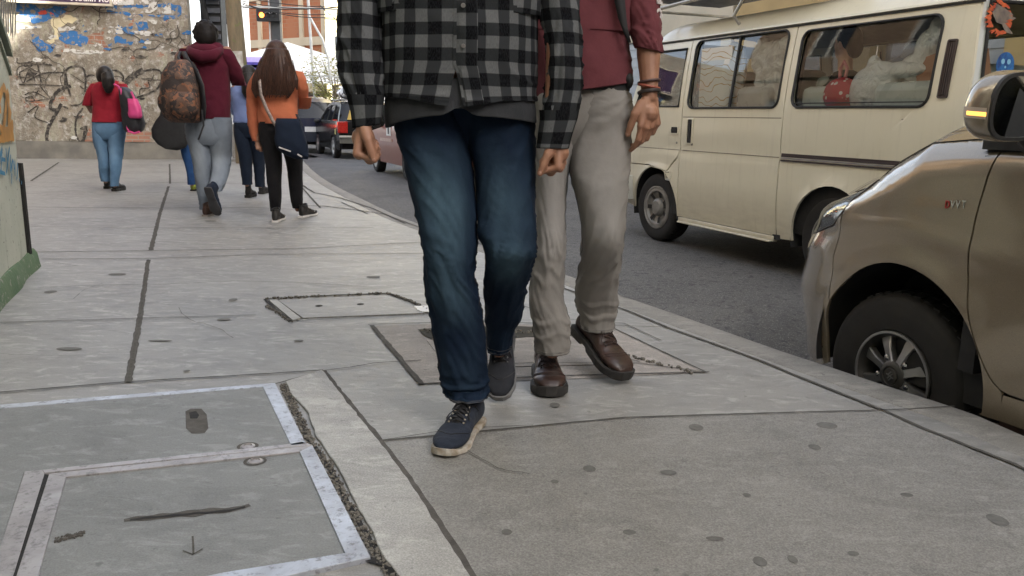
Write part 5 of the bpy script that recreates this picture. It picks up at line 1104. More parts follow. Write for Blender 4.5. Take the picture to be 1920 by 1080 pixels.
hl = [(.37, .965), (.47, .925), (.475, .885), (.45, .835), (.50, .775), (.68, .715), (.92, .675), (1.08, .70), (1.08, .765), (.88, .82), (.70, .865), (.52, .915)]
hl_o = [tuple(q) for q in chaikin(hl, 1)]
bump_o = [(.351, .475), (.381, .60), (.406, .70), (.426, .77), (.446, .825), (.49, .768), (.68, .708), (.92, .668), (1.08, .68), (AC, .66), (AC, .20), (.90, .17), (.46, .17), (ar+.002, .20)]+[p for p in arcp(ar, -13, 27, 10)]
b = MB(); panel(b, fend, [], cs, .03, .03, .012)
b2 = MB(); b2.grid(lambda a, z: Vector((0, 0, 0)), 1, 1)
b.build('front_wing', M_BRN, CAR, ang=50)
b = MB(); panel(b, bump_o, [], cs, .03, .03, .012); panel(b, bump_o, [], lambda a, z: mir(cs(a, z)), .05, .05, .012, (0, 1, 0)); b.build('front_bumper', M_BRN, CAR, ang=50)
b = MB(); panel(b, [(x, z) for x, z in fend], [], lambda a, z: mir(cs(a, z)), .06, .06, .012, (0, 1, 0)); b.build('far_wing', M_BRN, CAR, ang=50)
b = MB(); b.grid(lambda a, z: cs(a, z)+Vector((0, -.0, 0)), 10, 6, (1.08, AC), (.66, .85)); b.grid(lambda a, z: mir(cs(a, z)), 10, 6, (1.08, AC), (.66, .85)); b.build('grille', M_RUB, CAR)
for q, nm in ((lambda v: v, 1), (mir, 0)):
    b = MB(); panel(b, [(x, min(z, ztop(x)-.001)) for x, z in hl], [], lambda a, z: q(cs(a, z)+Vector((-.012, -.014, 0))), .03, .02, .0); h_ = b.build('headlight', M_BLACK if False else M_LENS, CAR, ang=60)
    b = MB(); panel(b, [(x, min(z, ztop(x)-.001)) for x, z in hl], [], lambda a, z: q(cs(a, z)+Vector((.002, .002, 0))), .03, .02, .0); b.build('lens', M_GLASS, h_, ang=60)
    b = MB(); pts = [q(cs(x, min(z, ztop(x)-.001))) for x, z in hl]; b.tube(pts, .004, 6, closed=True); b.build('lamp_seal', M_TRIM, h_)
    for a_, z_ in ((.60, .82), (.84, .76)):
        b = MB(); c = q(cs(a_, z_)+Vector((-.03, -.03, 0))); b.ell(c, .036, 14); b.build('reflector', M_CHROME, h_)
# door
def dsh(p): return (p[0]-.0065, p[1])
door = [dsh(p) for p in seam]+[(-.47, .338), (-1.40, .325), (-1.42, 1.13)]
b = MB(); panel(b, [(x, z) for x, z in door], [], cs, .05, .03, .012); dr = b.build('front_door', M_BRN, CAR, ang=50)
b = MB(); rd_ = [(-1.43, .325), (-2.0, .325)]+[(x-2.42, z) for x, z in arcp(ar, 10, 100, 12)]+[(-2.46, 1.16), (-1.43, 1.135)]
CSs = lambda a, z: cs(max(a, -1.9), z)+Vector((min(0, a+1.9), 0, 0))
panel(b, rd_, [], CSs, .1, .06, .012); b.build('rear_door', M_BRN, CAR, ang=50)
b = MB(); rq = [(-2.465, 1.16), (-2.465, .70)]+[(x-2.42, z) for x, z in arcp(ar, 96, 187, 12)]+[(-2.81, .25), (-3.1, .3), (-3.15, .8), (-3.05, 1.16)]
panel(b, rq, [], CSs, .1, .06, .012); panel(b, [(x, z) for x, z in [(-.45, .33), (-.44, .24), (-2.05, .24)]+[(q_[0]-2.42, q_[1]) for q_ in arcp(ar, -6, 96, 12)]+[(-2.46, 1.16), (-3.05, 1.16), (-3.15, .8), (-3.1, .3), (-2.81, .25)][0:0]+[(-2.42+ar+.02, .45), (-.5, .33)]], [], CSs, .1, .06, .012); b.build('rear_quarter', M_BRN, CAR, ang=50)
b = MB(); panel(b, [(-.3, 1.1), (-.45, .33), (-.45, .24), (-3.1, .24), (-3.15, .8), (-3.05, 1.16)], [], lambda a, z: mir(CSs(a, z)), .1, .1, .012, (0, 1, 0)); b.build('far_side_panel', M_BRN, CAR, ang=50)
b = MB(); b.grid(lambda a, z: CSs(a, z)+Vector((0, -.004, 0)), 24, 3, (-.44, -2.03), (.19, .262)); b.build('sill', M_TRIM, CAR)
b = MB(); b.box((-.29, -.05, .72), (.06, .05, .72)); b.box((-1.3, -Wc/2, .3), (2.6, Wc-.12, .12)); b.box((-1.42, -.05, .75), (.06, .05, .8)); b.box((-2.9, -Wc/2, .7), (.3, Wc-.2, .8)); b.box((.0, -Wc/2, .62), (1.0, Wc-.85, .5)); b.build('floor', M_BLACK, CAR, smooth=False)
for cx in (0, -2.42):
    b = MB(); b.grid(lambda a, v_: Vector((cx+(ar+.014)*math.cos(a), -.012-v_*.38, HUBZ+(ar+.014)*math.sin(a))), 28, 3, (R_(-12), R_(192)), (0, 1)); b.grid(lambda a, v_: Vector((cx+(ar+.014)*v_*math.cos(a), -.39, HUBZ+(ar+.014)*v_*math.sin(a))), 20, 2, (R_(-12), R_(192)), (0, 1)); b.build('wheel_well', M_BLACK, CAR)
# bonnet
def hood(a, v_):
    L = cs(a, ztop(a)); Rr_ = mir(L); wd_ = (L.y-Rr_.y)/Wc; e = 1-abs(v_*2-1)**2.4
    p = L.lerp(Rr_, v_); p.z += .155*e*min(1, wd_*1.2)+.004; return p
b = MB(); b.grid(lambda a, v_: hood(a, v_), 60, 40, (-.30, AC-.01), (.0, 1)); b.build('bonnet', M_BRN, CAR, ang=70)
b = MB(); b.rings([[hood(a, v_)+Vector((0, 0, .0022)) for v_ in (.052, .0555)] for a in [-.28+i*.03 for i in range(26)]], False, False); b.build('bonnet_gap', M_BLACK, CAR, smooth=False, fix=False)
# greenhouse
def gh(s, v_, k):                               # roof, screens
    return Vector((s, -Wc/2+(0.5-v_)*2*(Wc/2-.10-k*.14), 0))
gp = [(-.42, 1.13, 0), (-.62, 1.28, .25), (-1.12, 1.60, .95), (-1.45, 1.665, 1), (-2.3, 1.66, 1), (-2.9, 1.56, 1), (-3.12, 1.16, .2)]
def ghp(i, v_):
    s, z, k = gp[i]; p = gh(s, v_, k); e = 1-abs(v_*2-1)**2.5; p.z = z+.03*e*(i > 1); p.x += (.16*e if i < 2 else .06*e if i == 2 else 0); return p
def seg(i0, i1, nm, m, vr=(0, 1)):
    b_ = MB(); b_.rings([[ghp(i, vr[0]+(vr[1]-vr[0])*j/16) for j in range(17)] for i in range(i0, i1+1)], False, False); return b_.build(nm, m, CAR, ang=60)
seg(0, 2, 'windscreen', M_GLASSD, (.04, .96)); seg(2, 5, 'roof', M_BRN); seg(5, 6, 'rear_screen', M_GLASSD)
for q in (lambda v: v, mir):
    b = MB(); 
    top = [Vector((s, gh(s, 0, k).y, z)) for s, z, k in gp]; top = [Vector((p.x, p.y, p.z)) for p in top]
    b.tube([q(p) for p in top], [.035, .032, .03, .03, .03, .035, .04], 8, flat=.7); b.build('window_pillar', M_BRN, CAR)
    b = MB(); n_ = 24
    def wtop(s): return itp([(-3.12, 1.16), (-2.9, 1.54), (-2.3, 1.635), (-1.45, 1.64), (-1.12, 1.575), (-.62, 1.26), (-.42, 1.14)], s)
    def wy(s, z): k = (z-1.1)/.56; return -.085-.14*k
    b.grid(lambda s, v_: q(Vector((s, wy(s, lerp(1.10+.02*(-s-.3)/2, wtop(s), v_)), lerp(1.10+.02*(-s-.3)/2, wtop(s), v_)))), 24, 4, (-.62, -3.0), (0, 1)); b.build('side_window', M_GLASSD, CAR)
b = MB(); b.add([cs(-.245, 1.09)+Vector((0, .004, .0)), cs(-.60, 1.105)+Vector((0, .004, 0)), Vector((-.64, -.10, 1.27)), Vector((-.42, -.075, 1.15))], [(0, 1, 2, 3)]); b.box((-.38, -.045, 1.115), (.26, .05, .03)); b.build('mirror_sail', M_RUB, CAR, smooth=False)
wheel(CAR, .03, -.045, .313, .185, 'alloy', 1, 2, -.067); wheel(CAR, -2.42, -.03, .313, .185, 'alloy', dz=-.067); wheel(CAR, 0, -Wc+.03, HUBZ, .185, 'far', -1); wheel(CAR, -2.42, -Wc+.03, HUBZ, .185, 'far', -1)
# door mirror
mc = cpx(1888, 199, .115)
def sup(c, r, e, th, ph_):
    f = lambda w_, m_: math.copysign(abs(w_)**m_, w_); return c+Vector((r[0]*f(math.cos(ph_), e)*f(math.cos(th), e), r[1]*f(math.cos(ph_), e)*f(math.sin(th), e), r[2]*f(math.sin(ph_), e)))
RMIR = Matrix.Rotation(R_(-4), 3, 'Y')
def shell(th, ph_, k=1.0, cut=-.035):
    v_ = sup(Vector((0, 0, 0)), (.085*k, .118*k, .104*k), .72, th, ph_)
    v_.x = max(v_.x, cut); v_.y += -.02*(v_.z/.1)*(v_.z > 0); return mc+RMIR @ v_
b = MB(); b.grid(lambda a, p_: shell(a, p_), 48, 30, (0, 2*PI), (-PI/2+.01, PI/2-.01)); mr = b.build('door_mirror', M_BRN, CAR, ang=35)
b = MB(); ring = [shell(PI, 0)]
def face(k, x): return [mc+RMIR @ Vector((x, y_*k, z_*k)) for y_, z_ in [(.112*math.copysign(abs(math.cos(t_))**.62, math.cos(t_))-.012*(math.sin(t_) > 0)*math.sin(t_), .098*math.copysign(abs(math.sin(t_))**.68, math.sin(t_))) for t_ in [i*2*PI/40 for i in range(40)]]]
b.rings([face(1.0, -.030), face(1.0, -.042), face(.90, -.043), face(.89, -.036)], True, False); b.build('mirror_rim', M_RUB, mr, ang=30)
b = MB(); f_ = face(.90, -.037); b.add(f_, [list(range(40))]); mg = newmat('mirror_glass')[0]; setb(mg.node_tree, mg.node_tree.nodes['Principled BSDF'], col=(.7, .72, .75), metal=1, rough=.015); b.build('mirror_glass', mg, mr, smooth=False)
b = MB(); b.grid(lambda a, p_: shell(a, p_, 1.012, -.03), 14, 4, (R_(72), R_(112)), (R_(-10), R_(-5))); ind = b.build('indicator', M_AMBER, mr)
b = MB(); b.grid(lambda a, p_: shell(a, p_, 1.008, -.03), 14, 5, (R_(25), R_(134)), (R_(-14), R_(-1))); b.build('indicator_lens', pm('milky_lens', (.5, .42, .35)), mr)
b = MB(); b.tube([mc+Vector((-.01, -.07, -.085)), mc+Vector((-.02, -.11, -.125)), Vector((-.38, -.05, 1.115))], [.03, .028, .035], 12, flat=.6); b.build('mirror_foot', M_RUB, mr)
# wing lettering
TXT = Matrix(((-1, 0, 0, 0), (0, 0, 1, 0), (0, 1, 0, 0), (0, 0, 0, 1)))
for ch, px, mm, sz in (('D', 1781, pm('red_badge', (.35, .02, .02)), .036), ('V', 1791, M_CHROME, .036), ('V', 1801, M_CHROME, .036), ('T', 1812, M_CHROME, .036)):
    q = cpx(px, 384, .0); pt = cs(q.x, q.z); letters(ch, sz, mm, CAR, Matrix.Translation(pt+Vector((0, .002, 0))) @ TXT, 'wing_lettering', .0015, bold=.0008, sx=.72)
# ---------------------------------------------------------------- other traffic
def auto(name, label, hub, ang, prof, wb, arch_r, windows, paint, W=1.66, cat='car', tail=None, rim_r=.29, detail=True, group=None, plate=None, bumperm=None, taillit=False, roofz=None):
    """prof: closed-top side profile from the rear bumper up over the roof to the nose, (s, z, material); rear axle at s=0, front axle at s=wb"""
    t = veh(name, label, cat, hub, ang, group)
    belt = .9
    def ys(z, s=0): 
        y = -.19*max(0, (z-belt)/(.60))**1.15 if z > belt else -.05*((belt-z)/.7)**2; e = max(0, -.45-s, s-wb-.35); return y-.22*e*e
    fl = lambda s, z: Vector((s, ys(z, s), z)); fr = lambda s, z: Vector((s, -W-ys(z, s), z))
    z0 = .24; bot = []
    def arc(c): return [(c+arch_r*math.cos(R_(a)), rim_r+arch_r*math.sin(R_(a))) for a in range(-8, 189, 14)]
    out = [(s, z) for s, z, m in prof]+[(prof[-1][0]-.05, z0)]+arc(wb)+arc(0)+[(prof[0][0]+.03, z0)]
    for fn, inw, nm in ((fl, (0, -1, 0), 'side_panel'), (fr, (0, 1, 0), 'far_side_panel')):
        b = MB(); panel(b, out, windows, fn, .15, .1, .015, inw); b.build(nm, paint, t, ang=35)
        for wi in windows:
            b = MB(); panel(b, wi, [], lambda s, z: fn(s, z)+Vector(inw)*.012, 9, .2, 0); w_ = b.build('side_window', M_GLASSD, t, ang=60)
            b = MB(); b.tube([fn(*p) for p in wi], .012, 5, closed=True); b.build('window_seal', M_RUB, w_)
    runs = []; 
    for (s0, za, m0), (s1, zb, m1) in zip(prof, prof[1:]):
        b = MB(); n = max(1, int(math.hypot(s1-s0, zb-za)/.12))
        def pt(u_, v_):
            s = lerp(s0, s1, u_); z = lerp(za, zb, u_); L = fl(s, z); Rr_ = fr(s, z); p = L.lerp(Rr_, v_); e = 1-abs(v_*2-1)**3; p.z += .03*e*(z > .8); p.x += (.07 if s > wb/2 else -.07)*e*(1 if abs(zb-za) > abs(s1-s0)*.35 else 0); return p
        b.grid(pt, n, 14, (0, 1), (0, 1)); nm, mm = {'b': ('body_panel', paint), 'g': ('windscreen' if s0 > wb/2 else 'rear_window', M_GLASSD), 'r': ('roof', paint), 'k': ('bumper', bumperm or M_TRIM), 'h': ('bonnet', paint)}[m0]
        b.build(nm, mm, t, ang=50)
    b = MB(); b.box((wb/2, -W/2, .4), (wb+.9, W-.35, .3)); b.box((wb/2, -W/2, .62), (wb-.75, W-.16, .3)); b.build('floor', M_BLACK, t, smooth=False)
    for x in (0, wb): wheel(t, x, -.02, rim_r, .17, 'far'); wheel(t, x, -W+.02, rim_r, .17, 'far', -1)
    rx = prof[0][0]
    if tail:
        for y in tail[0]:
            b = MB(); b.box((tail[1]-.045, y, tail[2]), (.09, tail[3], tail[4])); b.build('tail_light', M_TAILON if taillit else M_TAIL, t, smooth=False, bevel=.012)
    if plate:
        b = MB(); b.box((plate[0]-.06, -W/2, plate[1]), (.02, .34, .15)); pl_ = b.build('number_plate', M_WPLAIN, t, smooth=False)
    if detail:
        b = MB(); b.box((prof[-1][0]-.02, -W/2, .66), (.06, .9, .12)); b.build('grille', M_RUB, t, smooth=False)
        for y in (-.2, -W+.2):
            b = MB(); b.box((prof[-1][0]-.05, y, .68), (.14, .26, .14)); b.build('headlight', M_LENS, t, smooth=False, bevel=.02)
        for y in (.08, -W-.08):
            b = MB(); b.ell((wb-.55, y, .98), (.05, .09, .07), 10); b.build('door_mirror', M_RUB, t)
    return t, fl
def angof(pr, pf):
    a, c = G(*pr, ROADZ), G(*pf, ROADZ); d = c-a; return (a.x, a.y), math.degrees(math.atan2(-d.x, d.y)), d.length
# black estate: rear-left wheel and front-left wheel contact points
h_, a_, l_ = angof((624, 296), (592, 288)); print('wagon', h_, a_, l_)
M_BLKC = carpaint('black_car_paint', (.006, .006, .006), (.009, .009, .008), .22, .0, dirt=.03)
wag = [(-.78, .42, 'k'), (-.80, .60, 'b'), (-.76, .98, 'g'), (-.50, 1.44, 'r'), (-.1, 1.50, 'r'), (.9, 1.51, 'r'), (1.35, 1.44, 'g'), (1.95, 1.0, 'h'), (2.85, .86, 'b'), (3.15, .70, 'b'), (3.22, .45, 'k'), (3.2, .28, 'k')]
wwin = [[(-.62, 1.0), (-.42, 1.36), (.10, 1.42), (.10, 1.0)], [(.17, 1.0), (.17, 1.43), (.80, 1.43), (.80, 1.0)], [(.87, 1.0), (.87, 1.42), (1.30, 1.36), (1.72, 1.0)]]
WAG, wfl = auto('estate_car', 'black estate car with red tail lights and a white load on its roof', h_, 23.0, wag, 2.45, .34, wwin, M_BLKC, 1.68, tail=([-.12, -1.56], -.78, .84, .26, .30), bumperm=pm('grey_bumper', (.10, .10, .09), (.14, .14, .12), 5, .5), plate=(-.78, .66))
b = MB(); b.box((-.84, -.84, .60), (.06, 1.62, .05)); b.build('bumper_trim', pm('pale_trim', (.55, .53, .46)), WAG, smooth=False, bevel=.01)
b = MB(); b.box((-.46, .003, .72), (.16, .006, .14)); b.build('yellow_sticker', pm('yellow_sticker', (.35, .30, .06)), WAG, smooth=False)
b = MB(); b.add([(-.79, -.25, 1.04), (-.79, -.45, 1.04), (-.66, -.35, 1.30)], [(0, 1, 2)]); b.V = [v+Vector((-.03, 0, 0)) for v in b.V]; b.build('window_sticker', pm('gold_sticker', (.5, .33, .06)), WAG, smooth=False)
b = MB()
for y in (-.22, -1.46): b.tube([(-.4, y, 1.56), (1.1, y, 1.56)], .018, 6)
for x in (-.2, .9): b.tube([(x, -.16, 1.57), (x, -1.52, 1.57)], .016, 6)
b.build('roof_rack', M_CHROME, WAG)
WMX = WAG.matrix_world.copy(); t = thing('roof_load', 'crumpled white and black tarpaulin bundle tied on the roof of the black estate', 'bundle', M=WMX @ Matrix.Translation((.45, -.75, 1.60)))
def tarp():
    m, nt, b_ = newmat('striped_tarp'); w_ = nd(nt, 'TexWave', {'Vector': coords(nt), 'Scale': 1.1, 'Distortion': 6.0, 'Detail': 1.5}).outputs[1]; setb(nt, b_, col=mixc(nt, ramp(nt, w_, [(.70, 0.0), (.76, 1.0)]), (.75, .74, .74), (.03, .03, .03)), rough=.5); return m
b = MB(); b.ell((0, 0, .16), (.62, .5, .18), 18); b.ell((-.3, .2, .22), (.3, .25, .2), 16); b.ell((.35, -.1, .2), (.25, .3, .16), 16); o = fuse(b, 'tarpaulin', tarp(), t, .03, 1)
for v in o.data.vertices: v.co += Vector((noise.noise(v.co*6), noise.noise(v.co*6+Vector((5, 0, 0))), noise.noise(v.co*6+Vector((0, 5, 0)))))*.05
b = MB()
for x in (-.35, .3): b.tube([(x, .5, .0), (x, .3, .32), (x, 0, .37), (x, -.3, .32), (x, -.5, .0)], .01, 6)
b.build('tie_rope', M_RUB, t)
# terracotta taxi, partly behind the plaid man
p = G(703, 322, ROADZ); ang = 22.5; u_ = Vector((-math.sin(R_(ang)), math.cos(R_(ang)), 0)); hb = p-u_*2.45
M_TER = carpaint('terracotta_paint', (.23, .070, .045), (.20, .062, .04), .4, .2, dirt=.25)
sedan = [(-.85, .30, 'k'), (-.88, .55, 'b'), (-.86, .88, 'b'), (-.45, .96, 'g'), (-.05, 1.34, 'r'), (.35, 1.40, 'r'), (1.05, 1.38, 'g'), (1.72, .95, 'h'), (2.80, .84, 'b'), (3.12, .70, 'b'), (3.18, .45, 'k'), (3.15, .28, 'k')]
swin = [[(-.05, .98), (.12, 1.28), (.55, 1.32), (.55, .98)], [(.62, .98), (.62, 1.32), (1.0, 1.30), (1.48, .98)]]
TER, tfl = auto('taxi', 'terracotta red saloon with a white square number on its side behind the plaid man', (hb.x, hb.y), ang, sedan, 2.45, .35, swin, M_TER, 1.64, tail=([-.15, -1.5], -.86, .75, .3, .14), bumperm=M_TER)
TI = TER.matrix_world.inverted()
def tpx(px, py): o_ = TI @ CAM; d = TI.to_3x3() @ ray(px, py); return o_+d*((.0-o_.y)/d.y)
q = tpx(729, 246); b = MB(); b.box((q.x, .004, q.z), (.34, .012, .17)); b.build('white_plate', M_WPLAIN, TER, smooth=False)
letters('B', .17, M_BLACK, TER, Matrix.Translation((q.x, .0125, q.z)) @ TXT, 'plate_letter', .002, bold=.004)
q = tpx(724, 262); b = MB(); b.box((q.x, .0, q.z), (.95, .02, .06)); b.build('side_strip', pm('pinkish_strip', (.45, .3, .25)), TER, smooth=False)
# blue suv, white van, white estate, little hatchback further on
h_, a_, l_ = angof((596, 268), (560, 262)); 
suv = [(-.8, .35, 'k'), (-.84, .62, 'b'), (-.80, 1.02, 'g'), (-.56, 1.50, 'r'), (0, 1.62, 'r'), (1.1, 1.62, 'r'), (1.5, 1.52, 'g'), (2.1, 1.10, 'h'), (2.95, .98, 'b'), (3.2, .8, 'b'), (3.25, .45, 'k'), (3.2, .28, 'k')]
owin = [[(-.66, 1.08), (-.45, 1.46), (.15, 1.52), (.15, 1.08)], [(.22, 1.08), (.22, 1.53), (1.3, 1.5), (1.75, 1.08)]]
p = D(566, 262, 26.0); p.x -= .6
auto('suv', 'dark blue sport utility car with lit brake lights beside the orange sweater', (p.x, p.y), 14, suv, 2.5, .36, owin, carpaint('navy_paint', (.006, .010, .032), None, .3, .2, dirt=.05), 1.7, tail=([-.12, -1.58], -.84, .92, .16, .2), taillit=True, plate=(-.86, .72), bumperm=pm('dark_bumper', (.02, .025, .04)), rim_r=.33)
box = [(-.8, .4, 'k'), (-.85, .6, 'b'), (-.82, 1.15, 'g'), (-.72, 1.80, 'r'), (-.4, 1.92, 'r'), (2.2, 1.92, 'r'), (2.6, 1.80, 'g'), (2.95, 1.15, 'b'), (3.2, .95, 'b'), (3.25, .45, 'k'), (3.2, .28, 'k')]
bwin = [[(-.65, 1.2), (-.6, 1.7), (.9, 1.7), (.9, 1.2)], [(1.0, 1.2), (1.0, 1.7), (2.4, 1.7), (2.7, 1.2)]]
p = D(592, 190, 40); WVv, _ = auto('minivan', 'white boxy van with a dark roof sign far down the road', (p.x-.85, p.y), 12, box, 2.4, .36, bwin, pm('plain_white_paint', (.78, .80, .82), None, 4, .3), 1.75, tail=([-.1, -1.65], -.85, 1.0, .12, .3), plate=(-.87, .8))
b = MB(); b.box((.2, -.87, 2.08), (.3, 1.2, .18)); b.build('roof_sign', M_TRIM, WVv, smooth=False, bevel=.03)
p = D(615, 195, 33); WE, _ = auto('estate_car', 'white estate car with roof rails in the queue beyond the black one', (p.x-.6, p.y), 16, wag, 2.45, .34, wwin, pm('white_car_paint', (.76, .77, .8), None, 4, .3), 1.66, tail=([-.1, -1.56], -.78, .84, .2, .28), plate=(-.8, .6))
b = MB()
for y in (-.2, -1.46): b.tube([(-.4, y, 1.58), (1.1, y, 1.58)], .025, 6)
for x in (-.25, .95): b.tube([(x, -.1, 1.60), (x, -1.56, 1.60)], .025, 6)
b.build('roof_rails', M_TRIM, WE)
p = D(640, 200, 37); auto('hatchback', 'small silver hatchback furthest right in the distant queue', (p.x-.3, p.y), 20, sedan, 2.4, .35, swin, pm('silver_car_paint', (.5, .53, .56), None, 4, .3, metal=.4), 1.6, tail=([-.15, -1.45], -.86, .78, .26, .14))
# ================================================================ PEOPLE
def fabric(name, c1, c2=None, weave=900, rough=.9, blotch=6, bs=.25, wear=None, sheen=.04):
    m, nt, b = newmat(name); v = coords(nt)
    c = mixc(nt, ramp(nt, nz(nt, v, blotch, 5, .6), [(.35, 0.0), (.65, 1.0)]), c1, c2 or tuple(x*.78 for x in c1))
    if wear:
        a = nt.nodes.new('ShaderNodeAttribute'); a.attribute_name = 'wear'
        f = math_(nt, 'MULTIPLY', a.outputs['Fac'], ramp(nt, nz(nt, coords(nt, 'Object', (1, 1, .35)), 26, 5, .65), [(.25, .55), (.75, 1.0)])); c = mixc(nt, f, c, wear)
    wv = nd(nt, 'TexWave', {'Vector': nd(nt, 'Mapping', {'Vector': v, 'Rotation': (0, R_(35), 0)}).outputs[0], 'Scale': weave/6, 'Distortion': 1.5}).outputs[1]
    setb(nt, b, col=c, rough=rough, sheen=sheen, spec=.10); p = bump(nt, b, wv, .12, .0008); bump(nt, b, nz(nt, v, 70, 4, .6), bs, .004, p); return m
def plaid():
    m, nt, b = newmat('buffalo_plaid_flannel'); uv = nt.nodes.new('ShaderNodeTexCoord').outputs['UV']
    wob = nd(nt, 'TexNoise', {'Vector': uv, 'Scale': 9.0, 'Detail': 2.0}).outputs[1]
    uvw = nd(nt, 'VectorMath', {0: uv, 1: nd(nt, 'VectorMath', {0: nd(nt, 'VectorMath', {0: wob, 1: (.5, .5, .5)}, operation='SUBTRACT').outputs[0], 1: (.006, .008, 0)}, operation='MULTIPLY').outputs[0]}, operation='ADD').outputs[0]
    s = nd(nt, 'SeparateXYZ', {0: uvw}); f = []
    for i, per in ((0, .066), (1, .068)):
        t = math_(nt, 'FRACT', math_(nt, 'DIVIDE', math_(nt, 'ADD', s.outputs[i], 10.0), per)); f.append(ramp(nt, t, [(.47, 0.0), (.50, 1.0), (.97, 1.0), (1.0, 0.0)]))
    base = mixc(nt, f[0], mixc(nt, f[1], (.0028, .003, .004), (.030, .032, .035)), mixc(nt, f[1], (.022, .024, .026), (.112, .117, .120)))
    th = nd(nt, 'TexNoise', {'Vector': nd(nt, 'Mapping', {'Vector': uv, 'Scale': (1, .25, 1)}).outputs[0], 'Scale': 420.0, 'Detail': 2.0}).outputs[0]
    c = mixc(nt, math_(nt, 'MULTIPLY', ramp(nt, th, [(.4, 0.0), (.7, 1.0)]), .35), base, (.035, .037, .040))
    setb(nt, b, col=c, rough=.95, sheen=.0, spec=.06); bump(nt, b, nz(nt, uv, 300, 3), .2, .0015); return m
M_PLAID = plaid(); M_JEAN = fabric('indigo_denim', (.005, .011, .023), (.008, .016, .033), 1400, .85, 8, .3, (.058, .102, .135), sheen=0)
M_KNIT = fabric('charcoal_knit', (.040, .042, .046), (.028, .030, .033), 500, .95, 12, .5); M_KHAKI = fabric('grey_twill', (.225, .212, .195), (.19, .18, .165), 1500, .85, 5, .2, (.29, .28, .265))
M_MAR = fabric('maroon_jersey', (.125, .038, .044), (.098, .029, .035), 1200, .85, 7, .3); M_MAR2 = fabric('wine_fleece', (.085, .014, .026), (.065, .010, .02), 1000, .95, 7, .3)
M_ORG = fabric('orange_sweater', (.48, .15, .078), (.41, .128, .066), 700, .9, 9, .35); M_REDP = fabric('red_polo', (.30, .020, .034), (.24, .016, .028), 900, .85, 9, .3)
M_LBLUE = fabric('pale_blue_denim', (.10, .185, .29), (.075, .14, .23), 900, .85, 10, .3, (.20, .32, .45)); M_GREYJ = fabric('grey_denim', (.165, .195, .235), (.135, .16, .195), 900, .85, 9, .3, (.30, .33, .36))
M_BSH = fabric('light_blue_shirt', (.20, .26, .48), (.16, .21, .40), 900, .9, 8, .3); M_LEG = fabric('black_leggings', (.010, .010, .012), (.016, .015, .016), 900, .8, 9, .2); M_DJ = fabric('dark_blue_denim', (.016, .024, .042), (.012, .018, .032), 900, .85, 9, .3)
M_HAIR2 = pm('brown_hair', (.055, .025, .016), (.025, .012, .009), 30, .45)
def hairm(name, c1, c2):
    m, nt, b = newmat(name); v = coords(nt, 'Object', (1, 1, .06)); n = nz(nt, v, 120, 3, .6)
    setb(nt, b, col=mixc(nt, ramp(nt, n, [(.35, 0.0), (.7, 1.0)]), c1, c2), rough=.5, spec=.3); bump(nt, b, n, .5, .004); return m
M_HB = hairm('straight_black_hair', (.007, .006, .006), (.018, .014, .012)); M_HBR = hairm('long_brown_hair', (.022, .010, .007), (.075, .034, .022))
def lsp(*rows):                                  # rows (py, xl, xr, Y, ry) -> world rows (cx, cy, cz, rx, ry)
    out = []
    for py, xl, xr, Y, ry in rows:
        a, c = D(xl, py, Y), D(xr, py, Y); out.append(((a.x+c.x)/2, Y, (a.z+c.z)/2, abs(c.x-a.x)/2, ry))
    return out
def ridg(x): return 1.6*max(0, 1-abs(x)*2.6)**1.6-.5
def folds(seed, amp, fz=22, ft=2.2, tilt=.6, lo=None, hi=None):
    """cloth creases: returns f(theta, z) in metres; lo/hi: tables z -> gain"""
    def f(th, z):
        c, s = math.cos(th)*ft*.5, math.sin(th)*ft*.5
        wv = noise.noise(Vector((c, s+seed, z*5)))*1.2
        a = ridg(noise.noise(Vector((c*1.0+seed, s*1.0, (z+tilt*.14*c)*fz*.8+wv))))*.55+ridg(noise.noise(Vector((c*1.5+3, s*1.5+seed, (z-tilt*.18*s)*fz*1.5+wv))))*.16+noise.noise(Vector((c*1.2, s*1.2+seed*2, z*6)))*.7
        return amp*a*(itp(lo, z) if lo else 1)
    return f
def stack(seed, z0, z1, amp, per=.036):             # cloth bunched in rolls above the shoe
    def f(th, z):
        g = max(0, math.sin(PI*max(0, min(1, (z-z0)/(z1-z0))))); n_ = noise.noise(Vector((math.cos(th)*.9, math.sin(th)*.9+seed, z*4)))
        return amp*g*(max(0, math.sin(2*PI*z/per+n_*5))**.7*(.6+n_)-.25)
    return f
def cloft(mb, rows, k=6, n=64, fold=None, e=2.15, wear=None, hem=None, top=None, th0=0, th1=2*PI, cap=False, tuck=0, push=None):
    R = cr(rows, k); rs = []; at = []; closed = abs(th1-th0-2*PI) < 1e-6
    zb = R[-1][2]; zt = R[0][2]
    for i, (cx, cy, cz, rx, ry) in enumerate(R):
        ring = []
        for j in range(n if closed else n+1):
            th = th0+(th1-th0)*j/n; c, s = math.cos(th), math.sin(th); q = 2/e
            px, py = math.copysign(abs(c)**q, c), math.copysign(abs(s)**q, s)
            z = cz
            if hem: z += hem(th)*max(0, 1-(len(R)-1-i)/(len(R)*.35))
            d = fold(th, z) if fold else 0
            if push: d += push(th, z)
            ring.append(Vector((cx+px*rx+c*d, cy+py*ry+s*d, z))); at.append(wear(th, z) if wear else 0.0)
        rs.append(ring)
    if tuck:                                     # turned-in edge so the garment has thickness
        cx, cy, cz, rx, ry = R[-1]; l = rs[-1]; c0 = Vector((cx, cy, 0)); r2 = []; r3 = []
        for p in l:
            d = Vector((p.x-cx, p.y-cy, 0)); r2.append(p-d.normalized()*tuck*.5-Vector((0, 0, tuck*.35))); r3.append(p-d.normalized()*tuck*1.6+Vector((0, 0, .03)))
        rs += [r2, r3]; at += [0.0]*(2*len(l))
    mb.rings(rs, closed, cap, at=at); mb.last = rs; return mb
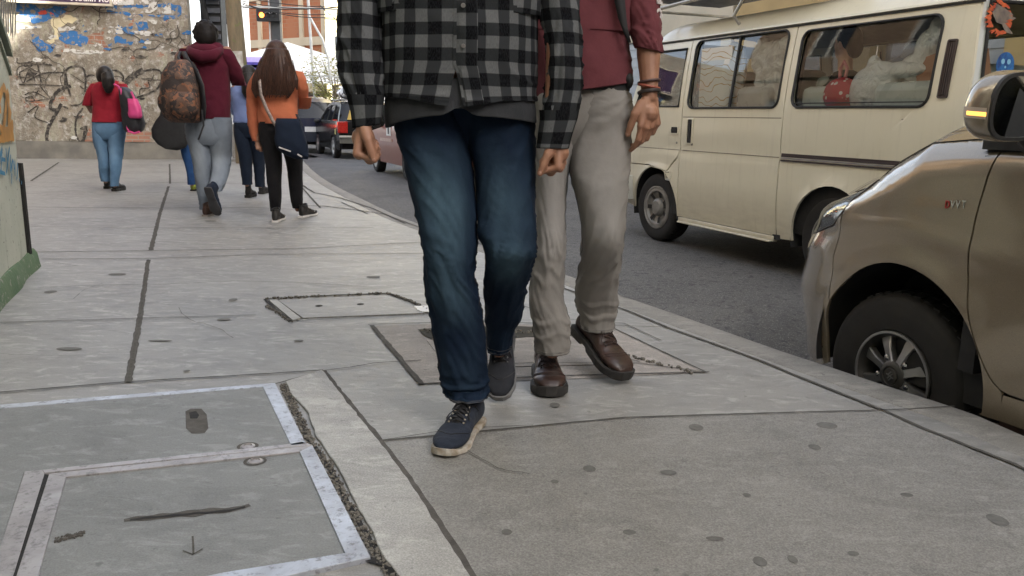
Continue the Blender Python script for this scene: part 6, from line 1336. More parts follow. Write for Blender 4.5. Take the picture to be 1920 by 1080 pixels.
def seams(t, mat, legs, angs, nm='seam'):
    for l in legs:
        n = len(l[0])
        for a in angs:
            j = int(a/360*n) % n; q = WB(); q.tube([r[j]+(r[j]-r[(j+n//2) % n]).normalized()*.0004 for r in l[4:-2]], .0016, 5); q.build(nm, mat, t)
        for k in (-6, -4): q = WB(); q.tube([p+(p-l[k][(j_+n//2) % n]).normalized()*.0003 for j_, p in enumerate(l[k])], .0011, 4, closed=True); q.build('hem_stitching', mat, t)
def limb(mb, pts, rad, n=14): mb.tube(pts, rad, n); mb.ell(pts[0], rad[0], 10); mb.ell(pts[-1], rad[-1], 10)
def hand(mb, W, d, f, p, s=1.0, curl=(62, 82, 52), th=(.55, .45, .35), spread=0.0, tl=1.0):
    W, d, f, p = Vector(W), Vector(d).normalized(), Vector(f).normalized(), Vector(p).normalized()
    mb.ell(W+d*.046*s+f*.002*s, (.030*s,)*3, 12); 
    L = ((.040, .025, .021), (.044, .028, .022), (.041, .026, .021), (.033, .020, .019)); tips = []
    for i in range(4):
        K = W+d*(.088-.004*abs(i-1)-.005*(i == 3))*s+f*(.030-.0205*i)*s-p*.004*s
        mb.tube([W+f*(.013-.009*i)*s+d*.004*s, W.lerp(K, .5)+f*(.004-.002*i)*s, K], [.0155*s, .0150*s, .0118*s], 10); mb.ell(K, .0125*s, 10)
        a = 0; q = K; P_ = [K]
        for l, c in zip(L[i], curl):
            a += R_(c+i*4-(8 if i == 0 else 0)); q = q+(d*math.cos(a)+p*math.sin(a)+f*spread*(1.5-i))*l*s; P_.append(q)
        mb.tube([P_[0], P_[0].lerp(P_[1], .5), P_[1], P_[1].lerp(P_[2], .5), P_[2], P_[3]], [.0102*s, .0086*s, .0093*s, .0079*s, .0082*s, .0068*s], 10)
        for q_, r in ((P_[1], .0094), (P_[2], .0083), (P_[3], .0069)): mb.ell(q_, r*s, 10)
        tips.append((P_[3], (P_[3]-P_[2]).normalized()))
    if curl[0] > 60: mb.ell(W+d*.092*s+p*.022*s+f*.004, (.017*s, .022*s, .020*s), 12)
    B = W+d*.018*s+f*.020*s+p*.006*s; a1 = (d*th[0]+f*th[1]+p*th[2]).normalized(); J1 = B+a1*.042*s; a2 = (d*.92+f*.05+p*.38).normalized(); J2 = J1+a2*.034*s*tl; a3 = (d*.90-f*.02+p*.42).normalized(); J3 = J2+a3*.024*s*tl
    mb.tube([B, B.lerp(J1, .6), J1, J1.lerp(J2, .5), J2, J3], [.0175*s, .0155*s, .0128*s, .0112*s, .0112*s, .0085*s], 12)
    for q_, r in ((J1, .0130), (J2, .0115), (J3, .0090)): mb.ell(q_, r*s, 10)
    return (J3, a3, f), tips
def head(mb, c, face, s=1.0):
    """c: centre of the skull; face: direction it looks"""
    c = Vector(c); face = Vector(face).normalized(); sd = face.cross(Vector((0, 0, 1))); M = Matrix((face, -sd, Vector((0, 0, 1)))).transposed()
    def E(x, y, z, r): mb.ell(c+M @ Vector((x, y, z))*s, tuple(q*s for q in r), 16, M)
    E(-.01, 0, .02, (.095, .075, .098)); E(.035, 0, -.045, (.058, .056, .068)); E(.055, 0, -.085, (.030, .028, .022)); E(.092, 0, -.018, (.014, .010, .024)); E(.10, 0, -.032, (.013, .015, .009)); E(.082, 0, -.062, (.014, .024, .007)); E(.080, 0, -.071, (.014, .021, .007))
    for y in (-1, 1): E(-.005, .076*y, -.012, (.018, .008, .030)); E(.076, .031*y, .024, (.016, .022, .006)); E(.055, .045*y, -.02, (.025, .018, .02))
    return lambda x, y, z: c+M @ Vector((x, y, z))*s
def face_parts(t, at, s=1.0):
    for y in (-1, 1):
        b = WB(); b.ell(at(.074, .031*y, .004), .0125*s, 12); e = b.build('eye', pm('eye_white', (.7, .68, .65)) if 'eye_white' not in MATS else MATS['eye_white'], t)
def shoe(t, heel, toe, L, kind, mu, ms, pitch=0.0, roll=0.0, w_=1.0, zlift=0.0, laces=None, name='shoe', label=None):
    heel, toe = Vector(heel), Vector(toe); f = (toe-heel); f.z = 0; f.normalize(); sd = Vector((0, 0, 1)).cross(f)
    M = Matrix.Translation(toe) @ Matrix((f, sd, Vector((0, 0, 1)))).transposed().to_4x4() @ Matrix.Rotation(pitch, 4, 'Y') @ Matrix.Rotation(roll, 4, 'X') @ Matrix.Translation((-L, 0, zlift))
    boot = kind == 'boot'
    wt = [(0, .026), (.02, .032), (.12, .036), (.35, .034), (.55, .041), (.70, .047), (.82, .046), (.92, .037), (.975, .024), (1, .010)]
    ht = [(0, .085), (.05, .098), (.2, .10), (.34, .096), (.48, .080), (.62, .064), (.78, .053), (.9, .045), (.97, .034), (1, .018)] if not boot else [(0, .09), (.05, .112), (.2, .118), (.34, .112), (.46, .092), (.58, .075), (.72, .066), (.84, .063), (.93, .055), (.98, .040), (1, .022)]
    st = .016 if not boot else .030; k = w_*(1.12 if boot else 1.0)*L/.29
    toe_up = lambda x: (.012 if not boot else .008)*max(0, (x-.72)/.28)**2
    b = WB(); rs = []; X = [0, .01, .03, .06]+[.1+i*.03 for i in range(28)]+[.95, .965, .98, .99, .997, 1.0]
    for x in X:
        w0 = smo(wt, x)*k; h = smo(ht, x)+toe_up(x); z0 = st*.75+toe_up(x); ring = []
        for j in range(28):
            a = 2*PI*j/28; c, s = math.cos(a), math.sin(a); yy = math.copysign(abs(c)**.8, c)*w0*(1-.12*max(0, s)*(x < .5)); zz = z0+(h-z0)*(.5+.5*math.copysign(abs(s)**.85, s))
            if boot and x > .70: yy *= 1.03
            nn = .0016*noise.noise(Vector((x*14, yy*50, zz*40)))+(.0012 if boot else 0)*math.sin(zz*260)*(x < .6)*(x > .4)
            if .55 < x < .72: nn -= .0022*max(0, math.sin((x-.55)/.17*3*PI))*max(0, s)
            ring.append(M @ Vector((x*L, yy*(1+nn*10), zz+nn)))
        rs.append(ring)
    b.rings(rs); up = b.build(name, mu, t, ang=70, label=label)
    b = WB(); rs = []
    for x in [0, .01, .03, .08]+[.14+i*.04 for i in range(20)]+[.94, .965, .985, .996, 1.0]:
        w0 = (smo(wt, x)+(.0045 if boot else .0022))*k*(1.03 if boot else 1.0); tu = toe_up(x); a_ = .45*(x > .32)*(x < .60)*math.sin((x-.32)/.28*PI)*.010 if not boot else (.010 if .28 < x < .42 else 0); ex = .004 if x in (0, 1.0) else 0
        zt = st+tu+(.004 if x > .93 else 0)
        rs.append([M @ Vector((x*L+(.006 if x > .9 else -.006 if x < .05 else 0), yy, zz)) for yy, zz in ((-w0, zt), (-w0*1.05, zt-.004), (-w0*1.05, tu+a_+.003), (-w0*.96, tu+a_), (w0*.96, tu+a_), (w0*1.05, tu+a_+.003), (w0*1.05, zt-.004), (w0, zt))])
    b.rings(rs); b.build('sole', ms, up, ang=35)
    b = WB()                                     # panel seams across the toe and along the sides
    def skin_pt(x, a):
        w0 = smo(wt, x)*k; h = smo(ht, x)+toe_up(x); z0 = st*.75+toe_up(x); c, s = math.cos(a), math.sin(a)
        return M @ Vector((x*L, math.copysign(abs(c)**.8, c)*w0*1.01, z0+(h-z0)*(.5+.5*math.copysign(abs(s)**.85, s))+.0008))
    for x0, x1 in (((.70, .76), (.73, .80)) if boot else ((.66, .84),)): b.tube([skin_pt(lerp(x1, x0, abs(a-90)/90), R_(a)) for a in range(0, 181, 12)], .0013, 5)
    for sd_ in (0, 180): b.tube([skin_pt(x, R_(abs(sd_-a))) for x, a in ((.64, 62), (.56, 58), (.46, 55), (.36, 52), (.30, 40), (.27, 10))], .0013, 5)
    b.build('stitching', laces or ms, up)
    if laces:
        for x in (.40, .455, .51, .565, .615):
            for a in (66, 114): b = WB(); b.ell(skin_pt(x, R_(a)), .0034, 8); b.build('eyelet', ms, up)
    b = WB(); rs = []                            # collar round the ankle
    for z, r, sh in ((.05, .045, 0), (.085, .044, 0), (.105 if not boot else .14, .040, -.004), (.112 if not boot else .155, .043, -.006), (.113 if not boot else .156, .036, -.006), (.095 if not boot else .13, .034, -.004)):
        rs.append([M @ Vector((.19*L+sh+r*1.18*math.cos(2*PI*j/20), r*.82*math.sin(2*PI*j/20)*w_, z+.012*max(0, math.cos(2*PI*j/20)))) for j in range(20)])
    b.rings(rs, True, False); b.build('collar', mu, up)
    if laces:
        b = WB(); T = lambda x, y, dz=.004: M @ Vector((x*L, y, smo(ht, x)+toe_up(x)-y*y*7+dz+.003))
        b.rings([[M @ Vector((x*L, y, smo(ht, x)-y*y*7+.0015)) for y in (-.012, -.006, 0, .006, .012)] for x in (.36, .42, .48, .54, .60, .64)], False, False)
        xs_ = [.40, .455, .51, .565, .615]
        for i, x in enumerate(xs_):
            b.tube([T(x, -.019, .001), T(x-.005, 0, .006), T(x, .019, .001)], .0026, 6)
            if i: b.tube([T(xs_[i-1], -.018), T((x+xs_[i-1])/2, 0, .007), T(x, .018)], .0026, 6)
        for s_ in (-1, 1):
            b.tube([T(.40, 0, .008), T(.44, .018*s_, .014), T(.47, .026*s_, .006), T(.42, .014*s_, .010), T(.40, 0, .008)], .0025, 6); b.tube([T(.40, 0, .008), T(.46, .012*s_, .009), T(.53, .030*s_, .004), T(.56, .036*s_, .001)], .0019, 6)
        b.build('laces', laces, up)
    return up
def person(label, x, y): return thing('person', label, 'person', (x, y, 0))
def jwear(zc, th=R_(-90)):
    def f(t, z):
        dt = (t-th+PI) % (2*PI)-PI; return max(0.0, min(1.0, math.exp(-(dt/.75)**2)*sum(a*math.exp(-((z-c)/w_)**2) for a, c, w_ in zc)+.10*noise.noise(Vector((math.cos(t)*2, math.sin(t)*2, z*12)))))
    return f
# ------------------------------------------------ the man in the plaid shirt
A_ = person('man in a black and grey plaid shirt and dark blue jeans walking towards us', -.12, 2.45)
TY = 2.47
b = WB()
g1 = [(-2, .6), (.10, 1.4), (.16, 1.2), (.28, .6), (.42, 1.2), (.52, 1.1), (.7, .6), (.85, 1.0)]
r1 = lsp((200, 736, 876, 2.50, .118), (250, 744, 883, 2.49, .118), (300, 756, 886, 2.46, .112), (350, 768, 889, 2.43, .104), (400, 779, 893, 2.40, .095), (450, 792, 893, 2.37, .084), (485, 799, 889, 2.355, .078), (520, 799, 890, 2.355, .074), (560, 803, 900, 2.36, .073), (600, 810, 908, 2.37, .075), (650, 816, 913, 2.38, .076), (700, 825, 915, 2.385, .079), (722, 830, 917, 2.385, .084), (740, 838, 914, 2.375, .086))
cloft(b, r1, 11, 72, folds(3.1, .0075, 20, 2.4, .9, g1), 2.2, jwear([(.75, .70, .10), (.55, .56, .12), (.42, .42, .08), (.10, .12, .12)]), hem=lambda th: -.004*math.sin(th), tuck=.006, push=stack(2, .06, .19, .010))
l1_ = b.last
r2 = lsp((200, 868, 1003, 2.50, .118), (250, 874, 1004, 2.49, .118), (300, 884, 1004, 2.47, .112), (350, 890, 1003, 2.44, .106), (400, 893, 1003, 2.41, .097), (440, 898, 1004, 2.375, .092), (470, 907, 1006, 2.36, .090), (495, 909, 1000, 2.39, .083), (530, 907, 990, 2.46, .076), (570, 909, 982, 2.53, .071), (600, 911, 976, 2.59, .069), (618, 913, 964, 2.62, .070), (655, 914, 958, 2.66, .071))
cloft(b, r2, 11, 72, folds(9.7, .0075, 20, 2.4, -.9, g1), 2.2, jwear([(.50, .68, .10), (.75, .51, .07)]), tuck=.006)
l2_ = b.last
rp = lsp((150, 730, 994, 2.50, .115), (200, 742, 998, 2.515, .115), (240, 752, 994, 2.525, .105), (275, 785, 970, 2.53, .09), (300, 820, 935, 2.53, .07)); cloft(b, rp, 6, 64, folds(5, .003, 16, 2), 2.4, cap=True)
JEA = b.build('jeans', M_JEAN, A_, ang=180, label='dark blue jeans faded at thigh and knee')
M_SEAM = pm('jean_stitching', (.05, .045, .04), (.03, .03, .035)); seams(A_, M_SEAM, (l1_, l2_), (8, 188))
b = WB(); fl = folds(14, .0015, 14, 3)
for sx, th_ in ((-1, -112), (1, -68)):
    L = []
    for i in range(9):
        a = R_(th_-sx*(-1)*0+sx*i*3.4); cx, cy, cz, rx, ry = rp[1]; z = cz+.0-.006*i-.0012*i*i; L.append(Vector((cx+math.cos(a)*rx*1.02, cy+math.sin(a)*ry*1.05, z)))
    b.tube(L, .0016, 5)
b.build('pocket_seam', M_JEAN, A_)
# knit shirt under the plaid one
tor = lsp((200, 727, 1000, TY, .135), (150, 722, 1003, TY, .14), (80, 722, 1003, TY, .14), (0, 724, 1004, TY, .14))
cx0 = tor[1][0]
b = WB(); kn = lsp((150, 726, 1002, TY, .140), (185, 724, 1003, TY, .143), (205, 723, 1005, TY, .147), (216, 724, 1006, TY, .149))
cloft(b, kn, 8, 110, lambda th, z: .0016*math.sin(th*60)+.004*noise.noise(Vector((math.cos(th)*3, math.sin(th)*3, z*8))), 2.3, hem=lambda th: -.030*math.cos(th)**2*(1.3 if math.cos(th) < 0 else .6)+.022*math.exp(-((th-R_(271))/.10)**2), tuck=.004)
b.build('undershirt', M_KNIT, A_, ang=180)
# plaid shirt: body, sleeves, cuffs
b = WB()
sh = lsp((0, 718, 1006, TY, .148), (60, 719, 1006, TY, .150), (110, 717, 1006, TY, .152), (150, 717, 1005, TY, .153), (178, 717, 1006, TY, .155), (190, 717, 1006, TY, .156))
up = [(cx0, TY+.01, 1.455, .075, .07), (cx0, TY+.01, 1.43, .15, .09), (cx0, TY, 1.39, .215, .115), (cx0, TY, 1.30, .232, .135), (cx0, TY, 1.20, .232, .142)]
g2 = [(.8, 1.1), (1.0, .8), (1.5, .8)]; fS = folds(21, .0085, 9, 1.8, 1.4, g2)
def gap(z): return R_(itp([(.90, 5.2), (.96, 3.6), (1.04, .2), (1.06, -1.2)], z))
rows = cr(up+sh, 9); rs = []; NS = 130
for i, (cx, cy, cz, rx, ry) in enumerate(rows):
    ring = []; g = gap(cz); kk = max(0, 1-(len(rows)-1-i)/14)
    for j in range(NS+1):
        th = R_(-90)+g+(2*PI-2*g)*j/NS; c, s = math.cos(th), math.sin(th); q = 2/2.3; z = cz+kk*(.012*(c < 0)*abs(c)+.004*c-.016*math.exp(-((j if j < NS/2 else NS-j)/7)**2))
        d = fS(th, z); jj = min(j, NS-j)
        if j < 6: d += .0045*(1 if 0 < j < 5.5 else 0)+.002
        if kk > .5: d += .004*noise.noise(Vector((c*3, s*3, 4)))*kk+.006*kk*math.exp(-(jj/8)**2)
        ring.append(Vector((cx+math.copysign(abs(c)**q, c)*rx+c*d, cy+math.copysign(abs(s)**q, s)*ry+s*d, z)))
    rs.append(ring)
b.rings(rs, False, False)
sl1 = lsp((-70, 640, 722, 2.475, .062), (0, 634, 716, 2.46, .060), (60, 633, 715, 2.445, .060), (110, 635, 716, 2.425, .059), (150, 641, 717, 2.41, .056), (176, 650, 718, 2.40, .052), (187, 654, 717, 2.395, .049))
shl = Vector((cx0, TY, 1.40))
def armtop(sx, first): return [(cx0+sx*.17, TY, 1.435, .055, .075), (cx0+sx*.225, TY, 1.39, .062, .075), ((cx0+sx*.25+first[0])/2, TY, 1.28, .064, .068)]
gs = [(.88, .1), (.96, .6), (1.0, 1.3), (1.2, .8), (1.4, .5)]
cloft(b, armtop(-1, sl1[0])+sl1, 9, 56, folds(33, .0100, 17, 1.9, 1.7, gs), 2.1, tuck=.004)
cf1 = lsp((178, 651, 720, 2.395, .053), (190, 653, 719, 2.392, .052), (212, 658, 716, 2.388, .048), (236, 661, 714, 2.384, .046)); cloft(b, cf1, 5, 48, folds(40, .0014, 8, 2), 2.2, hem=lambda th: .006*math.cos(th), tuck=.004)
sl2 = lsp((-70, 1003, 1085, 2.48, .062), (0, 1010, 1086, 2.465, .060), (60, 1019, 1090, 2.45, .060), (110, 1026, 1092, 2.43, .059), (160, 1024, 1091, 2.42, .057), (200, 1017, 1086, 2.41, .053), (216, 1014, 1082, 2.405, .050))
cloft(b, armtop(1, sl2[0])+sl2, 9, 56, folds(52, .0100, 17, 1.9, -1.7, gs), 2.1, tuck=.004)
cf2 = lsp((207, 1011, 1086, 2.405, .055), (222, 1012, 1083, 2.402, .053), (250, 1009, 1074, 2.398, .048), (277, 1005, 1067, 2.394, .046)); cloft(b, cf2, 5, 48, folds(47, .0014, 8, 2), 2.2, tuck=.004)
SH = b.build('plaid_shirt', M_PLAID, A_, ang=180)
b = WB(); ii = [i for i, r_ in enumerate(rows) if .93 < r_[2] < 1.40]; b.rings([[rs[i][j]+Vector((.004 if j == 0 else 0, -.0035 if 0 < j < 5 else .001, 0)) for j in (0, 1, 2, 3, 4, 5)] for i in ii], False, False); b.build('button_placket', M_PLAID, SH)
b = WB(); b.rings([[Vector((cx0+math.cos(a)*r, TY+.01+math.sin(a)*r*1.05, z-.02*math.sin(a)*-1)) for a in [i*2*PI/30 for i in range(30)]] for r, z in ((.078, 1.445), (.072, 1.49), (.082, 1.495), (.090, 1.45))], True, False); b.build('shirt_collar', M_PLAID, SH)
for py in (-140, -62, 10, 86):
    p = D(868.5, py, TY-.166); b = WB(); b.lathe([(.0062, -.004), (.0062, .001), (.0045, .0018), (.004, .0008), (0, .0008)], Matrix.Translation(p) @ Matrix.Rotation(R_(90), 4, 'X'), 16); b.build('button', pm('horn_button', (.16, .15, .14)) if 'horn_button' not in MATS else MATS['horn_button'], SH)
b = WB(); b.rings([[D(x_, y_, TY-.1635-.004*math.sin(y_*.08)) for x_ in (859.6, 861)] for y_ in range(-100, 112, 6)], False, False)
# skin: one continuous body
b = WB(); P = lambda x, y, Y: D(x, y, Y)
nk = Vector((cx0, TY, 1.50)); b.tube([(cx0, TY, .98), (cx0, TY, 1.15), (cx0, TY, 1.35), (cx0, TY, 1.45)], [.12, .115, .12, .07], 16, flat=.8); b.tube([(cx0, TY, 1.38), nk, (cx0, TY-.01, 1.56)], [.065, .056, .056], 14)
fa = head(b, (cx0, TY-.02, 1.60), (0, -1, 0))
for sx, sl, cf in ((-1, sl1, cf1), (1, sl2, cf2)):
    S_ = Vector((cx0+sx*.18, TY, 1.40)); E_ = Vector((sl[1][0], sl[1][1], sl[1][2]+.06)); Wq = Vector(cf[-1][:3])+Vector((0, 0, .02))
    limb(b, [S_, S_.lerp(E_, .5), E_, E_.lerp(Wq, .4), Wq], [.036, .034, .030, .030, .026]); limb(b, [(cx0, TY, 1.36), S_], [.06, .05])
W1 = Vector(cf1[-1][:3])+Vector((-.004, 0, .018)); th1, tp1 = hand(b, W1, (-.10, -.05, -1), (-.10, -1, 0), (1, -.12, .0), 1.14, (80, 98, 56), (.74, .50, .42), 0.0, .86)
W2 = Vector(cf2[-1][:3])+Vector((0, 0, .034)); th2, tp2 = hand(b, W2+Vector((.016, 0, 0)), (.04, -.05, -1), (-.25, -1, 0), (-1, .15, 0), 1.04, (82, 98, 58), (.78, .36, .40), 0.0, .9)
for r in (r1, r2):
    q = [Vector(x[:3]) for x in r]; limb(b, q, [lerp(.056, .028, i/(len(q)-1)) for i in range(len(q))])
b.ell((cx0, 2.50, .93), (.14, .09, .09), 16)
fuse(b, 'body', M_SKIN, A_, .0032, 2, .5)
face_parts(A_, fa); b = WB(); b.ell(fa(-.02, 0, .045), (.088, .105, .085), 18); b.ell(fa(-.045, 0, -.01), (.075, .06, .07), 16); fuse(b, 'hair', M_HAIRB, A_, .01, 2)
M_NAIL = pm('nail', (.34, .19, .13), (.32, .17, .12), 30, .35)
def nail(t, tip, r=.0058):
    p, a, f = tip; b = WB(); n_ = (f-a*f.dot(a)).normalized(); s_ = a.cross(n_); M = Matrix((a, s_, n_)).transposed(); b.ell(p+n_*.0078-a*.001, (r*1.15, r, .0022), 10, M); b.build('thumbnail', M_NAIL, t)
nail(A_, th1); nail(A_, th2)
M_SNK = fabric('navy_mesh_upper', (.018, .023, .034), (.026, .032, .046), 500, .85, 30, .5); M_SOLW = pm('worn_white_sole', (.48, .46, .41), (.24, .19, .13), 30, .7, bs=.3, bscale=80); M_LACE = pm('black_lace', (.012, .012, .014)); 
shoe(A_, (-.105, 2.42, 0), (-.182, 2.125, 0), .30, 'sneaker', M_SNK, M_SOLW, 0, 0, 1.0, 0, M_LACE, 'sneaker')
shoe(A_, (-.02, 2.90, 0), (-.035, 2.60, .0), .30, 'sneaker', pm('shaded_mesh', (.010, .012, .017), (.016, .018, .024), 30, .9), pm('grey_sole', (.16, .16, .16)), R_(38), 0, .98, .0, M_LACE, 'sneaker')  # rear shoe uses darker copies, shade painted into mesh and sole
# ------------------------------------------------ the man in the maroon sweater
B_ = person('man in a maroon sweater, grey trousers and brown work boots half behind the plaid man', .27, 2.9)
b = WB()
gb = [(-2, .5), (.12, 1.0), (.20, .6), (.30, .5), (.42, 1.5), (.50, 1.2), (.6, .5), (.85, 1.0)]
s1 = lsp((172, 1000, 1088, 2.89, .108), (195, 995, 1087, 2.89, .118), (250, 994, 1084, 2.88, .114), (320, 1000, 1066, 2.85, .104), (400, 1002, 1060, 2.80, .088), (450, 1005, 1060, 2.76, .082), (500, 998, 1055, 2.74, .075), (560, 991, 1057, 2.735, .072), (600, 998, 1067, 2.73, .072), (630, 1001, 1067, 2.73, .070), (657, 1004, 1066, 2.73, .070))
cloft(b, s1, 11, 64, folds(61, .0070, 20, 2.3, .9, gb), 2.2, jwear([(.5, .62, .15)]), tuck=.006, push=stack(7, .14, .30, .007, .05))
l1_ = b.last
s2 = lsp((166, 1068, 1174, 2.89, .106), (182, 1068, 1182, 2.89, .117), (210, 1068, 1185, 2.88, .120), (250, 1066, 1183, 2.87, .116), (300, 1066, 1181, 2.84, .110), (350, 1074, 1179, 2.80, .102), (400, 1086, 1173, 2.775, .094), (450, 1091, 1169, 2.78, .088), (500, 1086, 1161, 2.85, .080), (540, 1080, 1157, 2.91, .076), (570, 1080, 1159, 2.95, .074), (592, 1087, 1154, 2.96, .068), (616, 1091, 1150, 2.96, .066))
cloft(b, s2, 11, 64, folds(73, .0075, 19, 2.3, -1.0, gb), 2.2, jwear([(.5, .62, .15), (.8, .56, .06)]), tuck=.006, push=stack(11, .15, .30, .009, .052))
l2_ = b.last
cloft(b, lsp((162, 1008, 1168, 2.89, .100), (192, 1002, 1180, 2.89, .115), (240, 1010, 1178, 2.89, .115), (280, 1030, 1150, 2.89, .09)), 6, 56, folds(6, .003, 14, 2), 2.4, cap=True)
b.build('trousers', M_KHAKI, B_, ang=180); seams(B_, pm('trouser_stitching', (.13, .125, .115)), (l1_, l2_), (5, 185))
cb = (D(1087, 100, 2.89).x); YB2 = 2.89
b = WB(); sw = lsp((0, 988, 1172, YB2, .128), (60, 990, 1177, YB2, .130), (110, 990, 1180, YB2, .130), (140, 991, 1182, YB2, .132), (158, 991, 1183, YB2, .133))
upb = [(cb, YB2, 1.50, .075, .07), (cb, YB2, 1.475, .14, .09), (cb, YB2, 1.42, .19, .11), (cb, YB2, 1.30, .19, .125), (cb, YB2, 1.2, .185, .128)]
cloft(b, upb+sw, 9, 84, folds(81, .0085, 11, 1.8, 1.4), 2.3, hem=lambda th: .028*math.cos(th)-.02, tuck=.006)
sv = lsp((-60, 1166, 1240, 2.87, .060), (0, 1170, 1239, 2.855, .060), (40, 1175, 1240, 2.84, .060), (70, 1182, 1242, 2.825, .056), (94, 1190, 1241, 2.815, .050))
gsv = [(.9, 1.6), (1.15, 1.2), (1.3, .7)]
cloft(b, [(cb+.15, YB2, 1.47, .055, .075), (cb+.20, YB2, 1.42, .062, .075), (sv[0][0]-.01, YB2, 1.30, .062, .066)]+sv, 9, 52, folds(90, .0085, 26, 1.8, .8, gsv), 2.1, hem=lambda th: -.008*math.cos(th), tuck=.005)
svr = [(cb-.15, YB2, 1.47, .055, .075), (cb-.20, YB2, 1.42, .062, .075), (cb-.23, YB2+.01, 1.30, .062, .066), (cb-.235, YB2+.04, 1.12, .055, .058), (cb-.23, YB2+.02, 1.02, .048, .05)]
cloft(b, svr, 12, 48, folds(95, .0055, 26, 1.8, .8), 2.1, tuck=.005)
SWT = b.build('maroon_sweater', M_MAR, B_, ang=180)
M_PRT = pm('white_print', (.62, .60, .58), (.45, .4, .4), 60)
for i, ch in enumerate('DEPORT'):
    z_ = 1.075+.044*i; p = D(1231, 60, 2.80); cx = sv[1][0]+.036; letters(ch, .045, M_PRT, SWT, Matrix.Translation(Vector((sv[1][0]+.052, sv[1][1]-.036+.0, z_+.05))-Vector(B_.location)) @ Matrix.Rotation(R_(50), 4, 'Z') @ UPX @ Matrix.Rotation(R_(90), 4, 'Z'), 'sleeve_print', .0015, bold=.002)
b = WB(); bl = lsp((152, 1002, 1180, YB2, .112), (170, 1001, 1180, YB2, .119)); cloft(b, bl, 3, 60, None, 2.4); BE = b.build('belt', M_BLACK, B_)
b = WB(); b.rings([[D(x_, y_, YB2-.150+.03*(i/5)) for x_ in (xa, xb)] for i, (xa, xb, y_) in enumerate([(1120, 1146, -260), (1140, 1163, -100), (1150, 1171, -10), (1159, 1175, 34), (1168, 1178, 58), (1178, 1184, 80)])], False, False); b.build('bag_strap', pm('black_webbing', (.02, .02, .022)), B_, solid=.003)
b = WB(); b.ell(D(1176, 152, YB2-.03), (.020, .06, .030), 16); b.build('waist_pouch', M_BLACK, B_)
b = WB(); b.tube([(cb, YB2, 1.0), (cb, YB2, 1.2), (cb, YB2, 1.38), (cb, YB2, 1.48)], [.11, .11, .115, .07], 16, flat=.8); b.tube([(cb, YB2, 1.42), (cb, YB2, 1.54), (cb, YB2-.01, 1.60)], [.065, .056, .056], 14); fb = head(b, (cb, YB2-.02, 1.65), (-.15, -1, 0))
Wb = D(1218, 182, 2.775); Eb = Vector(sv[-1][:3])+Vector((.0, .01, .03)); Sb = Vector((cb+.17, YB2, 1.43))
limb(b, [Sb, Sb.lerp(Eb, .5), Eb, Eb.lerp(Wb, .25), Eb.lerp(Wb, .6), Wb], [.048, .044, .0395, .039, .032, .0255]); limb(b, [(cb, YB2, 1.40), Sb], [.06, .05])
S2 = Vector((cb-.17, YB2, 1.43)); E2 = Vector(svr[3][:3]); W3 = Vector((cb-.265, YB2+.05, .96)); limb(b, [S2, E2, E2.lerp(W3, .4), W3], [.036, .032, .028, .025]); limb(b, [(cb, YB2, 1.40), S2], [.06, .05])
hand(b, W3, (.1, -.2, -1), (.2, -1, 0), (1, .2, 0), 1.0)
th3, _ = hand(b, Wb, (-.03, -.12, -1), (-.86, -.55, 0), (-.5, .86, 0), 1.12, (20, 34, 24), (.80, .58, .12), 0.0, 1.05)
for r in (s1, s2):
    q = [Vector(x[:3]) for x in r]; limb(b, q, [lerp(.056, .028, i/(len(q)-1)) for i in range(len(q))])
b.ell((cb, YB2, .95), (.13, .09, .09), 16); fuse(b, 'body', M_SKIN, B_, .0032, 2, .5); nail(B_, (th3[0], th3[1], Vector((-.6, -.8, 0))))
face_parts(B_, fb); b = WB(); b.ell(fb(-.02, 0, .045), (.088, .105, .085), 18); b.ell(fb(-.045, 0, -.01), (.075, .06, .07), 16); fuse(b, 'hair', M_HAIRB, B_, .01, 2)
for y_, r, m_, nm in ((153, .034, pm('brown_cord', (.07, .035, .03)), 'wristband'), (162, .0335, pm('red_cord', (.28, .07, .04)), 'wristband'), (172, .034, pm('dark_leather', (.03, .022, .02)), 'wristband')):
    c = D(1217, y_, 2.785-.0004*(y_-150)); b = WB(); b.tube([c+Vector((math.cos(a)*r, math.sin(a)*r*.86, .006*math.sin(a+y_))) for a in [i*2*PI/24 for i in range(24)]], .0046, 8, closed=True, flat=1.3 if y_ > 165 else 1); b.build(nm, m_, B_)
M_LEA = pm('brown_leather', (.046, .024, .018), (.024, .013, .010), 16, .42, bs=.5, bscale=90, bd=.002); M_BSOL = pm('black_rubber_sole', (.018, .017, .016), (.03, .028, .025), 30, .75); M_BL = pm('brown_lace', (.04, .02, .015))
shoe(B_, (.125, 2.93, 0), (.137, 2.64, 0), .30, 'boot', M_LEA, M_BSOL, 0, 0, 1.0, 0, M_BL, 'work_boot')
shoe(B_, (.245, 3.07, 0), (.40, 2.80, .012), .31, 'boot', M_LEA, M_BSOL, R_(22), R_(-4), 1.0, 0, M_BL, 'work_boot')
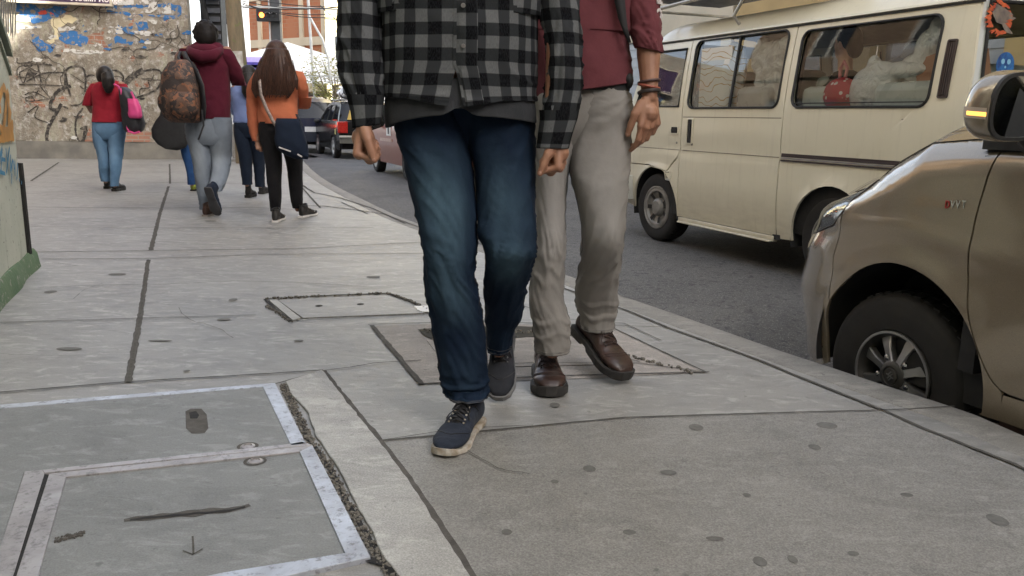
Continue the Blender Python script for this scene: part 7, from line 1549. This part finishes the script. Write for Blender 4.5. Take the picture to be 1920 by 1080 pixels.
# ------------------------------------------------ the walkers beyond, seen from behind
BK = Vector((0, 1, 0))
def bgbody(t, cx, Y, zt, arms, legs, s=1.0, face=(0, 1, 0)):
    """continuous skin: torso, neck, head, limbs; arms / legs: lists of joint lists"""
    b = WB(); b.tube([(cx, Y, zt*.54), (cx, Y, zt*.66), (cx, Y, zt*.78), (cx, Y, zt*.84)], [.10*s, .10*s, .11*s, .06*s], 14, flat=.8); b.tube([(cx, Y, zt*.80), (cx, Y, zt*.90)], [.05*s, .048*s], 12)
    f = head(b, (cx, Y, zt-.115*s), face, s)
    for a in arms:
        sx = 1 if a[0].x > cx else -1
        limb(b, a, ([.045, .038, .033, .025] if len(a) == 4 else [.042, .032, .024])[:len(a)], 12); limb(b, [(cx, Y, zt*.80), a[0]], [.055, .045]); 
        d = (a[-1]-a[-2]).normalized(); hand(b, a[-1], d, Vector((0, 1, .1)), Vector((-sx, .1, 0)), .92*s)
    for l in legs: limb(b, l, [.055, .036, .026, .026][:len(l)])
    b.ell((cx, Y, zt*.54), (.13*s, .09*s, .09*s)); o = fuse(b, 'body', M_SKIN, t, .0075, 2); return f
def LL(*p): return [D(*q) for q in p]
def wearb(cs_): return jwear(cs_, R_(-90))
# woman in red
Y = 9.7; t = person('woman in a red polo shirt and light blue jeans carrying a pink backpack', -4.75, Y); x_ = D(204, 200, Y).x
b = WB()
cloft(b, lsp((228, 175, 205, Y, .10), (250, 175, 206, Y, .10), (270, 178, 206, Y, .095), (290, 184, 206, Y, .08), (312, 186, 206, Y-.02, .066), (325, 187, 205, Y, .06), (340, 191, 205, Y, .05)), 6, 30, folds(3, .006, 16, 2), 2.2, wearb([(.5, .7, .1), (.6, .45, .12)]))
cloft(b, lsp((228, 203, 234, Y, .10), (250, 203, 234, Y, .10), (270, 204, 232, Y, .095), (290, 206, 229, Y-.03, .08), (312, 207, 227, Y-.08, .066), (330, 208, 224, Y-.10, .06), (349, 208, 221, Y-.12, .05)), 6, 30, folds(8, .006, 16, 2), 2.2, wearb([(.5, .7, .1), (.6, .45, .12)]))
cloft(b, lsp((222, 180, 229, Y, .10), (232, 176, 233, Y, .115), (246, 176, 234, Y, .12), (262, 182, 228, Y, .09)), 5, 30, None, 2.3, wearb([(.3, .75, .1)]), cap=True); b.build('jeans', M_LBLUE, t, ang=180)
b = WB(); cloft(b, lsp((150, 195, 215, Y, .06), (154, 186, 224, Y, .09), (162, 175, 232, Y, .11), (180, 173, 232, Y, .115), (200, 175, 231, Y, .11), (215, 175, 231, Y, .115), (229, 174, 232, Y, .125)), 6, 44, folds(12, .007, 14, 1.8, 1.4), 2.2, tuck=.008)
cloft(b, lsp((157, 172, 190, Y, .07), (168, 165, 185, Y, .065), (182, 159, 179, Y+.01, .06), (198, 155, 175, Y+.03, .055)), 6, 26, folds(13, .004, 18, 2), 2.1, tuck=.006)
cloft(b, lsp((157, 219, 236, Y, .07), (168, 224, 240, Y, .065), (182, 227, 242, Y+.04, .06), (198, 228, 242, Y+.06, .055)), 6, 26, folds(14, .004, 18, 2), 2.1, tuck=.006); b.build('polo_shirt', M_REDP, t, ang=180)
bgbody(t, x_, Y, D(197, 124, Y).z, [LL((179, 160, Y), (166, 198, Y+.03), (172, 208, Y+.16), (178, 206, Y+.24)), LL((228, 160, Y), (236, 198, Y+.06), (233, 208, Y+.2))], [LL((190, 240, Y), (195, 290, Y), (198, 340, Y)), LL((218, 240, Y), (216, 300, Y-.06), (215, 348, Y-.12))], .92)
b = WB(); b.ell(D(197, 142, Y), (.095, .105, .115), 18); b.ell(D(197, 140, Y-.05), (.085, .08, .10), 16); b.tube(LL((201, 138, Y-.12), (203, 150, Y-.15), (203, 163, Y-.16), (203, 174, Y-.14)), [.06, .072, .06, .03], 14); fuse(b, 'hair', M_HB, t, .012, 2)
M_BLKS = pm('black_shoe', (.016, .015, .015), (.024, .022, .02), 20, .5)
for hx, tx in ((199, 199), (214, 214)):
    g = G(hx, 354 if hx < 205 else 359); shoe(t, (g.x, g.y, 0), (g.x, g.y+.24, 0), .24, 'boot', M_BLKS, M_BSOL, 0, 0, .9)
bp = thing('backpack', 'pink and black backpack on the shoulder of the woman in red', 'backpack', tuple(D(240, 245, Y-.16)))
def pk(px, rows_, m_, nm, tt, k=6, n=30, e=3.0, fold=None): q = WB(); cloft(q, lsp(*rows_), k, n, fold or folds(2, .006, 10, 2), e, cap=True); return q.build(nm, m_, tt, ang=60)
M_PINK = pm('pink_nylon', (.62, .06, .22), (.5, .05, .18), 9, .55); M_BNY = pm('black_nylon', (.010, .010, .012), (.016, .016, .02), 9, .55)
pk(0, [(163, 224, 236, Y-.16, .05), (172, 226, 246, Y-.18, .09), (195, 229, 259, Y-.18, .11), (220, 232, 267, Y-.18, .11), (240, 234, 268, Y-.18, .10), (248, 238, 262, Y-.18, .07)], M_BNY, 'pack_body', bp)
pk(0, [(185, 240, 256, Y-.26, .04), (200, 241, 262, Y-.27, .05), (216, 242, 266, Y-.27, .05), (222, 245, 264, Y-.27, .03)], M_PINK, 'front_pocket', bp)
for i, L in enumerate([((226, 165), (231, 195), (235, 222), (240, 244)), ((246, 172), (254, 190), (257, 215)), ((240, 246), (252, 250), (262, 247)), ((214, 158), (222, 162), (230, 190), (232, 225)), ((238, 226), (246, 232), (244, 240), (238, 238))]):
    q = WB(); q.tube([D(a_, c_, Y-.27+.04*(i == 3)) for a_, c_ in L], .012, 8); q.build(['piping', 'piping', 'piping', 'shoulder_strap', 'piping'][i], M_PINK, bp)
# man in the wine hoodie
Y = 7.6; t = person('man in a wine red hoodie and grey jeans stepping away with his heel raised', -2.75, Y); x_ = D(388, 150, Y).x
b = WB()
cloft(b, lsp((220, 350, 392, Y, .115), (245, 349, 394, Y, .115), (270, 354, 395, Y, .105), (300, 362, 396, Y-.02, .09), (330, 366, 395, Y-.03, .075), (360, 371, 395, Y-.02, .068), (378, 374, 396, Y, .065), (392, 375, 395, Y, .062)), 8, 40, folds(31, .006, 18, 2.2, .9, [(-1, 1.6), (.3, 1), (.9, .7)]), 2.2, wearb([(.7, .5, .25)]), tuck=.006)
cloft(b, lsp((220, 388, 433, Y, .115), (245, 389, 434, Y, .115), (270, 392, 434, Y+.02, .105), (295, 397, 433, Y+.04, .095), (320, 398, 430, Y-.04, .085), (340, 394, 424, Y-.14, .075), (358, 388, 415, Y-.22, .066)), 8, 40, folds(35, .006, 18, 2.2, -.9, [(-1, 1.6), (.3, 1), (.9, .7)]), 2.2, wearb([(.7, .5, .25)]), tuck=.006)
cloft(b, lsp((216, 356, 427, Y, .105), (230, 351, 432, Y, .12), (255, 352, 433, Y, .12), (272, 362, 424, Y, .09)), 6, 40, None, 2.4, wearb([(.4, .8, .2)]), cap=True); b.build('jeans', M_GREYJ, t, ang=180)
b = WB(); cloft(b, lsp((80, 366, 412, Y, .09), (88, 355, 420, Y, .11), (100, 345, 428, Y, .125), (120, 344, 431, Y, .13), (150, 345, 430, Y, .13), (180, 348, 430, Y, .13), (205, 349, 431, Y, .135), (222, 351, 431, Y, .13)), 7, 56, folds(41, .008, 11, 1.8, 1.4), 2.3, tuck=.01)
cloft(b, lsp((92, 402, 432, Y, .08), (108, 412, 442, Y, .075), (128, 420, 452, Y+.04, .07), (148, 430, 458, Y+.08, .065), (160, 436, 459, Y+.14, .06)), 7, 32, folds(43, .007, 20, 1.8), 2.1, tuck=.008)
cloft(b, [(D(450, 158, Y+.14).x, Y+.14, D(450, 158, Y+.1).z-.01, .06, .06), (D(449, 150, Y+.3).x, Y+.26, D(450, 150, Y+.2).z, .055, .06), (D(440, 140, Y+.4).x, Y+.36, D(440, 140, Y+.4).z, .045, .055)], 6, 24, None, cap=True)
cloft(b, lsp((92, 338, 366, Y, .08), (110, 335, 362, Y-.0, .075), (130, 334, 360, Y+.03, .07), (155, 336, 360, Y+.07, .065)), 7, 32, folds(44, .006, 20, 1.8), 2.1, tuck=.008)
b.tube(LL((356, 92, Y-.04), (362, 101, Y-.12), (380, 107, Y-.17), (400, 104, Y-.15), (416, 94, Y-.05)), [.035, .05, .055, .05, .03], 14); b.ell(D(386, 96, Y-.06), (.14, .10, .07), 18); b.build('hoodie', M_MAR2, t, ang=180)
bgbody(t, x_, Y, D(388, 41, Y).z, [LL((425, 96, Y), (446, 150, Y+.08), (442, 140, Y+.32), (436, 122, Y+.42)), LL((350, 96, Y), (348, 150, Y+.06), (352, 165, Y+.2))], [LL((372, 235, Y), (380, 320, Y-.03), (385, 388, Y)), LL((412, 235, Y), (414, 310, Y), (402, 356, Y-.22))], 1.0, (.1, 1, 0))
b = WB(); b.ell(D(386, 62, Y), (.105, .115, .105), 18); b.ell(D(386, 70, Y-.05), (.095, .08, .10), 16)
for i in range(34): a = i*2.4; q_ = (i+.5)/34; p = D(386, 64, Y)+Vector((math.cos(a)*.095*math.sin(q_*1.9), math.sin(a)*.09*math.sin(q_*1.9)-.01, .105*math.cos(q_*1.9))); b.ell(p, .022, 8)
fuse(b, 'hair', M_HAIRB, t, .010, 1)
g = G(385, 406); M_BRS = pm('brown_suede', (.07, .035, .025)); shoe(t, (g.x, g.y, 0), (g.x+.02, g.y+.27, 0), .27, 'sneaker', M_BRS, pm('grey_sole_b', (.25, .22, .2)), 0, 0, 1)
g = G(405, 408); up = shoe(t, (g.x-.04, g.y-.29, 0), (g.x+.01, g.y, .015), .29, 'sneaker', M_DJ, pm('dark_sole', (.05, .05, .055)), R_(62), 0, 1.0); 
bp = thing('backpack', 'camouflage backpack in rust and black hanging on the hoodie man', 'backpack', tuple(D(345, 225, Y-.2)))
def camo():
    m, nt, b_ = newmat('rust_camouflage'); v = coords(nt); c = mixc(nt, ramp(nt, nz(nt, v, 13, 4, .6, .6), [(.47, 0.0), (.50, 1.0)]), (.10, .055, .038), (.03, .022, .02)); c = mixc(nt, ramp(nt, nz(nt, v, 17, 4, .6, 1), [(.56, 0.0), (.59, 1.0)]), c, (.19, .08, .04)); setb(nt, b_, col=c, rough=.75); bump(nt, b_, nz(nt, v, 30, 4), .4, .006); return m
M_CAMO = camo()
pk(0, [(112, 330, 352, Y-.2, .05), (120, 318, 364, Y-.2, .09), (140, 308, 370, Y-.22, .13), (170, 302, 376, Y-.22, .15), (200, 304, 380, Y-.22, .15), (222, 312, 378, Y-.22, .12), (230, 322, 370, Y-.22, .07)], M_CAMO, 'pack_body', bp, 8, 44, 2.6, folds(77, .016, 8, 2))
pk(0, [(172, 322, 366, Y-.34, .04), (185, 318, 368, Y-.37, .07), (208, 320, 370, Y-.37, .07), (222, 328, 362, Y-.35, .04)], M_CAMO, 'front_pocket', bp, 6, 36, 2.8)
q = WB(); q.rings([[D(a_, c_, Y-.20+o_), D(a_+9, c_, Y-.24+o_)] for a_, c_, o_ in ((338, 96, .12), (346, 112, .02), (360, 130, -.06), (372, 160, -.10), (376, 200, -.10), (374, 226, -.04))], False, False); q.build('side_band', M_BNY, bp, solid=.012)
q = WB(); q.tube(LL((338, 98, Y-.12), (334, 108, Y-.18), (340, 118, Y-.22)), .014, 8); q.build('carry_loop', M_BNY, bp); q = WB(); q.tube(LL((378, 205, Y-.3), (382, 235, Y-.3), (372, 262, Y-.3)), .008, 6); q.build('strap', M_BNY, bp)
# person with the guitar case behind him
Y = 9.8; t = person('person in blue jeans mostly hidden behind the hoodie man, yellow green shoe showing', -3.85, Y); x_ = D(346, 200, Y).x
b = WB()
cloft(b, lsp((235, 334, 358, Y, .10), (262, 336, 360, Y, .10), (290, 342, 363, Y-.02, .08), (320, 350, 365, Y-.05, .06), (346, 353, 366, Y-.06, .05)), 6, 26, folds(3, .005, 16, 2), 2.2); cloft(b, lsp((235, 356, 380, Y, .10), (262, 357, 380, Y+.05, .10), (290, 360, 378, Y+.1, .08), (320, 364, 379, Y+.15, .06), (342, 366, 379, Y+.2, .05)), 6, 26, None, 2.2); b.build('jeans', fabric('bright_blue_denim', (.025, .07, .18), (.02, .05, .14)), t, ang=180)
b = WB(); cloft(b, lsp((128, 336, 362, Y, .07), (136, 324, 374, Y, .10), (160, 322, 376, Y, .115), (200, 326, 374, Y, .11), (250, 326, 378, Y, .12)), 6, 36, folds(5, .007, 12, 2), 2.2, tuck=.008)
cloft(b, lsp((136, 318, 338, Y, .06), (160, 312, 332, Y, .06), (200, 312, 330, Y, .05)), 6, 22, None); cloft(b, lsp((136, 360, 380, Y, .06), (160, 364, 384, Y, .06), (200, 366, 384, Y, .05)), 6, 22, None); b.build('grey_top', fabric('grey_cotton', (.22, .23, .25)), t, ang=180)
bgbody(t, x_, Y, D(346, 96, Y).z, [LL((326, 140, Y), (321, 190, Y), (322, 220, Y+.1)), LL((372, 140, Y), (375, 190, Y), (374, 220, Y+.1))], [LL((346, 245, Y), (352, 290, Y), (360, 345, Y-.06)), LL((367, 245, Y), (369, 290, Y+.1), (372, 342, Y+.2))], .93)
b = WB(); b.ell(D(344, 112, Y), (.10, .11, .11), 16); b.tube(LL((343, 108, Y-.09), (340, 122, Y-.13), (338, 140, Y-.14)), [.07, .075, .04], 12); fuse(b, 'hair', pm('auburn_hair', (.13, .05, .03), (.07, .03, .02), 30, .5), t, .014, 2)
M_YG = pm('yellow_green_shoe', (.35, .40, .05), (.2, .28, .04), 30)
g = G(361, 358); shoe(t, (g.x, g.y, 0), (g.x, g.y+.25, 0), .25, 'sneaker', M_YG, M_BSOL, 0, 0, 1); shoe(t, (g.x+.12, g.y+.25, 0), (g.x+.12, g.y+.5, 0), .25, 'sneaker', M_YG, M_BSOL, 0, 0, 1)
gc = thing('guitar_case', 'black soft guitar case hanging lower left of the camouflage backpack', 'guitar case', tuple(D(315, 272, Y-.2)))
b = WB(); ax0, ax1 = D(318, 262, Y-.22), D(352, 120, Y-.22); ax = (ax1-ax0); Lg = ax.length; ax.normalize(); sx = Vector((ax.z, 0, -ax.x)); rs = []
for u_, w_, o_ in ((-.12, .02, 0), (-.10, .12, 0), (-.04, .19, 0), (.06, .225, 0), (.18, .20, 0), (.27, .165, 0), (.36, .17, 0), (.46, .16, 0), (.54, .09, 0), (.60, .055, 0), (.9, .05, 0), (1.0, .05, 0), (1.06, .03, 0)):
    c = ax0+ax*u_*Lg; rs.append([c+sx*w_*math.copysign(abs(math.cos(a))**.8, math.cos(a))+Vector((0, .06*math.copysign(abs(math.sin(a))**.7, math.sin(a)), 0)) for a in [i*2*PI/24 for i in range(24)]])
rs = [[Vector(v) for v in r] for r in rs]; b.rings(rs); b.build('case_body', pm('case_nylon', (.010, .010, .011), (.016, .016, .017), 12, .7), gc, ang=60)
# woman in the light blue shirt
Y = 8.9; t = person('woman in a light blue shirt and dark trousers in front of the orange sweater', -2.8, Y); x_ = D(460, 180, Y).x
b = WB()
cloft(b, lsp((228, 440, 470, Y, .10), (255, 440, 472, Y, .10), (280, 446, 472, Y, .09), (305, 450, 472, Y, .075), (330, 453, 472, Y, .065), (346, 455, 472, Y, .06)), 6, 30, folds(3, .006, 16, 2), 2.2)
cloft(b, lsp((228, 466, 496, Y, .10), (255, 468, 497, Y, .10), (280, 472, 497, Y+.05, .09), (305, 475, 496, Y+.08, .075), (330, 478, 496, Y+.1, .065), (350, 480, 496, Y+.12, .06)), 6, 30, folds(4, .006, 16, 2), 2.2); cloft(b, lsp((220, 442, 494, Y, .11), (238, 440, 497, Y, .12), (258, 448, 490, Y, .09)), 5, 30, None, cap=True); b.build('trousers', M_DJ, t, ang=180)
b = WB(); cloft(b, lsp((158, 448, 474, Y, .07), (163, 440, 484, Y, .10), (175, 434, 492, Y, .115), (200, 437, 490, Y, .11), (230, 439, 494, Y, .12)), 6, 44, folds(12, .008, 12, 1.8, 1.4), 2.2, tuck=.008)
cloft(b, lsp((164, 434, 450, Y, .07), (185, 432, 446, Y+.02, .06), (210, 433, 446, Y+.1, .05), (216, 436, 448, Y+.2, .045)), 6, 24, folds(13, .004, 18, 2), 2.1); cloft(b, lsp((164, 478, 496, Y, .07), (185, 482, 498, Y+.02, .06), (215, 484, 498, Y+.08, .05)), 6, 24, folds(13, .004, 18, 2), 2.1); b.build('blue_shirt', M_BSH, t, ang=180)
bgbody(t, x_+.02, Y, D(464, 126, Y).z, [LL((440, 168, Y), (438, 205, Y+.08), (444, 212, Y+.24)), LL((488, 168, Y), (491, 210, Y+.06), (491, 232, Y+.14))], [LL((456, 240, Y), (460, 290, Y), (463, 346, Y)), LL((482, 240, Y), (485, 295, Y+.06), (488, 348, Y+.12))], .9)
b = WB(); b.ell(D(466, 141, Y), (.09, .10, .11), 16); b.tube(LL((466, 140, Y-.08), (468, 160, Y-.12), (466, 176, Y-.12), (464, 184, Y-.11)), [.075, .085, .07, .03], 14); fuse(b, 'hair', M_HB, t, .012, 2)
for px, py in ((464, 371), (489, 364)): g = G(px, py); shoe(t, (g.x, g.y, 0), (g.x, g.y+.24, 0), .24, 'boot', M_BLKS, M_BSOL, 0, 0, .9)
# woman in the orange sweater
Y = 7.35; t = person('woman with long brown hair in an orange sweater and black leggings', -2.1, Y); x_ = D(522, 180, Y).x
b = WB()
gl2 = [(-1, 1.2), (.9, .5)]
cloft(b, lsp((228, 486, 526, Y, .115), (255, 487, 527, Y, .11), (280, 494, 527, Y, .10), (310, 499, 528, Y-.02, .085), (340, 501, 527, Y-.03, .07), (370, 505, 527, Y-.02, .062), (396, 508, 525, Y, .05)), 7, 32, folds(3, .004, 16, 2, .9, gl2), 2.2)
cloft(b, lsp((228, 520, 560, Y, .115), (255, 522, 562, Y, .11), (280, 530, 566, Y+.03, .10), (310, 538, 567, Y+.08, .085), (340, 541, 567, Y+.12, .07), (370, 545, 567, Y+.15, .062), (390, 549, 567, Y+.18, .05)), 7, 32, folds(5, .004, 16, 2, .9, gl2), 2.2); cloft(b, lsp((228, 493, 552, Y, .09), (245, 487, 561, Y, .125), (270, 494, 556, Y, .10)), 5, 34, None, cap=True); b.build('leggings', M_LEG, t, ang=180)
b = WB(); cloft(b, lsp((126, 508, 536, Y, .07), (132, 492, 552, Y, .10), (145, 482, 562, Y, .12), (165, 481, 562, Y, .12), (190, 484, 556, Y, .115), (215, 484, 558, Y, .125), (231, 485, 560, Y, .13)), 7, 56, folds(12, .010, 13, 1.8, 1.2), 2.2, tuck=.010)
cloft(b, lsp((136, 478, 500, Y, .08), (160, 465, 492, Y, .07), (190, 463, 488, Y, .06), (220, 464, 486, Y, .055), (245, 468, 486, Y, .05), (264, 474, 486, Y, .042)), 7, 28, folds(13, .007, 22, 2), 2.1, tuck=.006)
cloft(b, lsp((134, 546, 566, Y, .08), (150, 552, 574, Y, .075), (170, 556, 578, Y+.03, .07), (184, 560, 577, Y+.08, .06)), 7, 28, folds(14, .006, 22, 2), 2.1)
cloft(b, [(D(568, 182, Y).x, Y+.08, D(568, 182, Y).z, .055, .06), (D(560, 196, Y).x, Y+.20, D(560, 196, Y).z-.02, .05, .055), (D(548, 204, Y).x, Y+.32, D(548, 204, Y).z, .04, .045)], 6, 22, None, cap=True); b.build('orange_sweater', M_ORG, t, ang=180)
bgbody(t, x_+.01, Y, D(520, 79, Y).z, [LL((488, 142, Y), (476, 195, Y), (478, 235, Y), (482, 264, Y-.01)), LL((556, 142, Y), (568, 180, Y+.08), (556, 200, Y+.26))], [LL((506, 240, Y), (514, 320, Y-.02), (516, 396, Y)), LL((542, 240, Y), (553, 320, Y+.1), (558, 392, Y+.18))], .95)
b = WB(); b.ell(D(519, 101, Y), (.098, .11, .12), 18); rr_ = lsp((92, 499, 540, Y-.05, .09), (110, 491, 546, Y-.06, .10), (130, 482, 551, Y-.08, .10), (150, 475, 554, Y-.10, .085), (168, 473, 550, Y-.11, .06), (178, 478, 542, Y-.11, .035)); cloft(b, rr_, 5, 40, lambda th, z: .008*noise.noise(Vector((math.cos(th)*9, math.sin(th)*9, z*2))), 2.1, cap=True)
b.tube(LL((548, 128, Y-.08), (556, 150, Y-.1), (557, 170, Y-.1)), [.02, .018, .006], 8); hr = fuse(b, 'hair', M_HBR, t, .008, 1)
b = WB(); rh = random.Random(5)
for i in range(170):
    a = rh.uniform(-2.9, -.25)+(0 if i % 4 else rh.uniform(0, 3)); u0 = rh.uniform(.15, .7); pts = []
    for u in (0, .25, .5, .75, 1.0):
        f_ = u0+(1.04+rh.uniform(-.02, .10)-u0)*u; q = rr_[0] if f_ <= 0 else tuple(lerp(rr_[min(int(f_*5), 4)][k], rr_[min(int(f_*5)+1, 5)][k], f_*5-min(int(f_*5), 4)) for k in range(5)); g_ = max(0, f_-.8)*.35; pts.append(Vector((q[0]+math.cos(a)*(q[3]*1.02+.004+g_*.04), q[1]+math.sin(a)*(max(q[4], .055)*1.02+.004), q[2]+rh.uniform(-.004, .004))))
    b.tube(pts, [.0028, .0034, .0034, .003, .0012], 5)
b.build('loose_strands', M_HBR, hr, fix=False)
M_WSOL = pm('white_sole', (.62, .6, .58)); g = G(515, 417); shoe(t, (g.x, g.y, 0), (g.x, g.y+.25, 0), .25, 'sneaker', M_BLKS, M_WSOL, 0, 0, .95); g = G(564, 408); shoe(t, (g.x, g.y, 0), (g.x+.08, g.y+.24, 0), .25, 'sneaker', M_BLKS, M_WSOL, 0, 0, .95)
sb = thing('shoulder_bag', 'navy fabric shoulder bag at the hip of the woman in orange', 'bag', tuple(D(548, 298, Y-.2)))
M_NAV = fabric('navy_canvas', (.013, .019, .034), (.010, .015, .028), 700, .9)
pk(0, [(222, 519, 562, Y-.2, .03), (232, 517, 565, Y-.21, .05), (255, 516, 571, Y-.21, .065), (275, 518, 577, Y-.21, .065), (290, 535, 580, Y-.21, .05), (298, 556, 578, Y-.21, .03)], M_NAV, 'bag_body', sb, 7, 40, 3.0, folds(8, .008, 9, 2))
q = WB(); L = LL((486, 150, Y-.19), (489, 178, Y-.2), (500, 205, Y-.22), (512, 228, Y-.23), (518, 236, Y-.23)); q.rings([[p+Vector((-.012, 0, -.008)), p+Vector((.012, 0, .008))] for p in L], False, False); q.build('strap', pm('woven_strap', (.32, .26, .22), (.16, .12, .11), 60), sb, solid=.004)
q = WB(); L = LL((556, 214, Y-.17), (561, 226, Y-.19), (566, 236, Y-.2)); q.rings([[p+Vector((-.012, 0, 0)), p+Vector((.012, 0, 0))] for p in L], False, False); q.build('strap', M_BNY, sb, solid=.004)
for x0, y0, x1, y1 in ((523, 276, 545, 284), (558, 289, 566, 294)):
    q = WB(); a, c = D(x0, y0, Y-.285), D(x1, y1, Y-.285); q.bar(a, c, .012, .01); q.build('label_patch', M_PRT, sb, smooth=False)
